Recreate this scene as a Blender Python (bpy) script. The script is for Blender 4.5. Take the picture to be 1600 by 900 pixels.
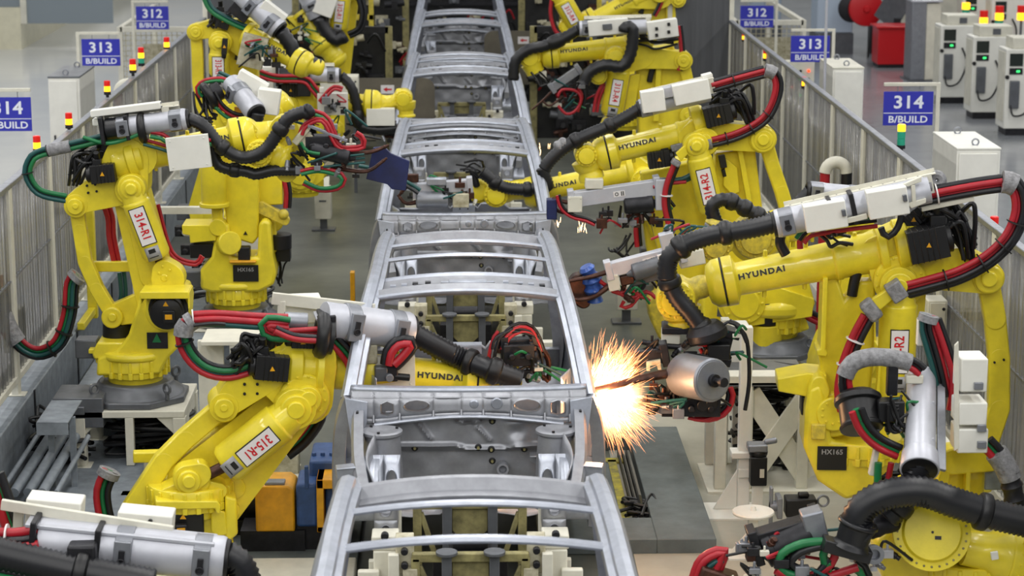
import bpy, math, random
from mathutils import Vector, Matrix
random.seed(7)
for o in list(bpy.data.objects): bpy.data.objects.remove(o)
V = Vector
SC = bpy.context.scene; COL = SC.collection
# ---------------------------------------------------------------- camera
FPX = 3500.0; PITCH = math.atan(753/FPX); YAW = math.atan(88/FPX*math.cos(PITCH))
CAM = V((-0.06, 0, 4.67))
fwd = V((math.sin(YAW)*math.cos(PITCH), math.cos(YAW)*math.cos(PITCH), -math.sin(PITCH)))
rgt = V((math.cos(YAW), -math.sin(YAW), 0)); upv = rgt.cross(fwd)
cd = bpy.data.cameras.new('camera'); cam = bpy.data.objects.new('camera', cd); COL.objects.link(cam)
cam.matrix_world = Matrix.Translation(CAM) @ Matrix((rgt, upv, -fwd)).transposed().to_4x4()
cd.sensor_width = 36; cd.lens = FPX/1600*36; cd.clip_end = 300; cd.clip_start = .1
cd.dof.use_dof = True; cd.dof.focus_distance = 14.6; cd.dof.aperture_fstop = 3.6
SC.camera = cam
# ---------------------------------------------------------------- world, lamps, exposure
SC.view_settings.view_transform = 'Standard'; SC.view_settings.look = 'None'
SC.view_settings.gamma = 1; SC.view_settings.use_curve_mapping = False
SC.view_settings.exposure = 0.0
w = bpy.data.worlds.new('world'); SC.world = w; w.use_nodes = True
w.node_tree.nodes['Background'].inputs[0].default_value = (.80, .84, .90, 1)
w.node_tree.nodes['Background'].inputs[1].default_value = .33
def area(x, y, z, sx, sy, e, col=(1, .98, .95), rot=(0, 0, 0)):
    l = bpy.data.lights.new('ceiling_lamp', 'AREA'); l.shape = 'RECTANGLE'; l.size = sx; l.size_y = sy
    l.energy = e; l.color = col
    o = bpy.data.objects.new('ceiling_lamp', l); o.location = (x, y, z); o.rotation_euler = rot; COL.objects.link(o)
for lx in (-9.5, -4.6, 0, 4.6, 9.5):
    for ly in (4, 14, 24, 36, 50):
        area(lx, ly, 8.6, .5, 8, (225 if ly < 20 else 150 if ly < 30 else 70) if abs(lx) < 5 else 330)
for lx in (-6, 0, 6): area(lx, -5, 8.6, .5, 9, 420)
# pixel of the 1600x900 frame -> a point of the place on a given plane
def ray(px, py): return (fwd*FPX + rgt*(px-800) - upv*(py-450)).normalized()
def PY(px, py, Y): d = ray(px, py); return CAM + d*((Y-CAM.y)/d.y)
def PZ(px, py, z): d = ray(px, py); return CAM + d*((z-CAM.z)/d.z)
def PX(px, py, X): d = ray(px, py); return CAM + d*((X-CAM.x)/d.x)
# ---------------------------------------------------------------- materials
def lin(c):
    return tuple(((x/255)/12.92 if x/255 <= .04045 else ((x/255+.055)/1.055)**2.4) for x in c)
def mat(name, c, rough=.5, metal=0, emit=0, noise=0, nscale=6, alpha=1, coat=0, bump=0, bscale=40, stretch=None, c2=None, ior=None):
    m = bpy.data.materials.new(name); m.use_nodes = True
    nt = m.node_tree; b = nt.nodes['Principled BSDF']; L = nt.links.new
    col = (*lin(c), 1)
    b.inputs['Base Color'].default_value = col; b.inputs['Roughness'].default_value = rough
    b.inputs['Metallic'].default_value = metal; b.inputs['Alpha'].default_value = alpha
    b.inputs['Coat Weight'].default_value = coat
    if emit:
        b.inputs['Emission Color'].default_value = col; b.inputs['Emission Strength'].default_value = emit
    tc = nt.nodes.new('ShaderNodeTexCoord')
    src = tc.outputs['Object']
    if stretch:
        mp = nt.nodes.new('ShaderNodeMapping'); mp.inputs['Scale'].default_value = stretch
        L(src, mp.inputs[0]); src = mp.outputs[0]
    if noise:
        n = nt.nodes.new('ShaderNodeTexNoise'); n.inputs['Scale'].default_value = nscale; n.inputs['Detail'].default_value = 7
        n.inputs['Roughness'].default_value = .62
        L(src, n.inputs['Vector'])
        r = nt.nodes.new('ShaderNodeValToRGB'); r.color_ramp.elements[0].position = .33; r.color_ramp.elements[1].position = .68
        d = c2 if c2 else tuple(x*(1-noise) for x in c)
        r.color_ramp.elements[0].color = (*lin(d), 1); r.color_ramp.elements[1].color = col
        L(n.outputs[0], r.inputs[0]); L(r.outputs[0], b.inputs['Base Color'])
        mr = nt.nodes.new('ShaderNodeMapRange'); mr.inputs[3].default_value = min(1, rough+.12); mr.inputs[4].default_value = max(.02, rough-.08)
        L(n.outputs[0], mr.inputs[0]); L(mr.outputs[0], b.inputs['Roughness'])
    if bump:
        n2 = nt.nodes.new('ShaderNodeTexNoise'); n2.inputs['Scale'].default_value = bscale; n2.inputs['Detail'].default_value = 4
        L(src, n2.inputs['Vector'])
        bp = nt.nodes.new('ShaderNodeBump'); bp.inputs['Strength'].default_value = bump; bp.inputs['Distance'].default_value = .01
        L(n2.outputs[0], bp.inputs['Height']); L(bp.outputs[0], b.inputs['Normal'])
    return m
M = {}
M['yellow'] = mat('robot_yellow', (240, 220, 48), .36, noise=.10, nscale=5, coat=.25, bump=.06, bscale=90)
M['yellow_old'] = mat('worn_yellow', (224, 202, 60), .45, noise=.3, nscale=22, c2=(168, 152, 62))
M['orange'] = mat('orange_paint', (236, 170, 20), .4, noise=.15, nscale=10)
M['blue'] = mat('blue_paint', (52, 86, 142), .45, noise=.2, nscale=12)
M['cream'] = mat('cream_paint', (222, 219, 203), .5, noise=.08, nscale=6)
M['cream_dirty'] = mat('worn_cream_paint', (205, 200, 176), .55, noise=.3, nscale=14, c2=(150, 142, 112))
M['white'] = mat('white_box', (232, 231, 222), .42, noise=.04, nscale=6)
M['steel'] = mat('galvanised_sheet', (166, 168, 174), .42, metal=.55, noise=.12, nscale=9, bump=.05, bscale=14)
M['steel_lt'] = mat('bright_galvanised_sheet', (182, 187, 198), .36, metal=.7, noise=.10, nscale=12, bump=.04, bscale=30)
M['silver'] = mat('aluminium_tube', (196, 198, 206), .42, metal=.35, noise=.06, nscale=8)
M['alu'] = mat('grey_aluminium', (150, 153, 160), .38, metal=.6, noise=.1, nscale=12)
M['iron'] = mat('grey_cast_iron', (104, 107, 112), .38, metal=.3, noise=.15, nscale=7)
M['dark'] = mat('dark_metal', (48, 48, 52), .42, metal=.5, noise=.3, nscale=14)
M['black'] = mat('black_plastic', (15, 15, 17), .42)
M['hose'] = mat('black_corrugated_hose', (25, 26, 30), .36, noise=.15, nscale=10)
M['red'] = mat('red_hose', (178, 28, 42), .4, noise=.12, nscale=9)
M['green'] = mat('green_hose', (22, 118, 66), .4, noise=.12, nscale=9)
M['teal'] = mat('dark_green_hose', (24, 78, 76), .4)
M['tape'] = mat('grey_tape', (150, 150, 152), .5, noise=.3, nscale=30, bump=.5, bscale=60)
M['platewhite'] = mat('plate_white', (226, 222, 220), .4)
M['platered'] = mat('plate_red', (200, 26, 38), .45)
M['ink'] = mat('black_ink', (18, 18, 16), .5)
M['inkgrey'] = mat('grey_ink', (150, 150, 150), .5)
M['signblue'] = mat('sign_blue', (46, 50, 172), .4)
M['signwhite'] = mat('sign_white', (232, 236, 246), .5)
M['gear'] = mat('duct_grey', (140, 148, 156), .5, metal=.15, noise=.18, nscale=9)
M['pitgrey'] = mat('pit_grey', (104, 112, 112), .6, noise=.2, nscale=4)
M['linegold'] = mat('yellow_marking', (190, 176, 40), .6, noise=.35, nscale=18, c2=(120, 116, 70))
M['copper'] = mat('dark_copper', (92, 60, 48), .4, metal=.6, noise=.4, nscale=20)
M['bluebag'] = mat('blue_vinyl', (62, 110, 200), .3, noise=.3, nscale=8, c2=(28, 44, 110))
M['bluedark'] = mat('dark_blue_shield', (34, 44, 96), .4, noise=.25, nscale=8)
M['redpaint'] = mat('red_paint', (190, 22, 30), .35)
M['olive'] = mat('olive_fixture', (158, 150, 100), .55, noise=.3, nscale=14, c2=(112, 106, 70))
M['lamp_red'] = mat('lamp_red', (200, 24, 18), .3, emit=.35)
M['lamp_amber'] = mat('lamp_amber', (255, 176, 30), .3, emit=2.6)
M['lamp_green'] = mat('lamp_green', (40, 150, 120), .3, emit=.12)
M['led_green'] = mat('led_green', (60, 230, 120), .3, emit=1.5)
M['led_red'] = mat('led_red', (255, 70, 20), .3, emit=2)
M['glow'] = mat('molten', (255, 214, 130), .3, emit=30)
M['spark'] = mat('spark', (255, 178, 122), .3, emit=2.0)
M['spark2'] = mat('bright_spark', (255, 206, 150), .3, emit=8)
M['floor_cream'] = mat('pale_floor_paint', (176, 173, 158), .5, noise=.14, nscale=1.1)
M['screen'] = mat('dark_display', (30, 38, 34), .2)
M['paleblue'] = mat('pale_blue_wall', (176, 190, 206), .5)
# ---------------------------------------------------------------- mesh builder
def smoothpts(pts, k=8):
    P = [V(p) for p in pts]
    if len(P) < 3: return P
    out = []
    for i in range(len(P)-1):
        p0 = P[max(i-1, 0)]; p1 = P[i]; p2 = P[i+1]; p3 = P[min(i+2, len(P)-1)]
        for j in range(k):
            t = j/k
            out.append(.5*((2*p1)+(p2-p0)*t+(2*p0-5*p1+4*p2-p3)*t*t+(-p0+3*p1-3*p2+p3)*t**3))
    out.append(P[-1]); return out
def resample(pts, step):
    L = [0]
    for a, b in zip(pts, pts[1:]): L.append(L[-1]+(b-a).length)
    n = max(2, int(L[-1]/step)); out = []; j = 0
    for i in range(n+1):
        s = L[-1]*i/n
        while j < len(L)-2 and L[j+1] < s: j += 1
        d = L[j+1]-L[j]; t = (s-L[j])/d if d > 1e-9 else 0
        out.append(pts[j].lerp(pts[j+1], t))
    return out
def basis(d):
    d = d.normalized(); a = V((0, 0, 1)) if abs(d.z) < .9 else V((0, 1, 0))
    x = a.cross(d).normalized(); y = d.cross(x); return x, y
def hull2(pts):
    pts = sorted(set((round(a, 5), round(b, 5)) for a, b in pts))
    def half(ps):
        h = []
        for p in ps:
            while len(h) > 1 and (h[-1][0]-h[-2][0])*(p[1]-h[-2][1])-(h[-1][1]-h[-2][1])*(p[0]-h[-2][0]) <= 0: h.pop()
            h.append(p)
        return h
    return half(pts)[:-1]+half(pts[::-1])[:-1]
WO = {}
class MB:
    def __init__(s): s.v = []; s.f = []; s.m = []
    def add(s, vs, fs, mi=0):
        b = len(s.v); s.v += [V(v) for v in vs]
        for f in fs: s.f.append([b+i for i in f]); s.m.append(mi)
        return s
    def box(s, c, sz, ax=None, mi=0):
        c = V(c); X, Y, Z = ax if ax else (V((1, 0, 0)), V((0, 1, 0)), V((0, 0, 1)))
        vs = [c+X*(sz[0]/2*i)+Y*(sz[1]/2*j)+Z*(sz[2]/2*k) for i in (-1, 1) for j in (-1, 1) for k in (-1, 1)]
        return s.add(vs, [(0, 1, 3, 2), (4, 6, 7, 5), (0, 4, 5, 1), (2, 3, 7, 6), (0, 2, 6, 4), (1, 5, 7, 3)], mi)
    def bx(s, x0, x1, y0, y1, z0, z1, mi=0):
        return s.box(((x0+x1)/2, (y0+y1)/2, (z0+z1)/2), (abs(x1-x0), abs(y1-y0), abs(z1-z0)), None, mi)
    def beam(s, p0, p1, w, h, up=(0, 0, 1), w1=None, h1=None, mi=0):
        p0 = V(p0); p1 = V(p1); d = (p1-p0).normalized(); up = V(up)
        if abs(d.dot(up)) > .98: up = V((0, 1, 0))
        x = d.cross(up).normalized(); y = x.cross(d)
        w1 = w if w1 is None else w1; h1 = h if h1 is None else h1
        vs = [p+x*(a*ww/2)+y*(b*hh/2) for p, ww, hh in ((p0, w, h), (p1, w1, h1)) for a, b in ((-1, -1), (1, -1), (1, 1), (-1, 1))]
        return s.add(vs, [(0, 3, 2, 1), (4, 5, 6, 7), (0, 1, 5, 4), (1, 2, 6, 5), (2, 3, 7, 6), (3, 0, 4, 7)], mi)
    def lathe(s, p0, d, prof, n=24, mi=0, caps=True):
        p0 = V(p0); d = V(d).normalized(); x, y = basis(d); vs = []; fs = []
        for t, r in prof:
            for i in range(n):
                a = 2*math.pi*i/n; vs.append(p0+d*t+x*(r*math.cos(a))+y*(r*math.sin(a)))
        for k in range(len(prof)-1):
            for i in range(n):
                j = (i+1) % n; fs.append((k*n+i, k*n+j, (k+1)*n+j, (k+1)*n+i))
        if caps: fs.append(tuple(range(n))[::-1]); fs.append(tuple((len(prof)-1)*n+i for i in range(n)))
        return s.add(vs, fs, mi)
    def cyl(s, p0, p1, r0, r1=None, n=20, mi=0):
        p0 = V(p0); p1 = V(p1)
        return s.lathe(p0, p1-p0, [(0, r0), ((p1-p0).length, r0 if r1 is None else r1)], n, mi)
    def tube(s, pts, r, n=8, mi=0, flat=1):
        pts = [V(p) for p in pts]; N = len(pts); vs = []; fs = []
        x, y = basis(pts[1]-pts[0])
        for i, p in enumerate(pts):
            d = (pts[min(i+1, N-1)]-pts[max(i-1, 0)]).normalized()
            x = (x-d*x.dot(d)).normalized(); y = d.cross(x)
            rr = r[i] if isinstance(r, (list, tuple)) else r
            for k in range(n):
                a = 2*math.pi*k/n; vs.append(p+x*(rr*math.cos(a))+y*(rr*math.sin(a)*flat))
        for i in range(N-1):
            for k in range(n):
                j = (k+1) % n; fs.append((i*n+k, i*n+j, (i+1)*n+j, (i+1)*n+k))
        fs.append(tuple(range(n))[::-1]); fs.append(tuple((N-1)*n+k for k in range(n)))
        return s.add(vs, fs, mi)
    def prism(s, pts, vec, mi=0):
        pts = [V(p) for p in pts]; vec = V(vec); n = len(pts)
        fs = [tuple(range(n)), tuple(range(2*n-1, n-1, -1))]+[(i, i+n, (i+1) % n+n, (i+1) % n) for i in range(n)]
        return s.add(pts+[p+vec for p in pts], fs, mi)
    def sphere(s, c, r, n=16, mi=0, sq=(1, 1, 1)):
        vs = []; fs = []; c = V(c); m = n//2
        for j in range(1, m):
            t = math.pi*j/m
            for i in range(n):
                a = 2*math.pi*i/n; vs.append(c+V((r*sq[0]*math.sin(t)*math.cos(a), r*sq[1]*math.sin(t)*math.sin(a), r*sq[2]*math.cos(t))))
        for j in range(m-2):
            for i in range(n): k = (i+1) % n; fs.append((j*n+i, (j+1)*n+i, (j+1)*n+k, j*n+k))
        fs.append(tuple(range(n))); fs.append(tuple((m-2)*n+i for i in range(n))[::-1])
        return s.add(vs, fs, mi)
    def grid(s, rows, mi=0):
        n = len(rows[0]); vs = [p for r in rows for p in r]
        return s.add(vs, [(i*n+j, i*n+j+1, (i+1)*n+j+1, (i+1)*n+j) for i in range(len(rows)-1) for j in range(n-1)], mi)
    def torus(s, c, ax, R, r, n=24, m=8, mi=0):
        c = V(c); x, y = basis(V(ax)); pts = [c+x*(R*math.cos(2*math.pi*i/n))+y*(R*math.sin(2*math.pi*i/n)) for i in range(n)]
        z = V(ax).normalized(); vs = []; fs = []
        for i, p in enumerate(pts):
            o = (p-c).normalized()
            for k in range(m):
                a = 2*math.pi*k/m; vs.append(p+o*(r*math.cos(a))+z*(r*math.sin(a)))
        for i in range(n):
            for k in range(m):
                i2 = (i+1) % n; k2 = (k+1) % m; fs.append((i*m+k, i2*m+k, i2*m+k2, i*m+k2))
        return s.add(vs, fs, mi)
    def build(s, name, mats, parent=None, bevel=0, ang=38, loc=None, thick=0, label=None):
        me = bpy.data.meshes.new(name)
        org = WO[parent.name] if parent else V(loc) if loc is not None else V((0, 0, 0))
        me.from_pydata([v-org for v in s.v], [], s.f); me.validate()
        if not isinstance(mats, (list, tuple)): mats = [mats]
        for m in mats: me.materials.append(M[m])
        if len(mats) > 1 and len(me.polygons) == len(s.m): me.polygons.foreach_set('material_index', s.m)
        me.polygons.foreach_set('use_smooth', [True]*len(me.polygons)); me.set_sharp_from_angle(angle=math.radians(ang))
        o = bpy.data.objects.new(name, me); COL.objects.link(o)
        if parent: o.parent = parent
        elif loc is not None: o.location = loc
        WO[o.name] = org.copy()
        if thick:
            md = o.modifiers.new('solid', 'SOLIDIFY'); md.thickness = thick; md.offset = 0
        if bevel:
            md = o.modifiers.new('bevel', 'BEVEL'); md.width = bevel; md.segments = 2; md.limit_method = 'ANGLE'; md.angle_limit = math.radians(40)
        if label: o['label'] = label
        return o
def tag(o, label, cat, group=None, kind=None):
    if kind: o['kind'] = kind
    if label: o['label'] = label
    if cat: o['category'] = cat
    if group: o['group'] = group
    return o
def thing(name, loc, label, cat, group=None):
    o = bpy.data.objects.new(name, None); COL.objects.link(o); o.location = loc; WO[o.name] = V(loc)
    o.empty_display_size = .1
    return tag(o, label, cat, group)
def struct(o): o['kind'] = 'structure'; return o
def copy_tree(o, parent=None):
    c = o.copy(); COL.objects.link(c)
    if parent: c.parent = parent
    for ch in list(o.children): copy_tree(ch, c)
    return c
TXT = {}
def textgeo(s, size=1.0):
    if s not in TXT:
        cu = bpy.data.curves.new('t', 'FONT'); cu.body = s; cu.align_x = 'CENTER'; cu.align_y = 'CENTER'; cu.resolution_u = 3; cu.offset = .04 if s == 'HYUNDAI' else .022; cu.space_character = 1.22 if s == 'HYUNDAI' else 1.04
        ob = bpy.data.objects.new('t', cu); COL.objects.link(ob); dg = bpy.context.evaluated_depsgraph_get()
        me = bpy.data.meshes.new_from_object(ob.evaluated_get(dg))
        TXT[s] = ([tuple(v.co) for v in me.vertices], [tuple(p.vertices) for p in me.polygons])
        bpy.data.objects.remove(ob); bpy.data.meshes.remove(me); bpy.data.curves.remove(cu)
    return TXT[s]
def addtext(mb, s, c, X, Y, size, mi=0, stretch=1.0):
    vs, fs = textgeo(s); c = V(c)
    mb.add([c+X*(v[0]*size*stretch)+Y*(v[1]*size) for v in vs], fs, mi)
def wraptext(mb, s, c, axis, axp, rad, size, stretch=1.15, out=None, mi=0):
    # lettering laid round a tube: c on the axis, 'out' the side it faces
    axis = V(axis).normalized(); out = (V(out)-axis*V(out).dot(axis)).normalized(); upd = out.cross(axis)
    vs, fs = textgeo(s); o = []
    for v in vs:
        t = v[0]*size*stretch; r = (rad(t) if callable(rad) else rad)+.002; a = v[1]*size/r
        o.append(V(c)+axis*t+out*(r*math.cos(a))+upd*(r*math.sin(a)))
    mb.add(o, fs, mi)
# ================================================================ setting
def floor_mat(name, c, c2, rough, sc=1.2, stretch=None):
    return mat(name, c, rough, noise=.2, nscale=sc, c2=c2, bump=.05, bscale=9, stretch=stretch)
M['floor_cell'] = floor_mat('cell_concrete', (112, 114, 104), (74, 78, 72), .34, .9)
M['floor_out'] = floor_mat('light_epoxy', (222, 223, 222), (200, 203, 206), .12, .6)
M['floor_right'] = floor_mat('grey_epoxy', (150, 152, 156), (118, 122, 126), .16, .6)
def pane_mat():
    m = mat('clear_sheet', (158, 156, 148), .20, noise=.5, nscale=2.2, stretch=(5, 5, .12), c2=(66, 64, 62), alpha=.60)  # vertical streaks in the colour stand for reflections and wire mesh
    return m
M['pane'] = pane_mat()
M['darkpanel'] = mat('dark_grey_panel', (86, 88, 92), .5, noise=.25, nscale=1.5, stretch=(6, 6, .3))
M['window'] = mat('window_glass', (132, 142, 148), .1)
struct(MB().bx(-3.9, 3.9, 4, 60, -.1, 0).build('floor', 'floor_cell'))
struct(MB().bx(-30, -3.9, 4, 75, -.1, 0).build('floor', 'floor_out'))
struct(MB().bx(3.9, 30, 4, 75, -.1, 0).build('floor', 'floor_right'))
struct(MB().bx(-3.9, 3.9, 60, 75, -.1, 0).build('floor', 'floor_out'))
struct(MB().bx(-30, 30, 75, 75.3, 0, 8).build('wall_back', 'white'))
# pale strip of painted floor beside the conveyor line, far left aisle marking
struct(MB().bx(-2.2, -.8, 9, 13.55, 0, .004).build("trim_1", "floor_cream"))
struct(MB().bx(1.05, 3.0, 9, 17.5, 0, .004).build('trim_2', 'floor_cream'))
# ---------------------------------------------------------------- fences
def fence(X, ys, z0, side, zt=2.0):
    n = len(ys)-1
    for i in range(n):
        ya, yb = ys[i], ys[i+1]
        lab = '%s safety fence bay of clear ribbed sheet, %s' % (side, ['nearest the camera', 'second from the camera', 'third from the camera', 'fourth from the camera', 'fifth from the camera', 'sixth from the camera', 'seventh from the camera', 'eighth from the camera', 'ninth from the camera', 'tenth from the camera', 'eleventh from the camera', 'twelfth and farthest'][i])
        t = thing('safety_fence', (X, (ya+yb)/2, 0), lab, 'fence', side+' safety fence bays')
        for y in (ya+.03, yb-.03):
            MB().bx(X-.025, X+.025, y-.025, y+.025, z0, zt-.01).bx(X-.07, X+.07, y-.028, y+.028, z0, z0+.012).build('post', 'cream', t, bevel=.004)
        MB().bx(X-.03, X+.03, ya, yb, zt-.02, zt+.02).build('top_rail', 'alu', t, bevel=.006)
        MB().bx(X-.025, X+.025, ya+.06, yb-.06, z0+.10, z0+.15).build('bottom_rail', 'cream', t, bevel=.004)
        # ribbed sheet
        rows = []
        k = 48
        for j in range(k+1):
            y = ya+.055+(yb-ya-.11)*j/k; dx = .008*math.sin(j*1.9)
            rows.append([V((X+dx, y, z0+.15)), V((X+dx, y, zt-.03))])
        MB().grid(rows).build('clear_sheet', 'pane', t, thick=.004)
        m = MB(); z = z0+.15+(1.8-z0)*.52; m.bx(X-.012, X+.012, ya+.055, yb-.055, z, z+.014)
        m.build('wire_rail', 'alu', t)
fy = [9.5+1.62*i for i in range(13)]
fence(-3.3, fy, .45, 'left')
fence(3.48, fy, .12, 'right', 1.95)
t = tag(MB().bx(-3.42, -3.2, 9.5, 28.9, 0, .45).build('cable_trunking', 'gear', loc=(-3.3, 19, 0), bevel=.01), 'long grey sheet metal cable trunking under the left safety fence', 'cable trunking')
for i in range(10):
    MB().bx(-3.2, -3.192, 10.4+1.9*i, 10.44+1.9*i, 0, .45).build('seam', 'dark', t)
t = tag(MB().bx(3.38, 3.58, 9.5, 28.9, 0, .12).build('fence_plinth', 'cream', loc=(3.52, 19, 0), bevel=.01), 'low cream plinth under the right safety fence', 'plinth')
# end panels across the cell
def endpanel(x0, x1, y, z1, lab):
    t = thing('end_panel', ((x0+x1)/2, y, 0), lab, 'panel')
    MB().bx(x0, x1, y, y+.04, .1, z1).build('sheet', 'darkpanel', t, bevel=.005)
    MB().bx(x0-.06, x0, y-.02, y+.06, 0, z1+.05).build('post', 'cream', t, bevel=.005)
    MB().bx(x1, x1+.06, y-.02, y+.06, 0, z1+.05).build('post', 'cream', t, bevel=.005)
endpanel(2.72, 3.46, 28.95, 2.6, 'dark grey sheet panel closing the far end of the right fence')
endpanel(-3.26, -2.5, 28.95, 2.6, 'dark grey sheet panel closing the far end of the left fence')
# ---------------------------------------------------------------- signs on hangers
def sign(num, tl, tr, bl, Y, side, lab):
    A = PY(*tl, Y); B = PY(*tr, Y); C_ = PY(*bl, Y); w = B.x-A.x; h = A.z-C_.z; c = V(((A.x+B.x)/2, Y, (A.z+C_.z)/2))
    px = B.x+.045 if side > 0 else A.x-.045
    t = thing('station_sign', (px, Y, 0), lab, 'sign', 'station number signs')
    MB().bx(px-.02, px+.02, Y-.02, Y+.02, 0, A.z+.09).bx(px-.09, px+.09, Y-.09, Y+.09, 0, .012).build('post', 'cream', t, bevel=.004)
    x2 = A.x if side > 0 else B.x
    MB().bx(min(px, x2), max(px, x2), Y-.018, Y+.018, A.z+.055, A.z+.09).build('hanger_arm', 'cream', t, bevel=.004)
    for f in (.28, .72): MB().cyl((A.x+w*f, Y, A.z), (A.x+w*f, Y, A.z+.06), .004, n=6).build('hook', 'alu', t)
    b = MB().box(c, (w, .012, h)).build('sign_board', 'signblue', t, bevel=.003)
    m = MB(); X = V((1, 0, 0)); Z = V((0, 0, 1)); yy = Y-.0075
    addtext(m, num, (c.x, yy, c.z+h*.17), X, Z, h*.52, stretch=1.12)
    addtext(m, 'B/BUILD', (c.x, yy, c.z-h*.33), X, Z, h*.28, stretch=1.12)
    m.box((c.x, yy, c.z-h*.135), (w*.985, .001, h*.022))
    m.build('lettering', 'signwhite', b)
sign('314', (1381, 143), (1459, 139), (1381, 196), 22.4, 1, 'blue 314 B/BUILD station sign right of the right fence, beside the tall cabinet')
sign('313', (1236, 56), (1297, 55), (1236, 97), 28.7, 1, 'blue 313 B/BUILD station sign beyond the right fence')
sign('312', (1157, 9), (1209, 8), (1157, 43), 33.9, 1, 'blue 312 B/BUILD station sign beyond the right fence, smallest of the right signs')
sign('314', (-26, 152), (48, 152), (-26, 205), 22.4, -1, 'blue 314 B/BUILD station sign cut by the left edge of the photo')
sign('313', (127, 61), (187, 60), (127, 103), 28.7, -1, 'blue 313 B/BUILD station sign beyond the left fence')
sign('312', (212, 10), (263, 9), (212, 46), 33.9, -1, 'blue 312 B/BUILD station sign beyond the left fence, smallest of the left signs')
# ---------------------------------------------------------------- signal lamps
def lamp(px, py, X, kinds, lab, h=.05, r=.029, big=1):
    top = PX(px, py, X); r *= big; h *= big
    n = len(kinds); z0 = top.z-h*n
    t = thing('signal_lamp', (top.x, top.y, 0 if abs(X) > 3.6 else min(z0, 2.04)), lab, 'signal lamp', 'stacked signal lamps')
    zl = 0 if abs(X) > 3.6 else min(z0-.02, 2.03)
    MB().cyl((top.x, top.y, zl), (top.x, top.y, z0), r*.5).lathe((top.x, top.y, z0-.03), (0, 0, 1), [(0, r*1.1), (.03, r*1.1)], 16).build('lamp_base', 'dark' if 'x' not in kinds else 'cream', t)
    nm = dict(r='lamp_red', a='lamp_amber', g='lamp_green')
    for i, k in enumerate(reversed(kinds)):
        MB().lathe((top.x, top.y, z0+h*i), (0, 0, 1), [(0, r), (h*.9, r), (h, r*.8)], 18).build(nm[k].replace('lamp_', '')+'_lens', nm[k], t)
lamp(57, 212, -3.3, 'ra', 'red and amber signal lamp on the left fence, nearest one there')
lamp(107, 176, -3.3, 'ra', 'red and amber signal lamp on the left fence in front of the grey-topped cabinet')
lamp(167, 126, -3.3, 'ra', 'red and amber signal lamp on the left fence just below the 313 sign')
lamp(207, 92, -3.3, 'ra', 'red and amber signal lamp on the left fence beside the taller three-colour lamp', big=1.1)
lamp(220, 74, -3.38, 'rag', 'tall red, amber and green signal lamp on the left fence below the 312 sign', big=1.1)
lamp(260, 58, -3.3, 'ra', 'red and amber signal lamp at the far end of the left fence', big=1.1)
lamp(1257, 120, 3.48, 'ra', 'red and amber signal lamp on the right fence below the 313 sign', big=.9)
lamp(1197, 76, 3.48, 'ra', 'red and amber signal lamp on the right fence between the 312 and 313 signs', big=1.1)
lamp(1163, 50, 3.48, 'ra', 'dim signal lamp at the far end of the right fence', big=.9)
lamp(1305, 163, 3.56, 'r', 'red signal lamp on the right fence in front of the white cabinet')
lamp(1409, 194, 3.75, 'agg', 'amber and green signal lamp under the right 314 sign', big=1.2)
lamp(1554, 338, 3.56, 'r', 'red signal lamp on the right fence by the foot of the tall white cabinet')
# ---------------------------------------------------------------- cabinets beside the fences
def cabinet(x0, x1, y0, y1, z1, topm, lab, eye=True):
    t = thing('control_cabinet', ((x0+x1)/2, (y0+y1)/2, 0), lab, 'cabinet', 'tall control cabinets beside the fences')
    MB().bx(x0, x1, y0, y1, .08, z1).build('body', 'white', t, bevel=.008)
    MB().bx(x0+.02, x1-.02, y0+.02, y1-.02, 0, .08).build('plinth', 'iron', t)
    MB().bx(x0-.005, x1+.005, y0-.005, y1+.005, z1, z1+.02).build('top_cover', topm, t, bevel=.005)
    MB().bx(x0+.02, x1-.03, y0-.018, y0, .12, z1-.03).build('door', 'white', t, bevel=.006)
    MB().bx(x0+.05, x0+.07, y0-.04, y0-.018, z1*.5, z1*.5+.14).build('handle', 'dark', t, bevel=.004)
    if eye:
        for yy in (y0+.15, y1-.15):
            MB().torus(((x0+x1)/2, yy, z1+.05), (0, 1, 0), .03, .008).build('lifting_eye', 'alu', t)
cabinet(4.5, 4.9, 20.15, 21.2, 1.6, 'white', 'tall white cabinet under the right 314 sign, largest on the right')
cabinet(4.43, 4.8, 26.6, 27.6, 1.6, 'cream', 'white cabinet beside the right 313 sign, partly behind a clear post')
cabinet(-4.78, -4.42, 25.9, 27.0, 1.6, 'iron', 'cream cabinet with dark grey top beyond the left fence')
# clear pipe post on the right fence
tag(MB().cyl((3.72, 22.9, 0), (3.72, 22.9, 4.2), .015).cyl((3.72, 22.9, 0), (3.72, 22.9, .02), .08).build('pipe_post', 'silver', loc=(3.72, 22.9, 0)), 'slim bare metal post standing by the right fence beside the 313 sign', 'post')
# pipe elbows seen through the fences
def elbow(px, py, Y, w, lab):
    c = PY(px, py, Y); m = MB()
    t = thing('duct_elbow', (c.x, Y, 0), lab, 'duct', 'cream duct elbows by the fences')
    pts = [c+V((w*math.cos(a), 0, w*math.sin(a))) for a in [math.pi*i/10 for i in range(11)]]
    MB().tube(pts, .055, 14).build('bend', 'cream', t)
    MB().tube([pts[0], V((pts[0].x, Y, 0))], .05, 12).build('dark_leg', 'hose', t)
    MB().tube([pts[-1], V((pts[-1].x, Y, 0))], .045, 12).build('red_leg', 'red', t)
elbow(1306, 270, 19.5, .095, 'cream duct elbow with dark leg inside the right fence')
elbow(200, 145, 23.6, .10, 'cream duct elbow inside the left fence above the silver hose housing')
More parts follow.
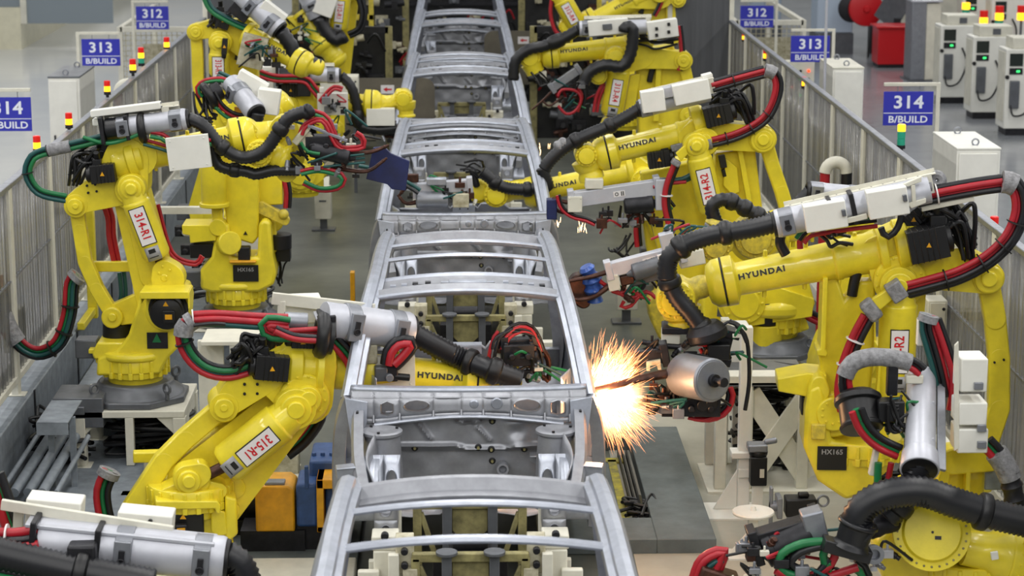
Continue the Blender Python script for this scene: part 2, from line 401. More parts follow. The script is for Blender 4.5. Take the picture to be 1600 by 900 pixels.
# ---------------------------------------------------------------- booth at upper left
M['booth_cream'] = mat('booth_cream', (222, 217, 190), .45, noise=.06)
t = thing('site_booth', (-9.5, 50, 0), 'cream framed booth with dark windows at the upper left corner', 'booth')
MB().bx(-14, -8.6, 44.2, 60, .0, .82).build('wall_base', 'booth_cream', t)
MB().bx(-14, -8.6, 44.3, 60, 1.9, 4).bx(-14, -13.9, 44.3, 60, .5, 1.9).build('wall', 'cream', t)
for i in range(9):
    y = 44.3+i*1.8
    MB().bx(-8.68, -8.6, y, y+.12, .5, 1.9).build('mullion', 'cream', t)
    MB().bx(-8.66, -8.64, y+.12, y+1.8, .8, 1.9).build('side_wall', 'booth_cream', t)
    if i in (1, 2): MB().bx(-8.63, -8.62, y+.3, y+1.6, .98, 1.5).build('window_pane', 'window', t)
for i in range(4):
    x = -14+i*1.8
    MB().bx(x, x+.12, 44.22, 44.3, .5, 1.9).build('mullion', 'cream', t)
    MB().bx(x+.12, x+1.8, 44.27, 44.29, .5, 1.9).build('window_pane', 'window', t)
# framed mesh enclosure upper left, beside the 312 sign
def meshbooth(x0, x1, y0, y1, z1, lab):
    t = thing('mesh_enclosure', ((x0+x1)/2, y0, 0), lab, 'enclosure', 'cream framed mesh enclosures')
    for x, y in ((x0, y0), (x1, y0), (x0, y1), (x1, y1)):
        MB().bx(x-.04, x+.04, y-.04, y+.04, 0, z1).build('post', 'cream', t, bevel=.005)
    MB().bx(x0, x1, y0-.04, y0+.04, z1-.08, z1).bx(x0-.04, x0+.04, y0, y1, z1-.08, z1).bx(x1-.04, x1+.04, y0, y1, z1-.08, z1).build('top_frame', 'cream', t, bevel=.005)
    m = MB()
    for i in range(int((x1-x0)/.08)):
        x = x0+.08*(i+1); m.bx(x-.006, x+.006, y0-.006, y0+.006, .1, z1-.08)
    for i in range(int(z1/.08)-2):
        m.bx(x0, x1, y0-.012, y0-.004, .14+.08*i, .152+.08*i)
    m.build('wire_mesh', 'cream_dirty', t)
    MB().bx(x0+.3, x1-.1, y0+.3, y0+.34, 0, z1-.3).build('back_sheet', 'cream_dirty', t)
meshbooth(-5.29, -4.14, 35, 39, 1.32, 'cream framed mesh enclosure behind the left 312 sign')
tag(MB().bx(-4.3, -3.5, 40.4, 40.5, 0, 2.4).bx(-4.34, -4.3, 40.35, 40.5, 0, 2.4).build('partition', 'booth_cream', loc=(-3.9, 40.4, 0), bevel=.01), 'cream partition behind the left 312 sign and mesh enclosure', 'partition')
tag(MB().bx(4.0, 4.9, 40.4, 40.5, 0, 2.2).build('partition', 'cream_dirty', loc=(4.45, 40.4, 0), bevel=.01), 'beige partition behind the right mesh enclosure', 'partition')
meshbooth(4.3, 5.36, 35, 39, 1.40, 'cream framed mesh enclosure behind the right 312 sign')
t = thing('operator_panel', (4.6, 30.4, 0), 'cream operator panel with coloured buttons beside the right 313 sign', 'control panel')
MB().bx(4.42, 4.80, 30.3, 30.5, .0, 1.28).build('body', 'cream', t, bevel=.01)
for i in range(3):
    for j in range(4):
        MB().cyl((4.5+.11*i, 30.3, .82+.11*j), (4.5+.11*i, 30.27, .82+.11*j), .018, n=12).build('button', random.choice(['led_green', 'led_red', 'black', 'redpaint', 'black']), t)
# ---------------------------------------------------------------- right aisle: pillar, hose reel, red box, controllers
t = thing('column', (8.05, 38.9, 0), 'grey square steel column behind the controller row', 'column')
MB().bx(7.80, 8.05, 38.6, 39.2, .02, 1.36).build('casing', 'alu', t, bevel=.01); MB().bx(8.05, 8.30, 38.62, 39.2, .02, 1.34).build('side_casing', 'cream', t, bevel=.01)
MB().bx(7.78, 8.32, 38.58, 39.22, 1.36, 1.4).build('cap', 'silver', t, bevel=.01); MB().bx(7.75, 8.35, 38.55, 39.25, 0, .02).build('foot', 'iron', t)
t = thing('building_column', (7.4, 43, 0), 'pale blue building column with a grey foot behind the hose reel', 'column')
MB().bx(6.85, 7.55, 43, 43.7, .4, 6).build('shaft', 'paleblue', t, bevel=.02); MB().bx(6.83, 7.57, 42.98, 43.72, 0, .4).build('foot', 'iron', t)
MB().bx(7.9, 8.02, 43, 43.3, .0, 6).build('drain_pipe', 'black', t)
t = thing('building_column', (5.95, 46, 0), 'pale column far right of the 312 sign beside the aisle', 'column')
MB().bx(6.0, 6.6, 46, 46.6, .3, 6).build('shaft', 'paleblue', t, bevel=.02); MB().bx(5.98, 6.62, 45.98, 46.62, 0, .3).build('foot', 'iron', t)
c = PY(1353, 14, 42.4); t = thing('hose_reel', c, 'round red hose reel mounted on the pale blue column', 'hose reel')
MB().lathe(c-V((0, .08, 0)), (0, 1, 0), [(0, .25), (.02, .32), (.05, .33), (.12, .33), (.14, .25)], 30).build('drum', 'redpaint', t, bevel=.005)
MB().lathe(c-V((0, .12, 0)), (0, 1, 0), [(0, .05), (.04, .07), (.05, .2)], 20).build('hub', 'redpaint', t)
MB().lathe(c-V((0.24, -.1, 0)), (0, 1, 0), [(0, .2), (.03, .27), (.06, .2)], 24).build('back_flange', 'dark', t)
MB().beam(c+V((.2, 0, 0)), c+V((.62, 0, 0)), .08, .12).build('bracket', 'redpaint', t)
MB().tube(smoothpts([c+V((.1, -.1, -.3)), c+V((.05, -.1, -.9)), c+V((.0, -.1, -1.5)), c+V((.1, -.1, -1.75))]), .02).build('hose', 'black', t)
t = thing('red_hydrant_box', (8.1, 41, 0), 'low red steel box on the floor under the hose reel', 'box')
MB().bx(7.6, 8.28, 40.6, 41.2, .06, .72).build('body', 'redpaint', t, bevel=.015); MB().bx(7.56, 8.32, 40.56, 41.24, .72, .76).build('lid', 'redpaint', t, bevel=.01)
MB().bx(7.62, 8.26, 40.62, 41.18, 0, .06).build('skid', 'dark', t)
t = thing('fire_extinguisher', (8.13, 39.9, 0), 'slim red fire extinguisher standing beside the red box', 'fire extinguisher')
MB().lathe((8.2, 39.6, 0), (0, 0, 1), [(0, .09), (.6, .09), (.68, .04), (.72, .03)], 18).build('bottle', 'redpaint', t); MB().bx(8.14, 8.3, 39.58, 39.62, .72, .76).build('lever', 'black', t)
t = thing('tilted_board', (8.0, 41.8, 0), 'dark leaning board behind the red box', 'board')
MB().beam((7.95, 41.9, .7), (8.35, 41.6, 1.5), .04, .5).build('sheet', 'iron', t); MB().bx(8.1, 8.2, 41.6, 42, 0, .8).build('stand', 'dark', t)
def controller(x, y, lab, h=1.25, w=.62, d=.5, stack=True):
    t = thing('robot_controller', (x, y, 0), lab, 'controller', 'robot controllers in the right aisle')
    MB().bx(x, x+w, y, y+d, .1, h).build('body', 'white', t, bevel=.012)
    MB().bx(x+.04, x+w-.04, y+.03, y+d-.03, 0, .1).build('foot', 'dark', t)
    MB().bx(x-.012, x, y+.06, y+d-.06, .2, h-.05).build('door', 'cream', t, bevel=.004)
    MB().bx(x+.05, x+.24, y-.012, y, h-.24, h-.06).build('display', 'screen', t)
    MB().bx(x+.05, x+.24, y-.014, y, h-.36, h-.27).build('status_panel', 'dark', t)
    MB().bx(x+.15, x+.2, y-.018, y-.01, h-.33, h-.30).build('status_led', 'led_green', t)
    MB().bx(x+.06, x+.2, y-.05, y, h-.85, h-.45).build('teach_pendant', 'iron', t, bevel=.01)
    MB().cyl((x+.02, y-.03, h-.4), (x+.02, y, h-.4), .03, n=12).build('knob', 'black', t)
    MB().tube(smoothpts([V((x+.08, y-.04, h-.8)), V((x+.12, y-.08, .3)), V((x+.3, y-.06, .35)), V((x+.42, y-.04, h-.6)), V((x+.34, y-.03, h-.35))]), .014, 6).build('pendant_cable', 'black', t)
    if stack:
        MB().bx(x+.1, x+w, y+.05, y+d, h, h+.16).build('top_box', 'cream', t, bevel=.01)
        MB().bx(x+.3, x+.42, y+.04, y+.06, h+.03, h+.12).build('vent', 'iron', t)
for i, (px, py, lab) in enumerate([(1567, 212, 'white robot controller with coiled cable at the right edge of the photo'), (1516, 186, 'robot controller with stacked top box, second from the right edge'), (1466, 162, 'robot controller third from the right edge, beside the grey column'), (1500, 118, 'robot controller behind the row, mostly hidden'), (1545, 135, 'robot controller behind the row near the amber lamps')]):
    p = PZ(px, py, 0); controller(p.x, p.y, lab, h=1.25 if i < 3 else 1.5, w=.6 if i else .8)
for i, (px, py, X, k) in enumerate([(1510, -2, 8.8, 'ag'), (1538, 10, 8.8, 'ra'), (1562, 14, 8.9, 'rag'), (1597, 2, 9, 'ra')]):
    c = PX(px, py, X); t = thing('signal_tower', (c.x, c.y, 0), ['amber and green signal tower at the top edge above the controllers', 'red signal tower above the controllers, widest lamp', 'red, amber and green signal tower above the controllers', 'signal tower at the top right corner'][i], 'signal tower')
    MB().cyl((c.x, c.y, 0), (c.x, c.y, c.z-.3), .02).build('pole', 'iron', t)
    for j, q in enumerate(reversed(k)): MB().cyl((c.x, c.y, c.z-.3+.12*j), (c.x, c.y, c.z-.3+.12*j+.11), .07).build(dict(r='red', a='amber', g='green')[q]+'_lens', dict(r='lamp_red', a='lamp_amber', g='lamp_green')[q], t)
t = thing('pipe_rack', (9.6, 42, 0), 'cream pipe frame rack behind the controllers at the upper right', 'rack')
for x in (8.3, 9.1, 9.9, 10.7): MB().bx(x-.04, x+.04, 43, 43.08, 0, 3).build('post', 'cream', t)
for z in (1.2, 1.7, 2.2): MB().bx(8.2, 10.8, 43.01, 43.07, z, z+.07).build('cross_rail', 'cream', t)
MB().bx(8.3, 10.7, 43.5, 43.56, .2, 1.15).build('back_panel', 'cream', t)
# ---------------------------------------------------------------- dark tooling at the far end of the line
M['rackshade'] = mat('rack_shade', (44, 44, 44), .6, noise=.5, nscale=6, c2=(24, 24, 26))
def tooling(cx, cy, w, lab, n=30, seed=1, zt=2.1):
    rnd = random.Random(seed); n = int(n*1.7)
    t = thing('tooling_rack', (cx, cy, 0), lab, 'tooling rack', 'dark tooling racks beyond the robots')
    for x in (cx-w/2, cx+w/2):
        MB().bx(x-.05, x+.05, cy-.05, cy+.05, 0, zt).build('post', 'olive', t, bevel=.006)
    MB().bx(cx-w/2, cx+w/2, cy-.05, cy+.05, zt-.1, zt).build('crossbeam', 'dark', t, bevel=.006); MB().bx(cx-w/2, cx+w/2, cy-.05, cy+.05, .9, .98).build('crossbeam', 'dark', t, bevel=.006)
    MB().bx(cx-w/2+.05, cx+w/2-.05, cy+.25, cy+.28, .1, zt-.05).build('back_sheet', 'rackshade', t)  # dark sheet added behind the clutter to darken the far end
    for i in range(n):
        x = cx+rnd.uniform(-.48, .48)*w; z = rnd.uniform(.2, zt-.15); s = rnd.uniform(.06, .17); y = cy+rnd.uniform(-.3, .2)
        m = MB()
        k = rnd.random()
        if k < .5: m.box((x, y, z), (s*1.4, s, s)); m.cyl((x, y-.1, z-.02), (x, y-.25, z), s*.3, n=12)
        elif k < .8: m.cyl((x-s, y, z), (x+s, y, z+rnd.uniform(-.05, .05)), s*.35, n=12); m.box((x, y, z), (s*.6, s*.9, s*.9))
        else: m.tube(smoothpts([V((x, y, z)), V((x+s, y-.1, z+s)), V((x+2*s, y, z-s))]), .018, 8)
        m.build('clamp_unit' if k < .8 else 'air_hose', rnd.choice(['dark', 'dark', 'iron', 'black', 'cream_dirty', 'copper']) if k < .8 else rnd.choice(['black', 'red', 'black']), t, bevel=.004 if k < .8 else 0)
tooling(-1.75, 31.0, 1.5, 'dark clamp tooling rack left of the line, below the far yellow frames', 34, 1, 1.7)
tooling(1.75, 31.0, 1.5, 'dark clamp tooling rack right of the line, beyond the welding robots', 34, 2, 1.7)
tooling(-1.7, 34.8, 1.7, 'far dark tooling rack at the top left of the line', 34, 3, 2.2)
tooling(1.8, 35, 1.7, 'far dark tooling rack at the top right of the line', 34, 4, 2.2)
tooling(0, 43.5, 3.2, 'farthest dark tooling rack across the line behind the last car body', 46, 5, 2.6)
for i, (x, lab) in enumerate([(-1.9, 'yellow framed gate left of the line near the top edge'), (1.45, 'yellow framed gate right of the line near the top edge')]):
    t = thing('yellow_frame_gate', (x, 33, 0), lab, 'gate', 'yellow framed gates')
    for xx in (x, x+.55): MB().bx(xx, xx+.07, 33, 33.07, 0, 2.5).build('upright', 'yellow_old', t, bevel=.005)
    for z in (.8, 1.6, 2.1): MB().bx(x, x+.62, 33.0, 33.06, z, z+.08).build('rail', 'yellow_old', t, bevel=.005)
    MB().bx(x+.15, x+.5, 32.9, 33.0, 1.0, 1.32).build('box', 'yellow', t, bevel=.01)
    MB().bx(x+.2, x+.42, 32.88, 32.9, 1.05, 1.27).build('window', 'black', t)
# screens between stations: low brown plates with a small arrow label
def screenplate(cx, cy, w, z0, z1, lab):
    t = thing('splash_screen', (cx, cy, 0), lab, 'screen', 'brownish splash screens between stations'); r = .14
    pts = []
    for (x, z, a0) in ((cx+w/2-r, z1-r, 0), (cx-w/2+r, z1-r, 90)):
        for k in range(7): a = math.radians(a0+15*k); pts.append(V((x+r*math.cos(a), cy, z+r*math.sin(a))))
    pts += [V((cx-w/2, cy, z0)), V((cx+w/2, cy, z0))]
    MB().prism(pts, (0, .012, 0)).build('plate', 'screenbrown', t, label='brownish translucent plate')
    for s in (-1, 1): MB().bx(cx+s*w*.4-.03, cx+s*w*.4+.03, cy+.02, cy+.06, 0, z0+.1).build('leg', 'cream_dirty', t)
    MB().bx(cx-.11, cx+.06, cy-.004, cy, z1-.2, z1-.09).build('label', 'platewhite', t)
    MB().prism([V((cx-.08, cy-.006, z1-.145)), V((cx-.03, cy-.006, z1-.115)), V((cx-.03, cy-.006, z1-.175))], (0, .001, 0)).bx(cx-.03, cx+.03, cy-.006, cy-.005, z1-.155, z1-.135).build('arrow', 'platered', t)
M['screenbrown'] = mat('brown_screen', (112, 106, 92), .35, noise=.2, nscale=3)
p = PY(575, 122, 28.4); screenplate(-.92, 28.4, 1.15, .5, p.z, 'brownish screen plate with a red arrow label left of the third far car')
p = PY(850, 48, 34.2); screenplate(.98, 34.2, 1.25, .5, p.z, 'brownish screen plate with a red arrow label right of the far cars')
# ---------------------------------------------------------------- small boxes and posts inside the cell
def pedestal_box(px, py, z, w, h, lab, zb=0, top=None, m_='cream', slots=True):
    p = PZ(px, py, zb); t = thing('terminal_box', (p.x, p.y, 0), lab, 'terminal box', 'cream terminal boxes standing in the cell')
    MB().bx(p.x-w/2, p.x+w/2, p.y, p.y+.25, .14, h).build('box', 'cream', t, bevel=.008)
    MB().bx(p.x-w/2+.01, p.x+w/2-.01, p.y+.02, p.y+.26, h, h+.02).prism([V((p.x-w/2+.02, p.y+.03, h+.02)), V((p.x+w/2-.02, p.y+.03, h+.02)), V((p.x+w/2-.02, p.y+.2, h+.12)), V((p.x-w/2+.02, p.y+.2, h+.12))], (0, .03, 0)).build('hood', 'cream', t, bevel=.004)
    MB().bx(p.x-w/2+.05, p.x+w/2-.05, p.y-.003, p.y, h*.72, h*.76).build('name_strip', 'iron', t)
    MB().bx(p.x-.04, p.x+.04, p.y+.1, p.y+.16, 0, .14).bx(p.x-w/2-.04, p.x+w/2+.04, p.y+.02, p.y+.22, 0, .02).build('foot', 'iron', t, bevel=.004)
    return t
pedestal_box(505, 362, 0, .18, .47, 'small cream terminal box alone on the dark floor left of the second car')
pedestal_box(980, 508, 0, .19, .37, 'small cream terminal box on the floor right of the nearer car windscreen')
# control boxes near the left edge
def wallbox(px0, py0, px1, py1, Y, d, lab, post=True, col='cream'):
    a = PY(px0, py0, Y); b = PY(px1, py1, Y); t = thing('junction_cabinet', ((a.x+b.x)/2, Y, 0), lab, 'box')
    MB().bx(a.x, b.x, Y, Y+d, b.z, a.z).build('box', col, t, bevel=.008)
    MB().bx(a.x+.015, b.x-.015, Y-.01, Y, b.z+.015, a.z-.015).build('door', col, t, bevel=.004)
    for z in (b.z+.05, a.z-.06): MB().cyl((b.x-.03, Y-.014, z), (b.x-.03, Y-.01, z), .012, n=10).build('screw', 'dark', t)
    if post:
        for x in (a.x+.05, b.x-.05): MB().bx(x-.02, x+.02, Y+d/2-.02, Y+d/2+.02, 0, b.z).build('leg', 'iron', t)
    return t
wallbox(3, 484, 35, 552, 16.6, .2, 'cream box with screws by the fence foot at the left edge')
wallbox(1125, 252, 1150, 310, 21, .2, 'slim cream box on a stand behind the right robots, beside the fence')
wallbox(1450, 470, 1478, 545, 15.6, .2, 'cream box behind the tall yellow link rod on the right')
wallbox(500, 120, 560, 170, 27.2, .3, 'cream box behind the far yellow robot arm on the left')
a = PX(86, 330, -3.15); tag(MB().bx(-3.2, -3.12, 18.6, 18.68, .42, 1.6).bx(-3.19, -3.13, 18.0, 18.6, .46, .52).build('gate_post', 'yellow', loc=(-3.16, 18.6, 0), bevel=.006), 'yellow post inside the left safety fence, behind the 314-R1 link rod', 'post')
# ================================================================ car bodies
def sweep(m, path, sec, side=1, mi=0, scale=None):
    P = [V(p) for p in path]; N = len(P); rows = []
    for i, p in enumerate(P):
        d = (P[min(i+1, N-1)]-P[max(i-1, 0)]).normalized(); X = V((side, 0, 0)); X = (X-d*X.dot(d)).normalized(); U = d.cross(X)
        if U.z < 0 or (abs(U.z) < .05 and U.y > 0): U = -U
        k = scale[i] if scale else 1
        rows.append([p+X*(a*k)+U*(b*k) for a, b in sec])
    n = len(sec); vs = [q for r in rows for q in r]; fs = []
    for i in range(N-1):
        for j in range(n): k = (j+1) % n; fs.append((i*n+j, i*n+k, (i+1)*n+k, (i+1)*n+j))
    fs.append(tuple(range(n))); fs.append(tuple((N-1)*n+j for j in range(n))[::-1])
    m.add(vs, fs, mi)
RAIL = [(-.06, -.012), (-.035, .0), (-.03, .022), (.0, .034), (.03, .026), (.05, .0), (.05, -.03), (.02, -.05), (-.02, -.045), (-.06, -.02)]
def holecell(m, x0, x1, z0, z1, holes, f, t=.003):
    """panel cell x0..x1, z0..z1 with one rounded opening; f maps (u, v) into the car"""
    cx, cz, hw, hh, r = holes
    ang = [2*math.pi*i/28 for i in range(28)]
    for X, Z in ((x0, z0), (x1, z0), (x1, z1), (x0, z1)): ang.append(math.atan2(Z-cz, X-cx) % (2*math.pi))
    ang = sorted(set(round(a, 4) for a in ang)); out = []; inn = []; lip = []
    for a in ang:
        c, s = math.cos(a), math.sin(a)
        k = min(((x1 if c > 0 else x0)-cx)/c if abs(c) > 1e-6 else 9, ((z1 if s > 0 else z0)-cz)/s if abs(s) > 1e-6 else 9)
        e = 4 if r else 2
        kk = (abs(c/hw)**e+abs(s/hh)**e)**(-1/e)
        out.append(f(cx+c*k, cz+s*k, 0)); inn.append(f(cx+c*kk*1.13, cz+s*kk*1.13, 0)); lip.append((f(cx+c*kk*1.06, cz+s*kk*1.06, .008), f(cx+c*kk, cz+s*kk, -.014)))
    n = len(ang); vs = out+inn+[l[0] for l in lip]+[l[1] for l in lip]; fs = []
    for k in range(3):
        for i in range(n): j = (i+1) % n; fs.append((k*n+i, k*n+j, (k+1)*n+j, (k+1)*n+i))
    m.add(vs, fs)
def sstep(a, b, x): t = max(0, min(1, (x-a)/(b-a))); return t*t*(3-2*t)
def ridge(x, c, w): return max(0, 1-abs(x-c)/w)
def car_body(yc):
    root = thing('car_body', (0, yc, 0), '', 'car body')
    def W(x, y, z): return V((x, yc+y, z))
    cr = lambda x, w, c: c*(1-(x/w)**2)
    for s in (-1, 1):
        path = smoothpts([(s*.715, -.03, 1.215), (s*.70, .06, 1.29), (s*.665, .30, 1.465), (s*.625, .55, 1.632), (s*.596, .76, 1.722), (s*.580, 1.1, 1.758), (s*.572, 1.6, 1.768), (s*.56, 2.1, 1.758), (s*.55, 2.42, 1.735)], 6)
        m = MB(); sweep(m, [W(*p) for p in path], RAIL, s); m.build('roof_rail', 'steel_lt', root, ang=28)
        # inner skin of pillar and rail
        m = MB(); sweep(m, [W(p[0]*.965, p[1]+.02, p[2]-.05) for p in path], [(-.035, -.03), (-.035, .02), (.03, .02), (.03, -.03)], s); m.build('inner_rail', 'steel', root)
        # tailgate pillar
        m = MB(); sweep(m, [W(*p) for p in smoothpts([(s*.55, 2.42, 1.735), (s*.575, 2.56, 1.62), (s*.62, 2.78, 1.3), (s*.66, 2.95, 1.02), (s*.68, 3.02, .8), (s*.66, 3.04, .6)], 5)], [(-.05, -.02), (-.045, .02), (.02, .03), (.05, .0), (.03, -.04)], s); m.build('tailgate_pillar', 'steel', root)
        # rear quarter panel
        rows = []; nv = 26; nu = 26; rows = []
        def q(u, v):
            z = 1.735-1.25*v; x = .585+.20*math.sin(min(1, v*1.35)*math.pi/2)
            if v > .62: x -= .05*((v-.62)/.38)**2
            yf = 1.86+.42*sstep(.0, .1, v)*0-.30*sstep(.35, .75, v)+.25*sstep(0, .3, v); yr = 2.45+.58*min(1, v*1.7)
            x -= .05*sstep(.75, 1, u)
            return V((s*x, yc+yf+(yr-yf)*u, z))
        vs = [q(i/nu, j/nv) for j in range(nv+1) for i in range(nu+1)]; fs = []
        for j in range(nv):
            for i in range(nu):
                c = q((i+.5)/nu, (j+.5)/nv)
                if (c.y-yc-2.42)**2+(c.z-.42)**2 < .30**2: continue
                a = j*(nu+1)+i; fs.append((a, a+1, a+nu+2, a+nu+1))
        MB().add(vs, fs).build('rear_quarter_panel', 'steel_lt', root, thick=.012)
        # wheel house
        m = MB(); n = 14
        m.grid([[W(s*(.78-.30*k/6), 2.42+math.cos(math.pi*i/n)*.31*(1-.10*(k/6)**3), .42+math.sin(math.pi*i/n)*.33*(1-.25*(k/6)**3)) for i in range(n+1)] for k in range(7)])
        m.build('wheel_house', 'steel', root, thick=.01)
        # centre pillar, hinge pillar, sill
        m = MB(); sweep(m, [W(*p) for p in smoothpts([(s*.585, 1.33, 1.74), (s*.68, 1.31, 1.45), (s*.755, 1.28, 1.1), (s*.775, 1.24, .8), (s*.775, 1.2, .5)], 5)], [(-.03, -.06), (.02, -.06), (.035, -.03), (.035, .03), (.02, .06), (-.03, .06)], s, scale=[.75+.04*i for i in range(21)]); m.build('centre_pillar', 'steel', root)
        m = MB(); sweep(m, [W(*p) for p in smoothpts([(s*.71, -.02, 1.23), (s*.765, .0, 1.05), (s*.785, .03, .8), (s*.785, .06, .48)], 5)], [(-.04, -.07), (.03, -.07), (.04, -.03), (.04, .05), (-.04, .05)], s); m.build('hinge_pillar', 'steel', root)
        m = MB(); sweep(m, [W(*p) for p in [(s*.77, -.05, .46), (s*.78, .8, .45), (s*.78, 1.5, .45), (s*.77, 2.1, .46)]], [(-.05, -.05), (.03, -.06), (.05, -.01), (.04, .05), (-.02, .07), (-.05, .05)], s); m.build('sill', 'steel', root)
        # engine bay side: strut tower, upper apron rail, front side member, inner apron
        m = MB(); m.lathe(W(s*.51, -.30, .62), (0, 0, 1), [(0, .13), (.3, .115), (.44, .105), (.455, .12), (.47, .12), (.475, .10), (.475, .085), (.46, .05), (.46, .03)], 28)
        for k in range(3): a = 2.1*k+.3; m.cyl(W(s*.51+.09*math.cos(a), -.30+.09*math.sin(a), 1.09), W(s*.51+.09*math.cos(a), -.30+.09*math.sin(a), 1.105), .009, n=8, mi=1)
        m.build('strut_tower', ['steel', 'black'], root)
        m = MB(); sweep(m, [W(*p) for p in smoothpts([(s*.66, -.04, 1.16), (s*.655, -.3, 1.1), (s*.64, -.62, 1.0), (s*.60, -.95, .93)], 5)], [(-.035, -.05), (.02, -.05), (.035, 0), (.02, .03), (-.035, .035)], s); m.build('apron_rail', 'steel', root)
        m = MB(); m.beam(W(s*.455, -.12, .72), W(s*.455, -1.02, .76), .10, .13); m.build('front_side_member', 'steel', root, bevel=.012)
        # end plate of the side member with holes shown as bosses
        m = MB(); f = lambda u, v, d: W(s*.47+u, -1.04-d, .80+v)
        holecell(m, -.065, .065, -.02, .11, (0, .035, .03, .03, 0), f); holecell(m, -.065, .065, -.14, -.02, (0, -.07, .022, .022, 0), f); m.build('member_end_plate', 'steel', root, thick=.006)
        m = MB(); rows = []
        for i in range(11):
            a = i/10; rows.append([W(s*(.50+.05*k/5+.10*math.sin(a*math.pi)*.4), -.42-.5*a*.9, .74+(.36-.12*a)*k/5+.0*k) for k in range(6)])
        m.grid(rows); m.build('inner_apron', 'steel', root, thick=.008)
        m = MB(); f = lambda u, v, d: W(s*(.50+u), -.50-.10*(1-v/.24)-d, .76+v)
        holecell(m, -.10, .0, 0, .24, (-.05, .11, .028, .05, 0), f); holecell(m, .0, .10, 0, .24, (.05, .10, .022, .045, 0), f); m.build('apron_bracket', 'steel_lt', root, thick=.008)
        # curved wheel arch liner, front
        m = MB(); m.grid([[W(s*(.52+.16*k/5), -.5+.34*math.cos(math.pi*(.12+.8*i/12)), .62+.36*math.sin(math.pi*(.12+.8*i/12))) for i in range(13)] for k in range(6)]); m.build('front_wheel_arch', 'steel_lt', root, thick=.008)
        # pale bracket at the cowl corner
        m = MB(); m.prism([W(s*.735, -.12, 1.24), W(s*.60, -.14, 1.22), W(s*.605, -.16, 1.1), W(s*.625, -.17, 1.0), W(s*.70, -.17, 1.0), W(s*.715, -.16, 1.1)], (0, .015, 0))
        for k in range(4): m.cyl(W(s*.66, -.185, 1.03+.045*k), W(s*.66, -.15, 1.03+.045*k), .009, n=8, mi=1)
        m.build('hinge_bracket', ['steel_lt', 'black'], root, bevel=.006)
        m = MB(); m.beam(W(s*.63, -.70, .97), W(s*.76, -.72, .96), .07, .06); m.beam(W(s*.62, -.70, 1.0), W(s*.76, -.72, .992), .09, .008); m.build('fender_bracket', 'steel_lt', root, bevel=.004)
        # patch plate with holes inside the hinge pillar, seen in the screen
        m = MB(); f = lambda u, v, d: W(s*(.60+u*.3), .42+u+.0*d, .95+v)
        holecell(m, -.12, .12, 0, .16, (0, .08, .035, .045, 1), f); holecell(m, -.12, .12, .16, .3, (0, .23, .025, .03, 0), f); m.build('inner_brace', 'steel_lt', root, thick=.008)
    # roof bows
    def strip(name, y0, y1, zz, hw, crown, mt, rib=.012, n=30, bowy=0, lip=.02):
        rows = []; sec = [(y0, -lip), (y0, 0), (y0+(y1-y0)*.18, rib), (y0+(y1-y0)*.5, rib*.35), (y1-(y1-y0)*.18, rib), (y1, 0), (y1, -lip)]
        for i in range(n+1):
            x = -hw+2*hw*i/n; rows.append([W(x, y-bowy*(1-(x/hw)**2), zz+cr(x, hw, crown)+h) for y, h in sec])
        return MB().grid(rows).build(name, mt, root, thick=.006, ang=25)
    strip('roof_bow', 1.43, 1.50, 1.742, .565, .045, 'steel_lt', rib=.008, lip=.008)
    strip('roof_bow', 1.92, 1.97, 1.74, .560, .045, 'steel_lt', rib=.008, lip=.008)
    rows = [[W(x, y, z+cr(x, .54, .05)) for y, z in ((2.40, 1.66), (2.41, 1.715), (2.395, 1.722), (2.375, 1.716), (2.355, 1.665), (2.30, 1.655), (2.30, 1.64))] for x in [-.54+1.08*i/30 for i in range(31)]]
    MB().grid(rows).build('rear_header', 'steel', root, thick=.005, ang=25)
    strip('front_header', .66, 1.02, 1.672, .592, .05, 'steel', rib=.03, lip=.03)
    strip('front_header_edge', .97, 1.03, 1.70, .582, .05, 'steel_lt', rib=.012)
    strip('windscreen_flange', .65, .70, 1.672, .602, .048, 'steel_lt', rib=.010)
    for x in (-.47, -.40, -.33, -.25, .24, .33, .40, .47): MB().box(W(x, .84, 1.695+cr(x, .58, .048)), (.035, .05, .012)).build('header_slot', random.choice(['steel_lt', 'dark']), root)
    for x in (-.29, .29, -.12, .12): MB().box(W(x, .78, 1.692+cr(x, .58, .048)), (.10, .018, .012)).build('header_slot', 'dark', root)
    m = MB().box(W(0, .82, 1.742), (.24, .07, .018)).box(W(0, .82, 1.733), (.34, .10, .01))
    m.build('mirror_bracket', 'steel_lt', root, bevel=.005)
    # cowl: flange, panel with openings
    hw = .70; rows = []
    for i in range(33):
        x = -hw+2*hw*i/32; b = .05*(1-(x/hw)**2)
        rows.append([W(x, .03-b, 1.262), W(x, .03-b, 1.278), W(x, -.005-b, 1.290), W(x, -.045-b, 1.286), W(x, -.06-b, 1.268)])
    MB().grid(rows).build('cowl_flange', 'steel_lt', root, thick=.006, ang=25)
    def fc(u, v, d):     # v 0 (top) .. 1 (arched bottom edge)
        b = .05*(1-(u/hw)**2); zb = 1.085+.055*math.cos(min(1, abs(u)/.55)*math.pi/2)
        y = -.06-b-.05*sstep(.0, .25, v)-.02*v-d
        return W(u, y, 1.268+(zb-1.268)*v)
    m = MB(); xs = [-.70, -.565, -.41, -.21, -.045, .085, .25, .45, .60, .70]
    hol = {1: (-.485, .5, .036, .24, 1), 2: (-.31, .45, .072, .22, 0), 6: (.345, .45, .075, .23, 0), 7: (.53, .5, .042, .25, 1)}
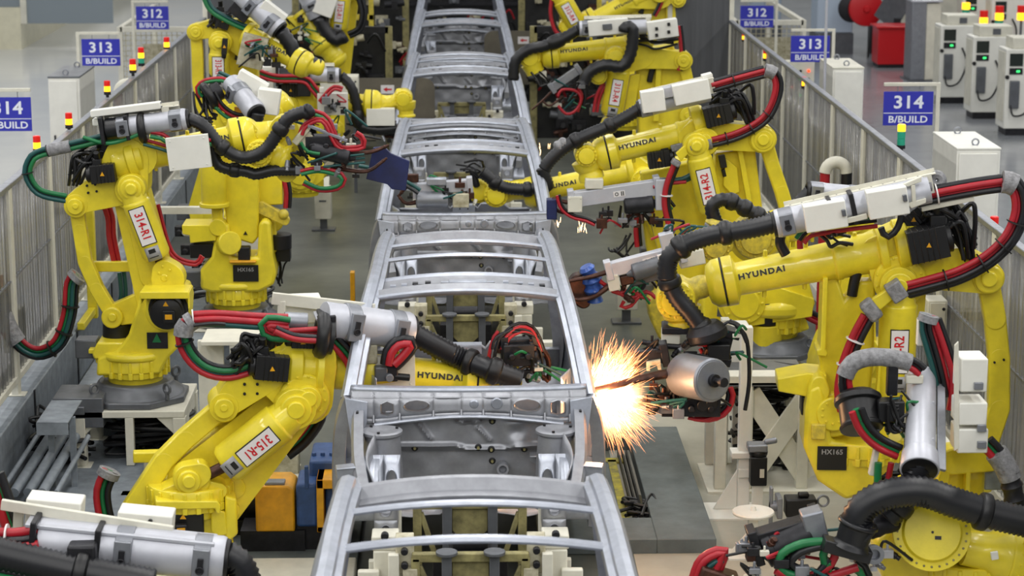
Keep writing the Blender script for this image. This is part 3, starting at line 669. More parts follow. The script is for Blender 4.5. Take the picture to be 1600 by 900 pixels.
    for i in range(len(xs)-1):
        a, b = xs[i], xs[i+1]
        m.grid([[fc(a+(b-a)*k/8, v, 0) for v in (0, .06, .12, .18)] for k in range(9)])
        m.grid([[fc(a+(b-a)*k/8, v, 0) for v in (.82, .9, 1)] for k in range(9)])
        if i in hol: holecell(m, a, b, .18, .82, hol[i], fc)
        else: m.grid([[fc(a+(b-a)*k/8, v, -.010*sstep(0, .2, k/8)*(1-sstep(.8, 1, k/8)) if i in (3, 5) else 0) for v in (.18, .3, .5, .7, .82)] for k in range(9)])
    m.build('cowl_panel', 'steel', root, thick=.006)
    for x in xs[1:-1]: MB().beam(fc(x, .08, .008), fc(x, .95, .008), .012, .012).build('cowl_rib', 'steel', root, bevel=.003)
    m = MB(); m.lathe(fc(.03, .45, 0), (0, -1, 0), [(0, .03), (.01, .022), (.012, .01)], 14); m.build('cowl_boss', 'steel_lt', root); m = MB(); m.lathe(fc(.165, .4, 0), (0, -1, 0), [(0, .035), (.014, .03), (.014, .015)], 14)
    m.build('cowl_boss', 'steel_lt', root)
    m = MB().tube([fc(-.56+1.12*i/24, 1.0, .012) for i in range(25)], .012, 8); m.build('cowl_lower_edge', 'steel_lt', root)
    # firewall with pressings and plugs
    def fw(x, z):
        y = -.115
        y += .03*sstep(.93, .90, z)                                   # lower shelf
        y -= .026*ridge(z, .925+.02*sstep(.0, .1, abs(x-.1)-.1), .018)
        y -= .028*ridge(x-.7*(1.1-z), -.31, .022)*(z > .98)*(x < .02)
        y -= .028*ridge(x+.9*(z-.98), .12, .02)*(.97 < z < 1.06)
        y -= .035*sstep(.12, .0, abs((x-.28)/.9))*sstep(.10, .06, abs(z-1.02))
        y += .03*math.exp(-((x-.28)**2+(z-1.03)**2)/.0016)
        y -= .022*ridge((x+.0)**2/.010+(z-1.125)**2/.0016, 1, .35)
        y += .006*math.sin(x*23)*math.sin(z*31)*.5
        return y
    nx, nz = 90, 56; m = MB()
    m.grid([[W(-.50+1.0*i/nx, fw(-.50+1.0*i/nx, .56+.60*j/nz), .56+.60*j/nz) for j in range(nz+1)] for i in range(nx+1)])
    m.build('firewall', 'steel', root, thick=.006, ang=60)
    for a, b in ((72, 200), (200, 170), (255, 185), (275, 178), (330, 148), (353, 165), (438, 165), (490, 212), (127, 343), (424, 342), (485, 350), (640, 355), (490, 420), (468, 138)):
        x = (600+a/3-727)/262; z = 4.67-(903+b/3)*13.15*.9776/3500
        m = MB(); m.lathe(W(x, fw(x, z)+.004, z), (0, -1, 0), [(0, .021), (.010, .021), (.013, .014)], 12, mi=0)
        m.lathe(W(x, fw(x, z)-.004, z), (0, -1, 0), [(0, .009), (.024, .008)], 8, mi=1)
        m.build('rubber_plug', ['black', 'olive'], root)
    m = MB().lathe(W(.20, -.10, .80), (0, -1, .1), [(0, .04), (.07, .036), (.07, .024), (.02, .022)], 18); m.build('steering_boss', 'steel', root)
    m = MB().beam(W(.38, -.13, .87), W(.52, -.3, .85), .05, .04); m.box(W(.43, -.18, .90), (.14, .09, .01)); m.build('battery_tray', 'steel', root, bevel=.004)
    # floor, tunnel, seat cross members, rear floor and back panel
    m = MB(); nx = 26
    m.grid([[W(-.76+1.52*i/nx, -.1+2.2*j/12, .50+.10*sstep(.20, .08, abs(-.76+1.52*i/nx))+.008*math.sin(i*1.6)) for j in range(13)] for i in range(nx+1)]); m.build('floor_pan', 'steel', root, thick=.006)
    m = MB()
    for y in (.55, 1.05): m.beam(W(-.74, y, .53), W(-.12, y, .55), .09, .07); m.beam(W(.12, y, .55), W(.74, y, .53), .09, .07)
    m.build('seat_cross_member', 'steel', root, bevel=.008)
    m = MB(); prof = [(2.05, .50), (2.08, .66), (2.2, .70), (2.5, .68), (2.9, .68), (3.0, .70)]
    m.grid([[W(-.62+1.24*i/30, y, z-.02*ridge((-.62+1.24*i/30), .0, .25)*(2.3 < y < 2.95)+.01*math.sin(i*1.2)*(y > 2.3)) for y, z in prof] for i in range(31)]); m.build('rear_floor', 'steel', root, thick=.006)
    m = MB(); rows = []
    for i in range(41):
        x = -.68+1.36*i/40; e = sstep(.45, .38, abs(x)); dip = sstep(.17, .12, abs(x))*.0
        zt = .80+.05*e-.05*sstep(.17, .13, abs(x))*e+.03*sstep(.12, .10, abs(x))
        rows.append([W(x, 3.03, .55), W(x, 3.0, .66), W(x, 2.98, zt-.05), W(x, 2.955, zt-.005), W(x, 2.93, zt), W(x, 2.90, zt-.01)])
    m.grid(rows); m.build('back_panel', 'steel', root, thick=.008)
    m = MB().box(W(0, 2.90, .835), (.22, .10, .012)).box(W(0, 2.85, .80), (.22, .012, .07))
    for x in (-.04, .04): m.cyl(W(x, 2.842, .805), W(x, 2.846, .805), .008, n=8, mi=1)
    m.build('striker_bracket', ['steel_lt', 'dark'], root, bevel=.004)
    return root
def carrier(yc):
    """welding jig carrier between two bodies: towers that hold the nose of the body, cross frames, rails"""
    root = thing('body_carrier', (0, yc-1.4, 0), '', 'carrier')
    def W(x, y, z): return V((x, yc+y, z))
    for s in (-1, 1):
        m = MB(); m.beam(W(s*.47, -1.16, .12), W(s*.47, -1.16, .66), .13, .12); m.box(W(s*.47, -1.13, .70), (.15, .16, .08)); m.box(W(s*.40, -1.22, .58), (.1, .06, .16)); m.box(W(s*.56, -1.24, .45), (.12, .05, .22))
        m.build('clamp_tower', 'cream', root, bevel=.008)
        m = MB(); m.box(W(s*.36, -1.25, .66), (.1, .12, .2)); m.box(W(s*.33, -1.3, .5), (.08, .1, .2)); m.cyl(W(s*.36, -1.32, .7), W(s*.36, -1.36, .7), .02, n=10, mi=1); m.cyl(W(s*.36, -1.32, .62), W(s*.36, -1.36, .62), .02, n=10, mi=1); m.cyl(W(s*.47, -1.2, .75), W(s*.47, -1.24, .75), .022, n=10, mi=1)
        m.build('clamp_head', ['cream_dirty', 'dark'], root, bevel=.005)
        m = MB(); m.beam(W(s*.64, -2.0, .2), W(s*.64, -2.0, .56), .06, .06); m.box(W(s*.62, -2.0, .6), (.12, .1, .06)); m.build('side_post', 'cream', root, bevel=.005)
        m = MB(); m.beam(W(s*.38, -2.45, .06), W(s*.38, 3.3, .06), .14, .12); m.build('conveyor_rail', 'iron', root, bevel=.01)
        for y in (.2, 1.6, 2.7):
            m = MB(); m.beam(W(s*.5, y, .12), W(s*.5, y, .40), .09, .09); m.box(W(s*.5, y, .41), (.16, .16, .03)); m.build('support_pad', 'cream_dirty', root, bevel=.005)
    for y, zt in ((-.75, .78), (-1.32, .66)):
        m = MB()
        for x in (-.30, .30): m.beam(W(x, y, .12), W(x, y, zt), .05, .05)
        m.beam(W(-.32, y, zt), W(.32, y, zt), .05, .05); m.beam(W(-.32, y, .2), W(.32, y, .2), .06, .06)
        for s in (-1, 1): m.beam(W(s*.28, y, zt-.05), W(s*.12, y, .22), .03, .03)
        m.build('cross_frame', 'olive', root, bevel=.006)
        m = MB()
        for x in (-.13, .13): m.beam(W(x, y-.05, .1), W(x, y-.05, zt+.03), .055, .04); m.cyl(W(x, y-.05, zt+.03), W(x, y-.05, zt+.05), .06, n=20); m.cyl(W(x, y-.05, .24), W(x, y-.05, .26), .06, n=20)
        m.build('grey_post', 'iron', root, bevel=.004)
        m = MB(); m.prism([W(-.10, y, zt-.03), W(.10, y, zt-.03), W(.10, y, zt-.16), W(.06, y, zt-.20), W(-.06, y, zt-.20), W(-.10, y, zt-.16)], (0, .02, 0)); m.build('centre_plate', 'olive', root, bevel=.004)
        for s in (-1, 1):
            m = MB(); m.beam(W(s*.42, y, .12), W(s*.42, y, zt+.02), .06, .05); m.box(W(s*.50, y, .38), (.16, .05, .14)); m.build('outer_upright', 'cream', root, bevel=.005)
    m = MB(); m.box(W(0, -1.02, .58), (.24, .18, .06)); m.box(W(0, -1.02, .40), (.42, .10, .30)); m.cyl(W(-.1, -1.02, .64), W(.1, -1.02, .64), .05, n=16); m.build('drive_unit', 'dark', root, bevel=.008)
    m = MB(); m.beam(W(-.72, -1.2, .16), W(.72, -1.2, .16), .14, .10); m.beam(W(-.66, -2.2, .14), W(.66, -2.2, .14), .10, .08); m.beam(W(-.6, 1.6, .16), W(.6, 1.6, .16), .12, .08); m.build('base_beam', 'cream', root, bevel=.01)
    return root
PITCHY = 5.84; YC = [12.98+PITCHY*k for k in range(-1, 5)]
labs = ['nearest bare grey steel car body, cut by the bottom edge of the photo',
        'bare grey steel car body being spot welded beside the bright sparks, second from the camera',
        'bare grey steel car body third from the camera, yellow robot wrist inside its windscreen opening',
        'bare steel car body fourth from the camera, yellow robot wrist at its left side',
        'bare grey steel car body fifth from the camera, dark tooling at both sides',
        'bare grey steel car body farthest along the line, at the top edge of the photo']
cb = car_body(YC[0]); cl = carrier(YC[0])
for i, y in enumerate(YC):
    c = cb if i == 0 else copy_tree(cb); c.location = (0, y, 0); tag(c, labs[i], 'car body', 'bare car bodies on the line')
    k = cl if i == 0 else copy_tree(cl); k.location = (0, y-1.4, 0)
    tag(k, 'cream jig carrier under the nose of the '+['nearest', 'second', 'third', 'fourth', 'fifth', 'farthest'][i]+' car body', 'carrier', 'jig carriers under the car bodies')
# ================================================================ welding robots
CL = dict(r='red', g='green', t='teal', k='hose')
class Rob:
    def __init__(s, name, label, Y, base, yaw=0, zb=.55, group='yellow welding robots along the line'):
        """base: pixel under the slewing ring; the arm works in an upright plane through it, turned by yaw"""
        p = PY(*base, Y); s.O = V((p.x, Y, 0)); s.zb = zb
        a = math.radians(yaw); s.u = V((math.cos(a), math.sin(a), 0)); s.n = V((-math.sin(a), math.cos(a), 0)); s.z = V((0, 0, 1))
        s.root = thing(name, (p.x, Y, zb), label, 'robot', group); s.base = V((p.x, Y, p.z))
    def q(s, px, py, off=0):
        d = ray(px, py); return CAM+d*((s.O+s.n*off-CAM).dot(s.n)/d.dot(s.n))
    def pts(s, L, off=0): return [s.q(*(p if len(p) > 2 else (p[0], p[1], off))) for p in L]
    def to2(s, p): r = p-s.O; return (r.dot(s.u), r.z)
    def fr2(s, a, b, off): return s.O+s.u*a+s.n*off+V((0, 0, b))
    def hull(s, m, circ, t, off=0, mi=0, seg=20):
        """convex plate round circles ((px,py), radius), thickness t centred on off"""
        P = []; s.j = (getattr(s, 'j', 0)+1) % 9; t += .0017*s.j
        for c, r in circ:
            a, b = s.to2(s.q(c[0], c[1], off-t/2))
            P += [(a+r*math.cos(2*math.pi*k/seg), b+r*math.sin(2*math.pi*k/seg)) for k in range(seg)] if r > 0 else [(a, b)]
        m.prism([s.fr2(a, b, off-t/2) for a, b in hull2(P)], s.n*t, mi)
    def poly(s, m, pp, t, off=0, mi=0):
        s.j = (getattr(s, 'j', 0)+1) % 9; t += .0017*s.j
        m.prism([s.fr2(*s.to2(s.q(a, b, off-t/2)), off-t/2) for a, b in pp], s.n*t, mi)
    def disc(s, m, c, r, t, off=0, mi=0, prof=None):
        s.j = (getattr(s, 'j', 0)+1) % 9; t += .0013*s.j; p = s.q(c[0], c[1], off); m.lathe(p, -s.n, prof or [(0, r), (t*.8, r), (t, r*.93)], 28, mi)
    def bolts(s, m, c, R, n, r, off, mi=0, t=.012):
        p = s.q(c[0], c[1], off)
        for k in range(n):
            a = 2*math.pi*k/n+.3; b = p+s.u*(R*math.cos(a))+s.z*(R*math.sin(a)); m.lathe(b, -s.n, [(0, r), (t, r*.9)], 8, mi)
    def B(s, m, name, mt, bevel=.008, par=None, label=None, ang=38): return m.build(name, mt, par or s.root, bevel=bevel, label=label, ang=ang)
    # ---- base and turret
    def pedestal(s, rise=True):
        c = s.base; z0 = s.zb
        m = MB(); pts = []
        for k in range(8): a = math.pi/8+k*math.pi/4; pts.append(V((c.x+.40*math.cos(a), c.y+.40*math.sin(a), z0-.13)))
        m.prism(pts, (0, 0, .05)); m.lathe((c.x, c.y, z0-.09), (0, 0, 1), [(0, .36), (.03, .34), (.06, .29), (.10, .27)], 32)
        s.B(m, 'base_casting', 'iron', .01)
        for k in range(4):
            a = math.pi/4+k*math.pi/2; e = c+V((.37*math.cos(a), .37*math.sin(a), 0)); e.z = z0-.03
            MB().torus(e+V((0, 0, .03)), (math.sin(a), -math.cos(a), 0), .034, .011).cyl(e-V((0, 0, .05)), e, .016, n=10).build('eye_bolt', 'iron', s.root)
        if rise:
            h = z0-.13; t = thing('robot_riser', (c.x, c.y, 0), 'cream welded steel riser under the '+rise, 'stand', 'cream risers under the robots')
            m = MB(); m.bx(c.x-.40, c.x+.40, c.y-.40, c.y+.40, h-.05, h); t0 = m.build('top_plate', 'cream', t, bevel=.006)
            for i in (-1, 1):
                for j in (-1, 1):
                    m = MB(); m.bx(c.x+i*.36-.045, c.x+i*.36+.045, c.y+j*.36-.045, c.y+j*.36+.045, .015, h-.05); m.bx(c.x+i*.36-.08, c.x+i*.36+.08, c.y+j*.36-.08, c.y+j*.36+.08, 0, .015)
                    m.prism([V((c.x+i*.32, c.y+j*.36-.02, h-.05)), V((c.x+i*.19, c.y+j*.36-.02, h-.05)), V((c.x+i*.32, c.y+j*.36-.02, h-.18))], (0, .04, 0)); m.build('leg', 'cream', t, bevel=.005)
                m = MB(); m.bx(c.x+i*.36-.03, c.x+i*.36+.03, c.y-.32, c.y+.32, h-.16, h-.05); m.build('side_rail', 'cream', t, bevel=.004)
            m = MB(); m.bx(c.x-.03, c.x+.03, c.y-.40, c.y-.34, .015, h-.05); m.build('mid_post', 'cream', t, bevel=.004)
    def ring(s, r=.245):
        c = V((s.base.x, s.base.y, s.zb)); m = MB()
        m.lathe(c, (0, 0, 1), [(0, r*.80), (.05, r*.84), (.055, r*.93), (.10, r*.95), (.105, r), (.19, r), (.2, r*.97)], 40)
        for k in range(20):
            a = 2*math.pi*k/20; d = V((math.cos(a), math.sin(a), 0)); t = V((-d.y, d.x, 0))
            m.box(c+d*(r*.97)+V((0, 0, .085)), (.035, .03, .05), (d, t, s.z)); m.box(c+d*(r*1.0)+V((0, 0, .15)), (.02, .022, .08), (d, t, s.z))
        s.B(m, 'slewing_ring', 'yellow', .004)
    def turret(s, S, rs=.19, hw=.27, cheek=.11, gap=.15, np=True, cheeks=True):
        c = V((s.base.x, s.base.y, s.zb+.19)); a0, b0 = s.to2(c); m = MB()
        def fr(pp, off, t): m.prism([s.fr2(a, b, off-t/2) for a, b in pp], s.n*t)
        # body on the ring
        k = 1 if cheeks else .45; m.lathe(c, (0, 0, 1), [(0, .26), (.02, .30 if cheeks else .27), (.10*k, .30 if cheeks else .27), (.14*k, .25)], 32)
        fr([(a0-hw, b0+.01), (a0+hw, b0+.01), (a0+hw+.03*k, b0+.12*k), (a0+hw*.9, b0+.30*k), (a0-hw*.9, b0+.30*k), (a0-hw-.03*k, b0+.12*k)], 0, .44*(1 if cheeks else .8))
        s.B(m, 'turret', 'yellow', .02)
        sp = s.q(S[0], S[1], -.2)
        sa, sb = s.to2(sp)
        for sg in ((-1, 1) if cheeks else ()):
            m = MB(); P = [(a0-hw, b0+.02), (a0+hw, b0+.02), (a0-hw*1.05, b0+.16), (a0+hw*1.05, b0+.16)]+[(sa+rs*math.cos(2*math.pi*k/24), sb+rs*math.sin(2*math.pi*k/24)) for k in range(24)]
            fr(hull2(P), sg*(gap+cheek/2), cheek)
            m.lathe(s.fr2(sa, sb, sg*(gap+cheek)), s.n*sg, [(0, rs*.86), (.03, rs*.84), (.035, rs*.6), (.05, rs*.58)], 32)
            for k in range(10):
                an = 2*math.pi*k/10; m.lathe(s.fr2(sa+rs*.72*math.cos(an), sb+rs*.72*math.sin(an), sg*(gap+cheek+.03)), s.n*sg, [(0, .012), (.012, .011)], 8)
            s.B(m, 'shoulder_cheek', 'yellow', .014)
        s.sh = (sa, sb)
        if np:
            k = V((c.x, c.y, c.z+.15))-s.n*.222
            m = MB().box(k, (.20, .006, .13), (s.u, s.n, s.z)); b = s.B(m, 'name_plate', 'ink', .002)
            m = MB(); addtext(m, 'HX165', k-s.n*.004+s.z*.025, s.u, s.z, .045); m.build('lettering', 'inkgrey', b)
        m = MB(); m.box(V((c.x, c.y, c.z+.05))-s.u*(hw+.08)+s.n*.05, (.16, .16, .14), (s.u, s.n, s.z)); s.B(m, 'cable_box', 'iron', .01)
    def shoulder_motor(s, S, hat=None, off=-.30):
        m = MB(); p = s.q(S[0], S[1], off+.06)
        m.lathe(p, -s.n, [(0, .14), (.04, .145), (.05, .12), (.16, .12), (.17, .105)], 24)
        m.box(p-s.n*.13+s.z*-.02+s.u*.02, (.09, .12, .09), (s.u, s.n, s.z)); s.B(m, 'shoulder_motor', 'black', .006)
        m = MB(); m.prism([p-s.n*.172+s.z*.055+s.u*(-.02), p-s.n*.172+s.z*.055+s.u*.02, p-s.n*.172+s.z*.09], -s.n*.002); s.B(m, 'warning_triangle', 'orange', 0); m = MB(); m.box(p-s.n*.192-s.z*.02+s.u*.02, (.05, .004, .035), (s.u, s.n, s.z)); s.B(m, 'warning_label', 'orange', 0)
        if hat:
            m = MB(); t = .012; cc = p-s.n*.10+s.z*.165; w, d, h = hat
            m.box(cc, (w, d, t), (s.u, s.n, s.z)); m.box(cc-s.n*(d/2)-s.z*.02, (w, t, .05), (s.u, s.n, s.z))
            m.box(cc+s.u*(w/2)-s.z*h/2, (t, d, h), (s.u, s.n, s.z)); m.box(cc-s.u*(w/2)-s.z*h*.35, (t, d, h*.7), (s.u, s.n, s.z)); s.B(m, 'motor_guard', 'yellow', .004)
    # ---- arm
    def lower_arm(s, S, E, r0=.17, r1=.13, t=.15, off=.0, rib=True):
        m = MB(); s.hull(m, [(S, r0), (E, r1)], t, off)
        f = lambda a, b, k: (a[0]+(b[0]-a[0])*k, a[1]+(b[1]-a[1])*k)
        if rib: s.hull(m, [(f(S, E, .22), r0*.55), (f(S, E, .78), r1*.55)], t+.03, off)
        s.disc(m, E, r1*.95, .05, off-t/2); s.disc(m, E, r1*.6, .03, off-t/2-.05); s.bolts(m, E, r1*.75, 8, .011, off-t/2-.05)
        s.disc(m, S, r0*.8, .03, off-t/2); s.B(m, 'lower_arm', 'yellow', .014)
    def balancer(s, A, Bp, r, plate, off=-.17, rod=None, frac=(.1, .62), flip=False, text=None, textlen=None):
        """spring balancer: cylinder from A (top eye) to Bp with the number plate; rod on to its lower pivot"""
        a = s.q(*A, off); b = s.q(*Bp, off); d = (b-a).normalized(); L = (b-a).length; m = MB()
        s.hull(m, [(A, r*1.0)], .10, off); m.lathe(a, d, [(r*.2, r*.82), (r*.9, r*.9), (r*1.0, r), (L-.03, r), (L, r*.85), (L+.012, r*.5)], 30)
        s.disc(m, A, r*.75, .03, off-.05); s.disc(m, A, r*.42, .03, off-.08); s.B(m, 'balancer_cylinder', 'yellow', .008)
        if rod:
            e = s.q(*rod, off); m = MB(); m.cyl(b, e, r*.28, n=16); s.B(m, 'piston_rod', 'copper', 0)
            m = MB(); s.disc(m, rod, r*.5, .08, off+.04); m.lathe(e-s.n*.04, -s.n, [(0, r*.3), (.02, r*.28)], 16); m.beam(e, e+(e-b).normalized()*r*.9, .08, .10); s.B(m, 'rod_eye', 'yellow', .008)
        # number plate laid on the cylinder
        if plate:
            Lp = textlen or min(.27, L*.62); mid = a+d*(L*frac[0]+r*.9+Lp/2); w = min(.105, r*1.1)
            out = (-s.n-d*(-s.n).dot(d)).normalized(); sd = d.cross(out)
            bo = MB().box(mid+out*(r-.003), (Lp+.012, w+.012, .012), (d, sd, out)).build('plate_frame', 'ink', s.root)
            MB().box(mid+out*(r+.004), (Lp, w, .003), (d, sd, out)).build('number_plate', 'platewhite', bo)
            ax = -d if flip else d; m = MB(); addtext(m, plate, mid+out*(r+.0075), ax, out.cross(ax), w*.80, stretch=min(1.0, Lp*.9/(len(plate)*w*.80*.60))); m.build('lettering', 'platered', bo)
            # grey caution sticker below
            m = MB(); rows = []; mid2 = mid+d*(Lp/2+.075)
            for i in range(7):
                th = (i/6-.5)*w/r; o = out*math.cos(th)+sd*math.sin(th); rows.append([mid2+o*(r+.003)-d*.05, mid2+o*(r+.003)+d*.05])
            st = m.grid(rows).build('caution_sticker', 'inkgrey', s.root, thick=.002)
            m = MB(); wraptext(m, '\u25B2 !', mid2-d*.01, d, None, r+.006, .05, out=out) if False else m.box(mid2+out*(r+.005)-d*.02, (.05, .03, .002), (sd, d, out)); m.box(mid2+out*(r+.005)+d*.025, (.07, .006, .002), (sd, d, out)); m.build('print', 'ink', st)
    def elbow(s, E, circ, R, t=.20, off=.0, r=.09, holes=None):
        """elbow casting: hull pieces; R rear lever eye"""
        m = MB()
        for c in circ: s.hull(m, c, t, off)
        s.hull(m, [(R, r)], t+.02, off); s.disc(m, R, r*.7, .03, off-t/2-.01); s.disc(m, R, r*.25, .01, off-t/2-.04)
        s.disc(m, E, .115, .05, off-t/2); s.disc(m, E, .06, .03, off-t/2-.05); s.bolts(m, E, .085, 8, .009, off-t/2-.05)
        s.B(m, 'elbow_casting', 'yellow', .014)
        if holes:
            for h in holes:
                m = MB(); s.disc(m, h, .009, .004, off-t/2-.012); m.build('bolt_hole', 'dark', s.root)
    def link(s, P, w=.095, t=.07, off=.12, ends=True):
        m = MB(); L = [s.q(*p, off) for p in P]
        for a, b in zip(P, P[1:]): s.hull(m, [(a, w/2), (b, w/2)], t, off)
        if ends:
            for p in (P[0], P[-1]): s.disc(m, p, w*.78, .03, off-t/2); s.disc(m, p, w*.32, .02, off-t/2-.03)
        s.B(m, 'link_rod', 'yellow', .01)
    def lever(s, A, Bp, r=.08, t=.08, off=.12):
        m = MB(); s.hull(m, [(A, r), (Bp, r*1.4)], t, off); s.disc(m, A, r*.7, .03, off-t/2); s.B(m, 'drive_lever', 'yellow', .01)
    def forearm(s, F0, F1, r0=.13, r1=.105, off=0, brand=.62, fl=True, word=True, off1=None, size=.07, lugs=True):
        r0 *= .82; r1 *= .87; size = .05
        a = s.q(*F0, off); b = s.q(*F1, off if off1 is None else off1); d = (b-a).normalized(); L = (b-a).length; m = MB()
        Lk = L; m.lathe(a, d, [(0, r0*1.25), (.05, r0*1.28), (.06, r0*1.02), (L*.28, r0*.99), (L*.29, r0*1.04), (L*.32, r0*1.04), (L*.33, r0*.94), (L-.085, r1*.96), (L-.07, r1*1.3), (L-.065, r1*1.46), (L, r1*1.46)], 32)
        if lugs:
            for k in (.2, .5, .75):
                for sg in (-1, 1):
                    c = a+d*(L*k); m.cyl(c+s.z*(sg*(r1*.9)), c+s.z*(sg*(r0*1.12+.01)), .014, n=10)
        s.B(m, 'forearm', 'yellow', .006)
        m = MB(); m.lathe(b-d*.0, d, [(0, r1*1.44), (.012, r1*1.44)], 32, mi=1); m.lathe(b+d*.012, d, [(0, r1*1.44), (.05, r1*1.4), (.09, r1*1.1), (.10, r1*.7)], 32)
        for k in range(12):
            x, y = basis(d); an = 2*math.pi*k/12; m.lathe(b+d*.055+(x*math.cos(an)+y*math.sin(an))*r1*1.2, d, [(0, .011), (.014, .010)], 8)
        s.B(m, 'forearm_flange', ['yellow', 'dark'], .004); s.fd = d; s.fe = b+d*.10
        if word:
            c = a+d*(L*brand); sg = 1 if d.dot(rgt) > 0 else -1
            def rr(t): x = L*brand+t*sg; return r0*.94+(r1*.96-r0*.94)*min(1, max(0, (x-L*.33)/(L-.085-L*.33)))+.004
            m = MB(); wraptext(m, 'HYUNDAI', c, d*sg, None, rr, size, stretch=1.15, out=-s.n+s.z*.30); m.build('brand_lettering', 'ink', s.root)
    def wrist(s, chain, mt='yellow', off=0):
        """chain of (px, py, r[, off]) segments, tapering rounded castings, last one carries the tool flange"""
        P = [(s.q(c[0], c[1], c[3] if len(c) > 3 else off), c[2]) for c in chain]
        for i, ((a, ra), (b, rb)) in enumerate(zip(P, P[1:])):
            m = MB(); d = b-a; L = d.length; d.normalize()
            m.lathe(a, d, [(-ra*.5, ra*.55), (-ra*.25, ra*.85), (0, ra), (L*.3, ra*.98), (L*.5, (ra+rb)/2*.9), (L*.75, rb), (L, rb), (L+rb*.3, rb*.85), (L+rb*.5, rb*.5)], 28)
            s.B(m, 'wrist_roll' if i == 0 else 'wrist_hand', mt, .004)
    def knuckle(s, c, r, t=.2, off=0, mt='yellow'):
        m = MB(); p = s.q(*c, off-t/2); m.lathe(p+s.n*t, -s.n, [(0, r*.9), (.02, r), (t, r), (t+.02, r*.95), (t+.022, r*.72), (t+.05, r*.7), (t+.055, r*.3)], 32)
        for k in range(16):
            an = 2*math.pi*k/16; m.lathe(p+(s.u*math.cos(an)+s.z*math.sin(an))*r*.84-s.n*.02, -s.n, [(0, .009), (.012, .008)], 8)
        s.B(m, 'wrist_joint', mt, .005)
    def motor(s, P0, P1, w=.12, off=-.1, cap=True, lab=None):
        a = s.q(*P0, off); b = s.q(*P1, off); d = (b-a).normalized(); m = MB()
        m.beam(a, b, w, w, up=s.z); L = (b-a).length
        for k in range(1, 6): m.beam(a+d*(L*k/7), a+d*(L*k/7+.006), w*1.05, w*1.05, up=s.z)
        m.lathe(b, d, [(0, w*.45), (.03, w*.45), (.04, w*.3)], 18)
        if cap: m.box(b-d*L*.25+s.z*w*.62, (w*.45, w*.45, w*.35), (s.u, s.n, s.z)); m.cyl(b-d*L*.25+s.z*w*.8, b-d*L*.25+s.z*w*1.2-s.n*.03, w*.16, n=12)
        o = s.B(m, 'arm_motor', 'black', .008)
        p = a+d*(L*.5)-s.n*(w*.535); m = MB(); m.prism([p+s.u*(-.016)-s.z*.012, p+s.u*.016-s.z*.012, p+s.z*.018], -s.n*.001); m.build('warning_triangle', 'orange', o)
    def mess(s, A, B_, n=5, sag=.12, r=.013, off=-.12, mt='black', seed=1):
        """bundle of slack motor cables between two pixels"""
        rnd = random.Random(seed); a0 = s.q(*A, off); b0 = s.q(*B_, off)
        for i in range(n):
            j = lambda k: V((rnd.uniform(-k, k), rnd.uniform(-k, k), rnd.uniform(-k, k)))
            a = a0+j(.05); b = b0+j(.05); mid = (a+b)/2+V((rnd.uniform(-.06, .06), rnd.uniform(-.06, .02), sag*rnd.uniform(.5, 1.2)))+j(.03)
            MB().tube(smoothpts([a, a.lerp(mid, .6)+j(.02), mid, b.lerp(mid, .6)+j(.02), b], 5), r*rnd.uniform(.7, 1.1), 7).build('motor_cable', mt, s.root)
    # ---- dress pack
    def housing(s, P0, P1, r=.085, off=-.1, off1=None, clamps=(.15, .8), open0=.0, boxes=(), rail=True, railup=.11, seed=0, up=None, mt='silver'):
        a = s.q(*P0, off); b = s.q(*P1, off if off1 is None else off1); d = (b-a).normalized(); L = (b-a).length; m = MB()
        m.lathe(a, d, [(0, r), (L-.10, r), (L-.095, r*1.04), (L-.02, r*1.06), (L, r*1.0)], 30)
        m.lathe(b, d, [(0, r*.96), (.02, r*.92)], 30, mi=1)
        s.B(m, 'hose_housing', ['silver', 'black'], .003)
        U = V(up) if up else s.z; U = (U-d*U.dot(d)).normalized(); N = d.cross(U)
        if N.dot(s.n) > 0: N = -N
        for k in clamps:
            c = a+d*(L*k); m = MB()
            m.lathe(c-d*.045, d, [(0, r*1.03), (.002, r*1.07), (.088, r*1.07), (.09, r*1.02)], 30)
            m.box(c+N*(r*1.12), (.085, .03, r*1.5), (d, N, U)); o = s.B(m, 'clamp_strap', 'alu', .004)
            m = MB(); m.box(c+N*(r*1.12+.02), (.03, .014, r*.7), (d, N, U)); m.torus(c+N*(r*1.12+.028)-U*r*.2, N, .018, .005, 14, 6); s.B(m, 'latch', 'dark', .002, par=o)
        if rail:
            ra = a-d*.06+U*railup; rb = a+d*(L*.92)+U*railup; m = MB()
            m.beam(ra-N*.04, rb-N*.04, .05, .006, up=U); m.beam(ra-N*.065, rb-N*.065, .006, .055, up=U)
            n_ = int(L/.07)
            for k in range(n_): m.cyl(ra.lerp(rb, (k+.5)/n_)-N*.04+U*.003, ra.lerp(rb, (k+.5)/n_)-N*.04+U*.0045, .006, n=6, mi=1)
            for k in (.06, .84): m.box(ra.lerp(rb, k)-U*.05, (.05, .03, .12), (d, N, U))
            s.B(m, 'mounting_rail', ['cream', 'dark'], .002)
        for k, w, h, dd, side in boxes:       # position along, length, height, depth, side (1 towards viewer, 0 on top)
            c = a+d*(L*k)+(N*(r+dd/2+.01) if side == 1 else U*(railup+h/2) if side == 0 else U*(railup*.9+h*.25)-N*.05)
            m = MB(); m.box(c, (w, dd, h), (d, N, U)); o = s.B(m, 'junction_box', 'white', .006)
            m = MB()
            for kk in (-1, 1): m.box(c+d*(w/2+.004)+U*(kk*h*.28), (.008, dd*.4, h*.16), (d, N, U))
            s.B(m, 'hinge', 'iron', .001, par=o)
        s.hd = d; s.ha = a; s.hb = b; s.hN = N; s.hU = U
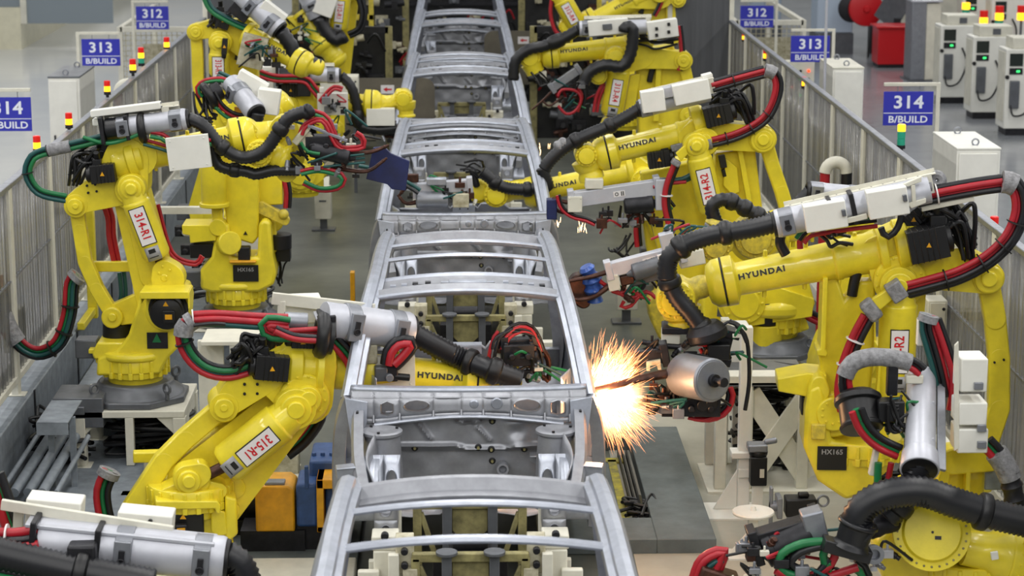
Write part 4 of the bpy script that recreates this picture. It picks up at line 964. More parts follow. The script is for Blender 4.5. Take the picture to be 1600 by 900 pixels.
    def opening(s, k0, k1, r=.085):
        """dark bellows showing through the cut-out of the housing"""
        c0 = s.ha.lerp(s.hb, k0); c1 = s.ha.lerp(s.hb, k1); m = MB(); P = resample([c0, c1], .014)
        m.tube(P, [r*(1.045 if i % 2 else 1.01) for i in range(len(P))], 26); m.build('bellows', 'hose', s.root)
        m = MB(); m.box(c0-s.hd*.02, (.03, r*2.5, r*2.6), (s.hd, s.hN, s.hU)); s.B(m, 'bellows_bracket', 'dark', .006); m = MB(); m.box(c1+s.hd*.02, (.03, r*2.3, r*2.4), (s.hd, s.hN, s.hU)); s.B(m, 'bellows_bracket', 'dark', .006)
    def hose(s, P, r=.05, off=-.1, step=.013, name='feed_hose', cuffs=(), rib=True, mt='hose', n=18, amp=.07):
        pts = smoothpts(s.pts(P, off), 8); pts = resample(pts, step)
        rr = [r*(1+(amp if i % 2 else -amp)) if rib else r for i in range(len(pts))]
        m = MB(); m.tube(pts, rr, n); o = m.build(name, mt, s.root, ang=80)
        for k in cuffs:
            i = min(len(pts)-6, max(3, int(k*len(pts)))); w = max(3, int(.035/step)); seg = pts[max(0, i-w):i+w+1]
            cc = MB(); cc.tube([seg[0], seg[1]]+seg[2:-2]+[seg[-2], seg[-1]], [r*1.0, r*1.25]+[r*1.3]*(len(seg)-4)+[r*1.25, r*1.0], n); cc.build('hose_cuff', 'black' if mt == 'hose' else 'alu', o)
    def bundle(s, P, cols='rk', r=.02, off=-.1, spread=.028, ties=(), flat=False, name='supply_hose', wrap=()):
        base = resample(smoothpts(s.pts(P, off), 8), .04); nn = len(cols)
        for j, c in enumerate(cols):
            e = (j-(nn-1)/2); pts = []
            for i, p in enumerate(base):
                d = (base[min(i+1, len(base)-1)]-base[max(i-1, 0)]).normalized(); side = d.cross(s.n).normalized()
                wob = .3*math.sin(i*.35+j*2)
                pts.append(p+side*(spread*e)+s.n*(spread*.5*((j % 2)*1.6-.8)+.006*wob))
            MB().tube(pts, r*(1 if c != 'k' else .95), 10).build(name, CL[c], s.root)
        for k, L in wrap:
            i = int(k*(len(base)-1)); w = max(1, int(L/.08)); seg = base[max(0, i-w):min(len(base), i+w+1)]
            if len(seg) > 1: MB().tube(seg, [spread*nn*.5+r*(.9+.25*math.sin(t_*3.1)) for t_ in range(len(seg))], 16).build('tape_wrap', 'tape', s.root)
        for k in ties:
            i = int(k*(len(base)-2)); d = (base[i+1]-base[i]).normalized(); R_ = spread*nn*.5+r*.9
            MB().lathe(base[i], d, [(0, R_), (.008, R_)], 16).build('cable_tie', 'platewhite' if r > .02 else 'ink', s.root)
    # ---- weld gun: frame box, actuator, two arms closing on a tip
    def gun(s, frame, act, arms, off=0, fw=.11, mt='alu', seed=3, label=True):
        """frame: two pixels (box beam), act: two pixels (cylinder) + radius, arms: list of pixel polylines with radii"""
        a = s.q(*frame[0], off); b = s.q(*frame[1], off); d = (b-a).normalized(); m = MB()
        m.beam(a, b, fw*.9, fw, up=s.z); m.beam(a-d*.02, a+d*.03, fw*1.15, fw*1.5, up=s.z); m.beam(b-d*.03, b+d*.02, fw*1.1, fw*1.35, up=s.z)
        o = s.B(m, 'gun_frame', mt, .006)
        if label:
            p = a.lerp(b, .45)-s.n*(fw*.46); x = d if d.dot(rgt) > 0 else -d; y = s.z-x*s.z.dot(x); y.normalize()
            m = MB(); m.box(p, (.09, .002, .045), (x, s.n, y)); k = m.build('gun_label', 'platewhite', o)
            m = MB(); m.box(p+x*.018-s.n*.002, (.008, .001, .035), (x, s.n, y)); m.box(p+x*.032-s.n*.002, (.008, .001, .035), (x, s.n, y)); m.torus(p-x*.02-s.n*.002, s.n, .012, .003, 12, 4); m.build('label_print', 'ink', k)
        if act:
            p0 = s.q(*act[0], off-.04); p1 = s.q(*act[1], off-.04); r = act[2]; dd = (p1-p0).normalized(); L = (p1-p0).length
            m = MB(); m.lathe(p0, dd, [(0, r*.8), (.01, r), (L*.8, r), (L*.82, r*1.05), (L, r*1.05), (L+.01, r*.5), (L+.05, r*.22)], 28); s.B(m, 'gun_actuator', act[3] if len(act) > 3 else 'dark', .004)
        for P, r0, r1 in arms:
            pp = resample(smoothpts(s.pts(P, off), 6), .03); n = len(pp)
            m = MB(); m.tube(pp, [r0+(r1-r0)*i/(n-1) for i in range(n)], 12, flat=.75)
            e = pp[-1]; dd = (pp[-1]-pp[-2]).normalized(); m.lathe(e, dd, [(0, r1), (.02, r1*.6), (.04, r1*.55)], 12); s.B(m, 'electrode_arm', 'copper', .003)
    def transformer(s, c, w=.2, h=.16, d=.16, off=0, mt='dark'):
        p = s.q(*c, off); m = MB(); m.box(p, (w, d, h), (s.u, s.n, s.z))
        for k in (-1, 1): m.box(p+s.u*(k*w*.4)+s.z*(h*.5), (.03, d*.9, .03), (s.u, s.n, s.z)); m.cyl(p+s.u*(k*w*.25)-s.n*d*.5, p+s.u*(k*w*.25)-s.n*(d*.5+.04), .022, n=12)
        s.B(m, 'transformer', mt, .008)
    def block(s, c, w, h, d, name, mt, off=0, bevel=.008, rot=0, screws=False):
        p = s.q(*c, off); a = math.radians(rot); X = s.u*math.cos(a)+s.z*math.sin(a); Z = -s.u*math.sin(a)+s.z*math.cos(a)
        m = MB().box(p, (w, d, h), (X, s.n, Z))
        if screws:
            for i in (-1, 1):
                for j in (-1, 1): m.lathe(p+X*(i*w*.4)+Z*(j*h*.4)-s.n*(d/2), -s.n, [(0, .007), (.004, .006)], 8)
        return s.B(m, name, mt, bevel)
    def tools(s, c, n, spreadx, spreadz, off=0, seed=1, mats=('dark', 'alu', 'black', 'copper', 'cream')):
        """small gun hardware: brackets, fittings, cylinders clustered at the tool"""
        rnd = random.Random(seed); p0 = s.q(*c, off)
        for i in range(n):
            p = p0+s.u*rnd.uniform(-spreadx, spreadx)+s.z*rnd.uniform(-spreadz, spreadz)+s.n*rnd.uniform(-.08, .08); k = rnd.random(); z = rnd.uniform(.025, .06); m = MB()
            if k < .45: m.box(p, (z*1.5, z, z*rnd.uniform(.6, 1.4)), (s.u, s.n, s.z)); m.cyl(p, p+s.z*z*1.2, z*.2, n=8); nm = 'fitting'
            elif k < .7: m.lathe(p, V((rnd.uniform(-1, 1), -.4, rnd.uniform(-1, 1))), [(0, z*.4), (z, z*.42), (z*1.05, z*.3), (z*1.5, z*.3)], 12); nm = 'valve'
            else: m.tube(smoothpts([p, p+V((rnd.uniform(-.1, .1), -.05, rnd.uniform(.0, .12))), p+V((rnd.uniform(-.2, .2), 0, rnd.uniform(-.08, .08)))], 5), .009, 6); nm = 'small_tube'
            m.build(nm, rnd.choice(mats) if nm != 'small_tube' else rnd.choice(['red', 'black', 'green', 'black', 'teal']), s.root, bevel=.003 if k < .45 else 0)
# ---------------------------------------------------------------- 314-R1 (left, middle)
def build_L2():
    s = Rob('welding_robot', 'yellow welding robot with plate 314-R1, white square cover box on its arm, left side', 16.0, (212, 592))
    s.pedestal('yellow robot marked 314-R1, left side'); s.ring(); s.turret((262, 480), rs=.2, np=False, cheeks=False)
    s.poly(MB_ := MB(), [(150, 588), (152, 560), (182, 548), (200, 525), (222, 455), (232, 447), (290, 450), (296, 470), (292, 530), (262, 560), (250, 585)], .30, -.05); s.B(MB_, 'turret_shell', 'yellow', .02)
    m = MB(); s.poly(m, [(138, 546), (160, 546), (160, 553), (138, 553)], .2); s.poly(m, [(148, 558), (172, 556), (172, 566), (150, 568)], .24); s.B(m, 'stop_bracket', 'yellow', .006)
    m = MB(); m.cyl(s.q(183, 505, .05), s.q(183, 537, .05), .105, n=28); m.cyl(s.q(183, 501, .05), s.q(183, 505, .05), .085, n=24); s.B(m, 'turn_motor', 'black', .004)
    s.disc(MB_ := MB(), (262, 482), .165, .03, -.19); s.B(MB_, 'motor_seat', 'yellow', .006); s.shoulder_motor((264, 482), (.34, .24, .12), off=-.27)
    s.block((246, 532), .15, .12, .006, 'warning_plate', 'dark', -.21, .002); s.B(MB().prism([s.q(238, 535, -.215), s.q(252, 535, -.215), s.q(245, 521, -.215)], -s.n*.002), 'warning_print', 'green', 0)
    s.lower_arm((245, 470), (203, 300), .15, .13, .16, .05)
    m = MB(); s.poly(m, [(188, 310), (204, 310), (235, 450), (222, 470), (212, 450)], .08, .02); s.B(m, 'arm_flank', 'yellow', .01)
    s.balancer((205, 295), (246, 402), .102, '314-R1', -.14, (258, 432), (.08, .6))
    m = MB(); s.hull(m, [((256, 425), .085), ((262, 437), .12)], .14, -.12); s.bolts(m, (257, 424), .04, 4, .01, -.2); s.B(m, 'lower_bracket', 'yellow', .008)
    s.elbow((205, 295), [[((205, 290), .12), ((197, 250), .16), ((178, 262), .1)], [((205, 292), .12), ((150, 290), .07), ((118, 318), .08)], [((205, 255), .14), ((213, 245), .15)]], (118, 322), .22, .02, .085, [(136, 290), (149, 288), (138, 301), (151, 299)])
    m = MB(); m.lathe(s.q(180, 257, 0), s.q(215, 247, 0)-s.q(180, 257, 0), [(0, .12), (.03, .13), (.1, .13), (.11, .15), (.17, .15)], 28); s.B(m, 'arm_drive_housing', 'yellow', .004)
    s.motor((181, 268), (143, 272), .13, -.13); s.motor((181, 245), (146, 248), .11, .08); s.motor((190, 232), (160, 226), .08, -.02, cap=False)
    s.mess((150, 262), (115, 280), 6, .14, .012, -.08, seed=2); s.mess((135, 235), (112, 282), 5, .05, .012, 0, seed=5); s.mess((160, 232), (120, 262), 4, .07, .010, .1, seed=8)
    s.link([(118, 322), (124, 360), (132, 410), (150, 452), (176, 495)], .10, .075, .0)
    s.lever((176, 494), (225, 480), .08, .09, .02); s.block((182, 416), .36, .075, .05, 'cross_link', 'yellow', .16, .006)
    s.forearm((210, 247), (376, 214), .125, .115, 0, .86, word=True, size=.075, off1=.10)
    s.knuckle((378, 214), .135, .12, .12); s.wrist([(384, 213, .12), (420, 207, .085), (440, 205, .11)], off=.12)
    m = MB(); s.hull(m, [((444, 205), .11), ((450, 245), .12), ((448, 268), .08)], .16, .12); s.bolts(m, (452, 215), .07, 8, .008, .04); s.B(m, 'wrist_fork', 'yellow', .014)
    s.knuckle((405, 240), .10, .18, .05); s.wrist([(430, 243, .10), (446, 250, .11)], off=.05)
    s.housing((166, 202), (292, 186), .075, -.1, clamps=(.22, .87), railup=.10, boxes=((.28, .5, .05, .08, 0),)); s.opening(.0, .24, .075)
    s.block((222, 182), .20, .05, .08, 'junction_box', 'white', -.05); s.block((170, 190), .22, .05, .1, 'junction_box', 'white', -.05)
    s.block((295, 238), .30, .235, .05, 'cover_box', 'white', -.22, .006, 6, True)
    s.hose([(294, 185), (318, 197), (345, 228), (378, 246), (412, 236), (436, 205), (452, 184), (478, 174)], .047, -.1, cuffs=(.3, .78)); s.wrist([(476, 178, .05), (484, 172, .055)], 'dark', off=-.1)
    s.hose([(330, 218), (342, 258), (385, 268), (400, 272), (430, 266), (468, 266)], .042, -.02, cuffs=(.4,))
    s.bundle([(205, 208), (165, 215), (110, 228), (60, 240), (46, 255), (44, 275), (62, 300), (104, 310)], 'tkg', .017, -.08, .02, ties=(.55, .75), wrap=((.44, .16),))
    s.bundle([(130, 214), (170, 224), (212, 212), (222, 205)], 'g', .014, -.16); s.bundle([(235, 210), (255, 214), (275, 226), (330, 222)], 'gr', .014, -.15, .03); s.bundle([(225, 222), (260, 232), (275, 240)], 'tr', .012, -.14, .03)
    m = MB(); m.torus(s.q(223, 200, -.1), s.hd, .085, .03, 22, 10); s.B(m, 'hose_ring', 'black', 0)
    s.bundle([(162, 312), (172, 340), (174, 370), (182, 410)], 'rr', .02, .2, .03); s.bundle([(245, 320), (268, 395), (305, 412), (316, 400)], 'rr', .012, .15, .02)
    s.bundle([(122, 430), (112, 445), (108, 490), (92, 535), (62, 552), (35, 542), (15, 515), (2, 480), (-6, 430)], 'rgtk', .017, -.1, .026, ties=(.2, .34, .46), wrap=((.78, .4), (.02, .06)))
    s.bundle([(190, 425), (193, 460), (188, 480)], 'tt', .016, .2, .03)
    # gun left of the third body: cluster of valves, hoses, blue shield
    s.gun([(470, 210), (520, 250)], ((485, 232), (545, 246), .06, 'dark'), [([(520, 240), (575, 238), (600, 230)], .028, .018), ([(515, 260), (570, 268), (598, 252)], .026, .016)], -.05, .10, 'cream_dirty', label=False)
    s.tools((505, 235), 34, .26, .20, -.05, 4); s.transformer((500, 225), .2, .13, .16, -.02); s.block((512, 208), .30, .02, .04, 'gun_plate', 'alu', -.1, .003, -22)
    s.bundle([(470, 210), (478, 195), (505, 188), (528, 228), (552, 232), (568, 228), (566, 215), (556, 208)], 'rr', .013, -.1, .02); s.bundle([(486, 175), (510, 185), (525, 220), (535, 240)], 'gr', .014, -.08, .025)
    s.bundle([(470, 270), (500, 265), (535, 275), (530, 292), (500, 296), (474, 285)], 'gr', .014, -.1, .022); s.bundle([(505, 254), (540, 250), (570, 247)], 'ttt', .009, -.1, .03); s.bundle([(470, 222), (480, 236), (500, 240)], 'g', .013, -.14)
    m = MB(); s.poly(m, [(583, 231), (600, 229), (611, 240), (640, 252), (634, 298), (612, 296), (605, 288), (572, 280)], .03, .1); s.B(m, 'blue_shield', 'bluedark', .004)
build_L2()
# ---------------------------------------------------------------- 314-R3 (left, behind)
def build_L3():
    s = Rob('welding_robot', 'yellow welding robot with black HX165 plate facing the camera, left of the third car body', 18.45, (370, 478))
    s.pedestal('left robot with the black name plate'); s.ring(); s.turret((372, 384), rs=.19, np=False, cheeks=False)
    m = MB(); s.poly(m, [(313, 452), (313, 422), (330, 402), (337, 362), (344, 350), (357, 351), (362, 402), (402, 402), (404, 350), (412, 343), (422, 348), (426, 400), (431, 425), (428, 445), (405, 457), (330, 458)], .36, -.06); s.B(m, 'turret_shell', 'yellow', .025)
    k = s.q(384, 427, -.25); m = MB().box(k, (.21, .006, .14), (s.u, s.n, s.z)); b = s.B(m, 'name_plate', 'ink', .002); m = MB(); addtext(m, 'HX165', k-s.n*.004+s.z*.03, s.u, s.z, .045); m.build('lettering', 'inkgrey', b)
    m = MB(); m.cyl(s.q(350, 380, -.12), s.q(360, 380, -.28), .10, n=24); s.B(m, 'shoulder_boss', 'yellow', .01)
    m = MB(); s.poly(m, [(346, 236), (400, 236), (404, 300), (404, 370), (395, 382), (372, 375), (356, 362), (347, 300)], .13, -.1); s.B(m, 'lower_arm', 'yellow', .016)
    m = MB(); m.prism([s.q(380, 367, -.175), s.q(387, 367, -.175), s.q(383.5, 361, -.175)], -s.n*.002); m.build('warning_triangle', 'ink', s.root)
    m = MB(); s.poly(m, [(398, 270), (440, 270), (442, 320), (400, 322)], .3, .12); s.hull(m, [((425, 345), .10), ((405, 330), .06)], .1, .05); s.poly(m, [(418, 345), (430, 345), (434, 390), (426, 400), (418, 390)], .1, .0); s.B(m, 'arm_bracket', 'yellow', .012)
    s.balancer((333, 235), (335, 322), .105, None, -.2); m = MB(); m.lathe(s.q(335, 316, -.2), (0, 0, -1), [(0, .125), (.035, .125), (.04, .09)], 28); m.cyl(s.q(337, 326, -.2), s.q(338, 345, -.2), .035, n=12); m.cyl(s.q(344, 326, -.2), s.q(345, 345, -.2), .02, n=12); s.hull(m, [((338, 350), .04), ((340, 356), .07)], .16, -.18); s.B(m, 'balancer_foot', 'yellow', .006)
    m = MB(); s.poly(m, [(284, 352), (337, 352), (338, 376), (297, 380), (296, 368), (285, 366)], .3, -.1); s.B(m, 'motor_guard', 'yellow', .006); s.block((320, 388), .22, .12, .25, 'shoulder_motor', 'black', -.08)
    m = MB(); m.cyl(s.q(437, 365, .0), s.q(437, 388, 0), .10, n=24); s.block((443, 390), .12, .18, .15, 'drive_motor', 'black', .05); s.B(m, 'turn_motor', 'black', .006)
    m = MB(); s.hull(m, [((408, 325), .05), ((445, 345), .04)], .06, -.1); m.sphere(s.q(443, 335, -.12), .045, 14); s.B(m, 'arm_lug', 'yellow_old', .004)
    s.elbow((378, 225), [[((352, 228), .09), ((395, 222), .10), ((372, 250), .10)], [((395, 215), .10), ((425, 180), .09)]], (335, 225), .24, .16, .07)
    s.forearm((385, 205), (435, 165), .10, .09, .25, word=False, lugs=False)
    s.block((382, 396), .10, .12, .1, 'gap_shade_block', 'dark', -.2); s.block((380, 408), .22, .02, .1, 'rubber_pad', 'orange', -.24)  # dark block stands in for the shaded gap below the arm
    s.bundle([(446, 280), (450, 300), (449, 325)], 'rk', .02, .0, .03); s.mess((440, 380), (436, 440), 5, .05, .011, .1, seed=3)
    # dress pack pointing towards the camera
    s.housing((362, 130), (400, 176), .085, -.2, off1=-.5, clamps=(.35,), rail=False); s.block((392, 133), .26, .16, .14, 'junction_box', 'white', -.2, .008, -30); s.block((420, 158), .18, .20, .16, 'junction_box', 'white', -.35, .008, -8)
    s.block((386, 118), .14, .04, .1, 'junction_lid', 'white', -.1, .006, -25)
    s.hose([(402, 176), (398, 192), (392, 205)], .06, -.5); m = MB(); m.torus(s.q(327, 150, -.25), s.q(362, 130, -.2)-s.q(327, 150, -.25), .09, .035, 24, 10); s.B(m, 'hose_ring', 'black', 0); m = MB(); m.cyl(s.q(327, 150, -.25), s.q(345, 140, -.22), .08, n=22); s.B(m, 'hose_gland', 'dark', .004)
    s.bundle([(330, 145), (345, 168), (365, 182), (384, 185)], 'grk', .015, -.3, .03); s.bundle([(315, 152), (308, 140), (318, 128), (345, 124), (362, 130)], 'gr', .014, -.22, .02); s.bundle([(340, 115), (360, 124), (372, 128)], 'tt', .016, -.1, .03)
    s.tools((345, 178), 9, .16, .10, -.2, 12, ('orange', 'dark', 'alu', 'black')); s.mess((310, 150), (330, 195), 5, -.05, .012, -.2, seed=6)
    # the tool inside the third body: grey gun with dark cylinder and shield
    s.gun([(648, 296), (735, 288)], ((650, 312), (700, 312), .075, 'alu'), [([(660, 300), (640, 290), (628, 300)], .03, .02), ([(655, 315), (635, 318), (626, 310)], .03, .02)], .45, .10, 'silver', label=False)
    s.block((682, 283), .17, .06, .1, 'gun_block', 'steel_lt', .4); s.block((645, 278), .10, .07, .06, 'gun_shoe', 'copper', .4); s.tools((690, 300), 16, .30, .08, .45, 21); s.block((720, 312), .14, .12, .12, 'gun_box', 'cream_dirty', .4)
    s.bundle([(560, 262), (600, 270), (640, 290), (655, 300)], 'kt', .016, .3, .03)
build_L3()
# ---------------------------------------------------------------- 313 robots (left, further)
def build_L4():
    s = Rob('welding_robot', 'yellow welding robot reaching level into the fourth car body from the left', 24.0, (470, 330))
    s.ring(); s.turret((470, 270), rs=.2, np=False); s.lower_arm((470, 270), (448, 165), .16, .14, .2, .0)
    s.elbow((448, 165), [[((440, 170), .17), ((470, 155), .14), ((420, 190), .1)]], (415, 185), .24, .0, .08); s.balancer((430, 180), (440, 235), .1, None, -.2)
    s.forearm((450, 158), (580, 162), .15, .12, 0, .81); s.wrist([(584, 162, .12), (612, 160, .08), (628, 156, .13)], off=.05); s.knuckle((630, 155), .10, .22, .05)
    m = MB(); m.lathe(s.q(634, 158, .0), s.q(635, 183, 0)-s.q(634, 158, 0), [(0, .11), (.08, .10), (.10, .08), (.14, .08), (.15, .1), (.17, .1)], 24); s.B(m, 'tool_flange', 'yellow', .004)
    s.motor((470, 140), (440, 140), .14, -.1); s.block((520, 162), .32, .23, .12, 'cover_box', 'white', -.25, .008, 0, True); s.block((503, 140), .05, .06, .1, 'box_tab', 'white', -.25)
    s.tools((525, 165), 10, .1, .08, -.4, 5, ('dark', 'alu', 'black'))
    s.housing((432, 118), (530, 118), .08, -.15, clamps=(.5, .88), railup=.10); s.opening(.05, .45, .08); s.block((418, 107), .24, .05, .1, 'junction_box', 'white', -.1); s.block((470, 104), .36, .05, .1, 'junction_box', 'white', -.1)
    m = MB(); m.box(s.q(475, 128, -.2), (.14, .12, .3)); s.B(m, 'bellows_bracket', 'dark', .01)
    s.hose([(532, 118), (548, 135), (558, 165), (562, 195), (590, 203), (620, 200)], .055, -.1, step=.03, cuffs=(.5,)); s.bundle([(400, 112), (430, 122), (475, 124), (490, 138), (500, 150)], 'rgr', .018, -.25, .03)
    s.bundle([(355, 118), (400, 120), (430, 118)], 'tk', .02, -.1, .03); s.bundle([(500, 160), (520, 138), (535, 140)], 'rr', .016, -.4, .03)
    s.block((595, 182), .30, .18, .14, 'gun_box', 'white', -.1, .008, 0, True); s.gun([(560, 200), (620, 205)], None, [([(600, 212), (620, 214), (628, 205)], .03, .02)], 0, .10, 'dark', label=False); s.tools((560, 205), 24, .45, .12, -.05, 31)
build_L4()
def build_L5():
    s = Rob('welding_robot', 'yellow welding robot in the far left corner of the cell with tall bent link rod', 21.6, (345, 320))
    s.ring(); s.turret((372, 175), rs=.2, np=False); s.lower_arm((360, 230), (352, 60), .16, .14, .16, .1); s.block((375, 105), .36, .55, .2, 'arm_plate', 'yellow', .1, .02); s.block((371, 84), .03, .12, .06, 'slot', 'black', -.02, .006, -15)
    s.balancer((342, 68), (343, 118), .10, '313-R1', -.16, (343, 135)); s.elbow((345, 65), [[((350, 55), .13), ((380, 55), .16)], [((335, 45), .09), ((306, 50), .07)], [((345, 48), .1), ((385, 70), .14)]], (306, 50), .22, .02, .075)
    s.link([(306, 50), (308, 85), (309, 130), (315, 165), (330, 200)], .11, .08, .0)
    s.forearm((385, 55), (470, 98), .13, .105, -.15, .55, size=.07, off1=-.35); s.wrist([(476, 100, .10), (500, 106, .08)], off=-.35)
    s.motor((360, 35), (340, 28), .15, -.1); s.mess((355, 20), (330, 40), 6, .06, .014, -.1, seed=4); s.motor((352, 60), (350, 85), .05, -.3, cap=False)
    s.housing((365, -20), (436, 46), .10, -.2, off1=-.35, clamps=(.45, .85), rail=False); s.block((398, 2), .35, .12, .14, 'junction_box', 'white', -.25, .008, -42); s.block((425, 22), .26, .16, .16, 'junction_box', 'white', -.3, .008, -38); s.block((375, 18), .2, .12, .14, 'junction_box', 'dark', -.2, .008, -38)
    s.hose([(438, 48), (455, 72), (463, 90), (500, 104)], .07, -.35, step=.03); s.bundle([(318, -12), (328, 12), (345, 25), (375, 40), (410, 52)], 'gt', .02, -.2, .03)
    s.block((395, 80), .24, .30, .14, 'cover_box', 'cream_dirty', -.35, .01, -15, True); s.tools((412, 82), 14, .12, .12, -.45, 9)
build_L5()
def build_L6():
    s = Rob('welding_robot', 'yellow welding robot bending down beside the fifth car body, top left of the line', 29.5, (520, 250))
    s.ring(); s.turret((520, 205), rs=.2, np=False); s.lower_arm((515, 190), (545, -30), .2, .15, .2, .1); s.balancer((535, -20), (528, 45), .13, '312-R1', -.2, (524, 70))
    s.elbow((540, -20), [[((540, -20), .2), ((490, -10), .2)]], (565, -25), .25, 0, .1); s.forearm((470, 20), (505, 68), .16, .14, -.2, word=False, off1=-.3)
    s.wrist([(508, 72, .14), (522, 88, .13), (528, 95, .14)], 'yellow', off=-.3); s.knuckle((456, 40), .12, .2, -.2); s.tools((470, 48), 16, .18, .2, -.4, 14)
    s.housing((478, -10), (496, 26), .12, -.35, clamps=(.5,), rail=False); s.block((508, 8), .26, .26, .2, 'junction_box', 'white', -.4, .01, -20); s.hose([(497, 28), (510, 50), (525, 62), (540, 55)], .09, -.4, step=.04)
    s.bundle([(560, -10), (568, 20), (562, 45), (545, 55)], 'kk', .03, -.2, .05)
build_L6()
# ---------------------------------------------------------------- 315-R1 (left, near)
def build_L1():
    s = Rob('welding_robot', 'yellow welding robot with plate 315-R1 leaning over at the lower left', 13.25, (300, 872), yaw=9, zb=.42)
    s.ring(.26)
    m = MB(); s.poly(m, [(238, 832), (242, 790), (250, 775), (340, 775), (352, 800), (368, 860), (360, 900), (240, 900)], .30, .0); s.B(m, 'turret', 'yellow', .02)
    m = MB(); s.poly(m, [(352, 775), (370, 780), (372, 835), (352, 852)], .36, -.02); s.B(m, 'shoulder_cheek', 'yellow', .014)
    # arm plate
    m = MB(); s.poly(m, [(505, 575), (506, 620), (490, 655), (372, 812), (350, 818), (322, 790), (262, 760), (262, 735), (430, 605), (460, 575)], .12, .06)
    s.disc(m, (366, 762), .07, .012, .0); s.hull(m, [((362, 798), .05), ((352, 806), .04)], .04, -.03); s.bolts(m, (362, 800), .03, 2, .01, -.06); s.B(m, 'lower_arm', 'yellow', .016)
    m = MB(); s.hull(m, [((372, 600), .05), ((340, 650), .07), ((400, 640), .04)], .1, .14); s.poly(m, [(340, 672), (350, 668), (356, 690), (344, 694)], .1, .1); s.B(m, 'arm_web', 'yellow', .012)
    s.balancer((462, 640), (352, 728), .128, '315-R1', -.16, (312, 748), (.12, .66), textlen=.25)
    m = MB(); s.hull(m, [((294, 750), .09), ((312, 742), .07)], .12, -.16); s.disc(m, (295, 751), .07, .03, -.22); s.disc(m, (295, 751), .04, .03, -.25)
    s.hull(m, [((262, 775), .05), ((342, 768), .05), ((300, 764), .07)], .16, -.1); s.bolts(m, (262, 774), .02, 1, .014, -.18); s.bolts(m, (282, 773), .02, 1, .014, -.18); s.bolts(m, (335, 771), .02, 2, .012, -.18); s.B(m, 'balancer_mount', 'yellow', .01)
    s.elbow((482, 628), [[((480, 625), .16), ((440, 600), .12), ((500, 560), .10), ((460, 560), .09)], [((420, 590), .09), ((372, 610), .09), ((350, 637), .075)], [((350, 637), .07), ((400, 585), .06), ((440, 560), .05)]], (350, 637), .20, .0, .09, [(382, 600), (402, 600), (382, 615), (402, 615)])
    s.disc(MB_ := MB(), (475, 620), .155, .06, -.1); s.disc(MB_, (480, 622), .085, .05, -.16); s.disc(MB_, (482, 623), .05, .02, -.21); s.bolts(MB_, (475, 620), .13, 12, .009, -.16); s.B(MB_, 'elbow_cover', 'yellow', .008)
    s.link([(350, 637), (290, 688), (256, 722), (205, 800), (196, 830)], .125, .08, .02, ends=False); s.disc(MB_ := MB(), (350, 637), .085, .03, -.03); s.disc(MB_, (350, 637), .02, .015, -.06); s.B(MB_, 'link_eye', 'yellow', .006)
    m = MB(); s.poly(m, [(208, 708), (310, 705), (312, 722), (208, 724)], .08, .4); s.B(m, 'drive_lever', 'yellow', .008)
    # motor with yellow guard
    p = s.q(300, 812, -.2); s.block((292, 812), .20, .15, .20, 'shoulder_motor', 'black', -.12, .012); s.block((283, 826), .075, .06, .05, 'motor_cap', 'dark', -.26, .01); s.block((283, 829), .05, .03, .003, 'warning_label', 'orange', -.29, 0); s.B(MB().prism([s.q(281, 811, -.25), s.q(291, 811, -.25), s.q(286, 803, -.25)], -s.n*.002), 'warning_triangle', 'orange', 0)
    m = MB(); s.poly(m, [(243, 783), (340, 783), (345, 790), (345, 803), (338, 803), (336, 795), (258, 797), (243, 795)], .34, -.1); s.poly(m, [(330, 795), (352, 800), (356, 835), (340, 840), (330, 830)], .24, -.08); s.B(m, 'motor_guard', 'yellow', .008)
    # elbow drive and forearm
    m = MB(); m.lathe(s.q(447, 572, -.02), s.q(505, 575, -.02)-s.q(447, 572, -.02), [(0, .13), (.02, .15), (.09, .15), (.10, .12), (.17, .12), (.18, .17), (.22, .17)], 30); s.B(m, 'arm_drive_housing', 'yellow', .004)
    s.motor((450, 574), (398, 570), .15, -.12); s.motor((450, 545), (410, 535), .12, .08); s.motor((490, 533), (455, 532), .08, -.1, cap=False)
    s.mess((410, 560), (365, 575), 7, .16, .014, -.12, seed=3); s.mess((420, 535), (362, 570), 7, .10, .013, -.04, seed=9); s.mess((395, 585), (370, 560), 4, .12, .012, -.14, seed=10)
    s.forearm((505, 575), (735, 594), .15, .135, .05, .76, off1=.12); s.wrist([(742, 590, .12), (775, 592, .10), (800, 590, .11)], 'yellow_old', off=.12)
    # dress pack with twin boxes
    s.housing((505, 500), (640, 518), .115, -.05, off1=.08, clamps=(.30, .82), rail=False)
    s.block((530, 494), .30, .015, .2, 'housing_lid', 'silver', -.02, .003, -3); m = MB(); m.beam(s.q(425, 466, .1), s.q(585, 484, .12), .03, .075, up=s.z); m.beam(s.q(440, 470, .1), s.q(440, 510, .1), .05, .03)
    s.B(m, 'mounting_rail', 'cream', .004); s.block((470, 482), .24, .17, .12, 'junction_box', 'white', .2); s.block((562, 490), .22, .12, .12, 'junction_box', 'white', .2)
    s.block((510, 505), .10, .14, .22, 'bellows_bracket', 'dark', -.05); m = MB(); m.tube([s.q(444, 501, -.05), s.q(480, 503, -.05)], .055, 18); s.B(m, 'grey_coupling', 'alu', .003)
    m = MB(); m.torus(s.q(503, 524, -.12), s.q(520, 526, -.12)-s.q(503, 524, -.12), .10, .045, 24, 10); m.cyl(s.q(503, 524, -.12), s.q(520, 526, -.12), .11, n=24); s.B(m, 'hose_ring', 'black', 0)
    s.hose([(640, 518), (670, 535), (720, 560), (765, 577, -.06), (812, 594, -.08)], .068, .04, cuffs=(.55, .78), n=22)
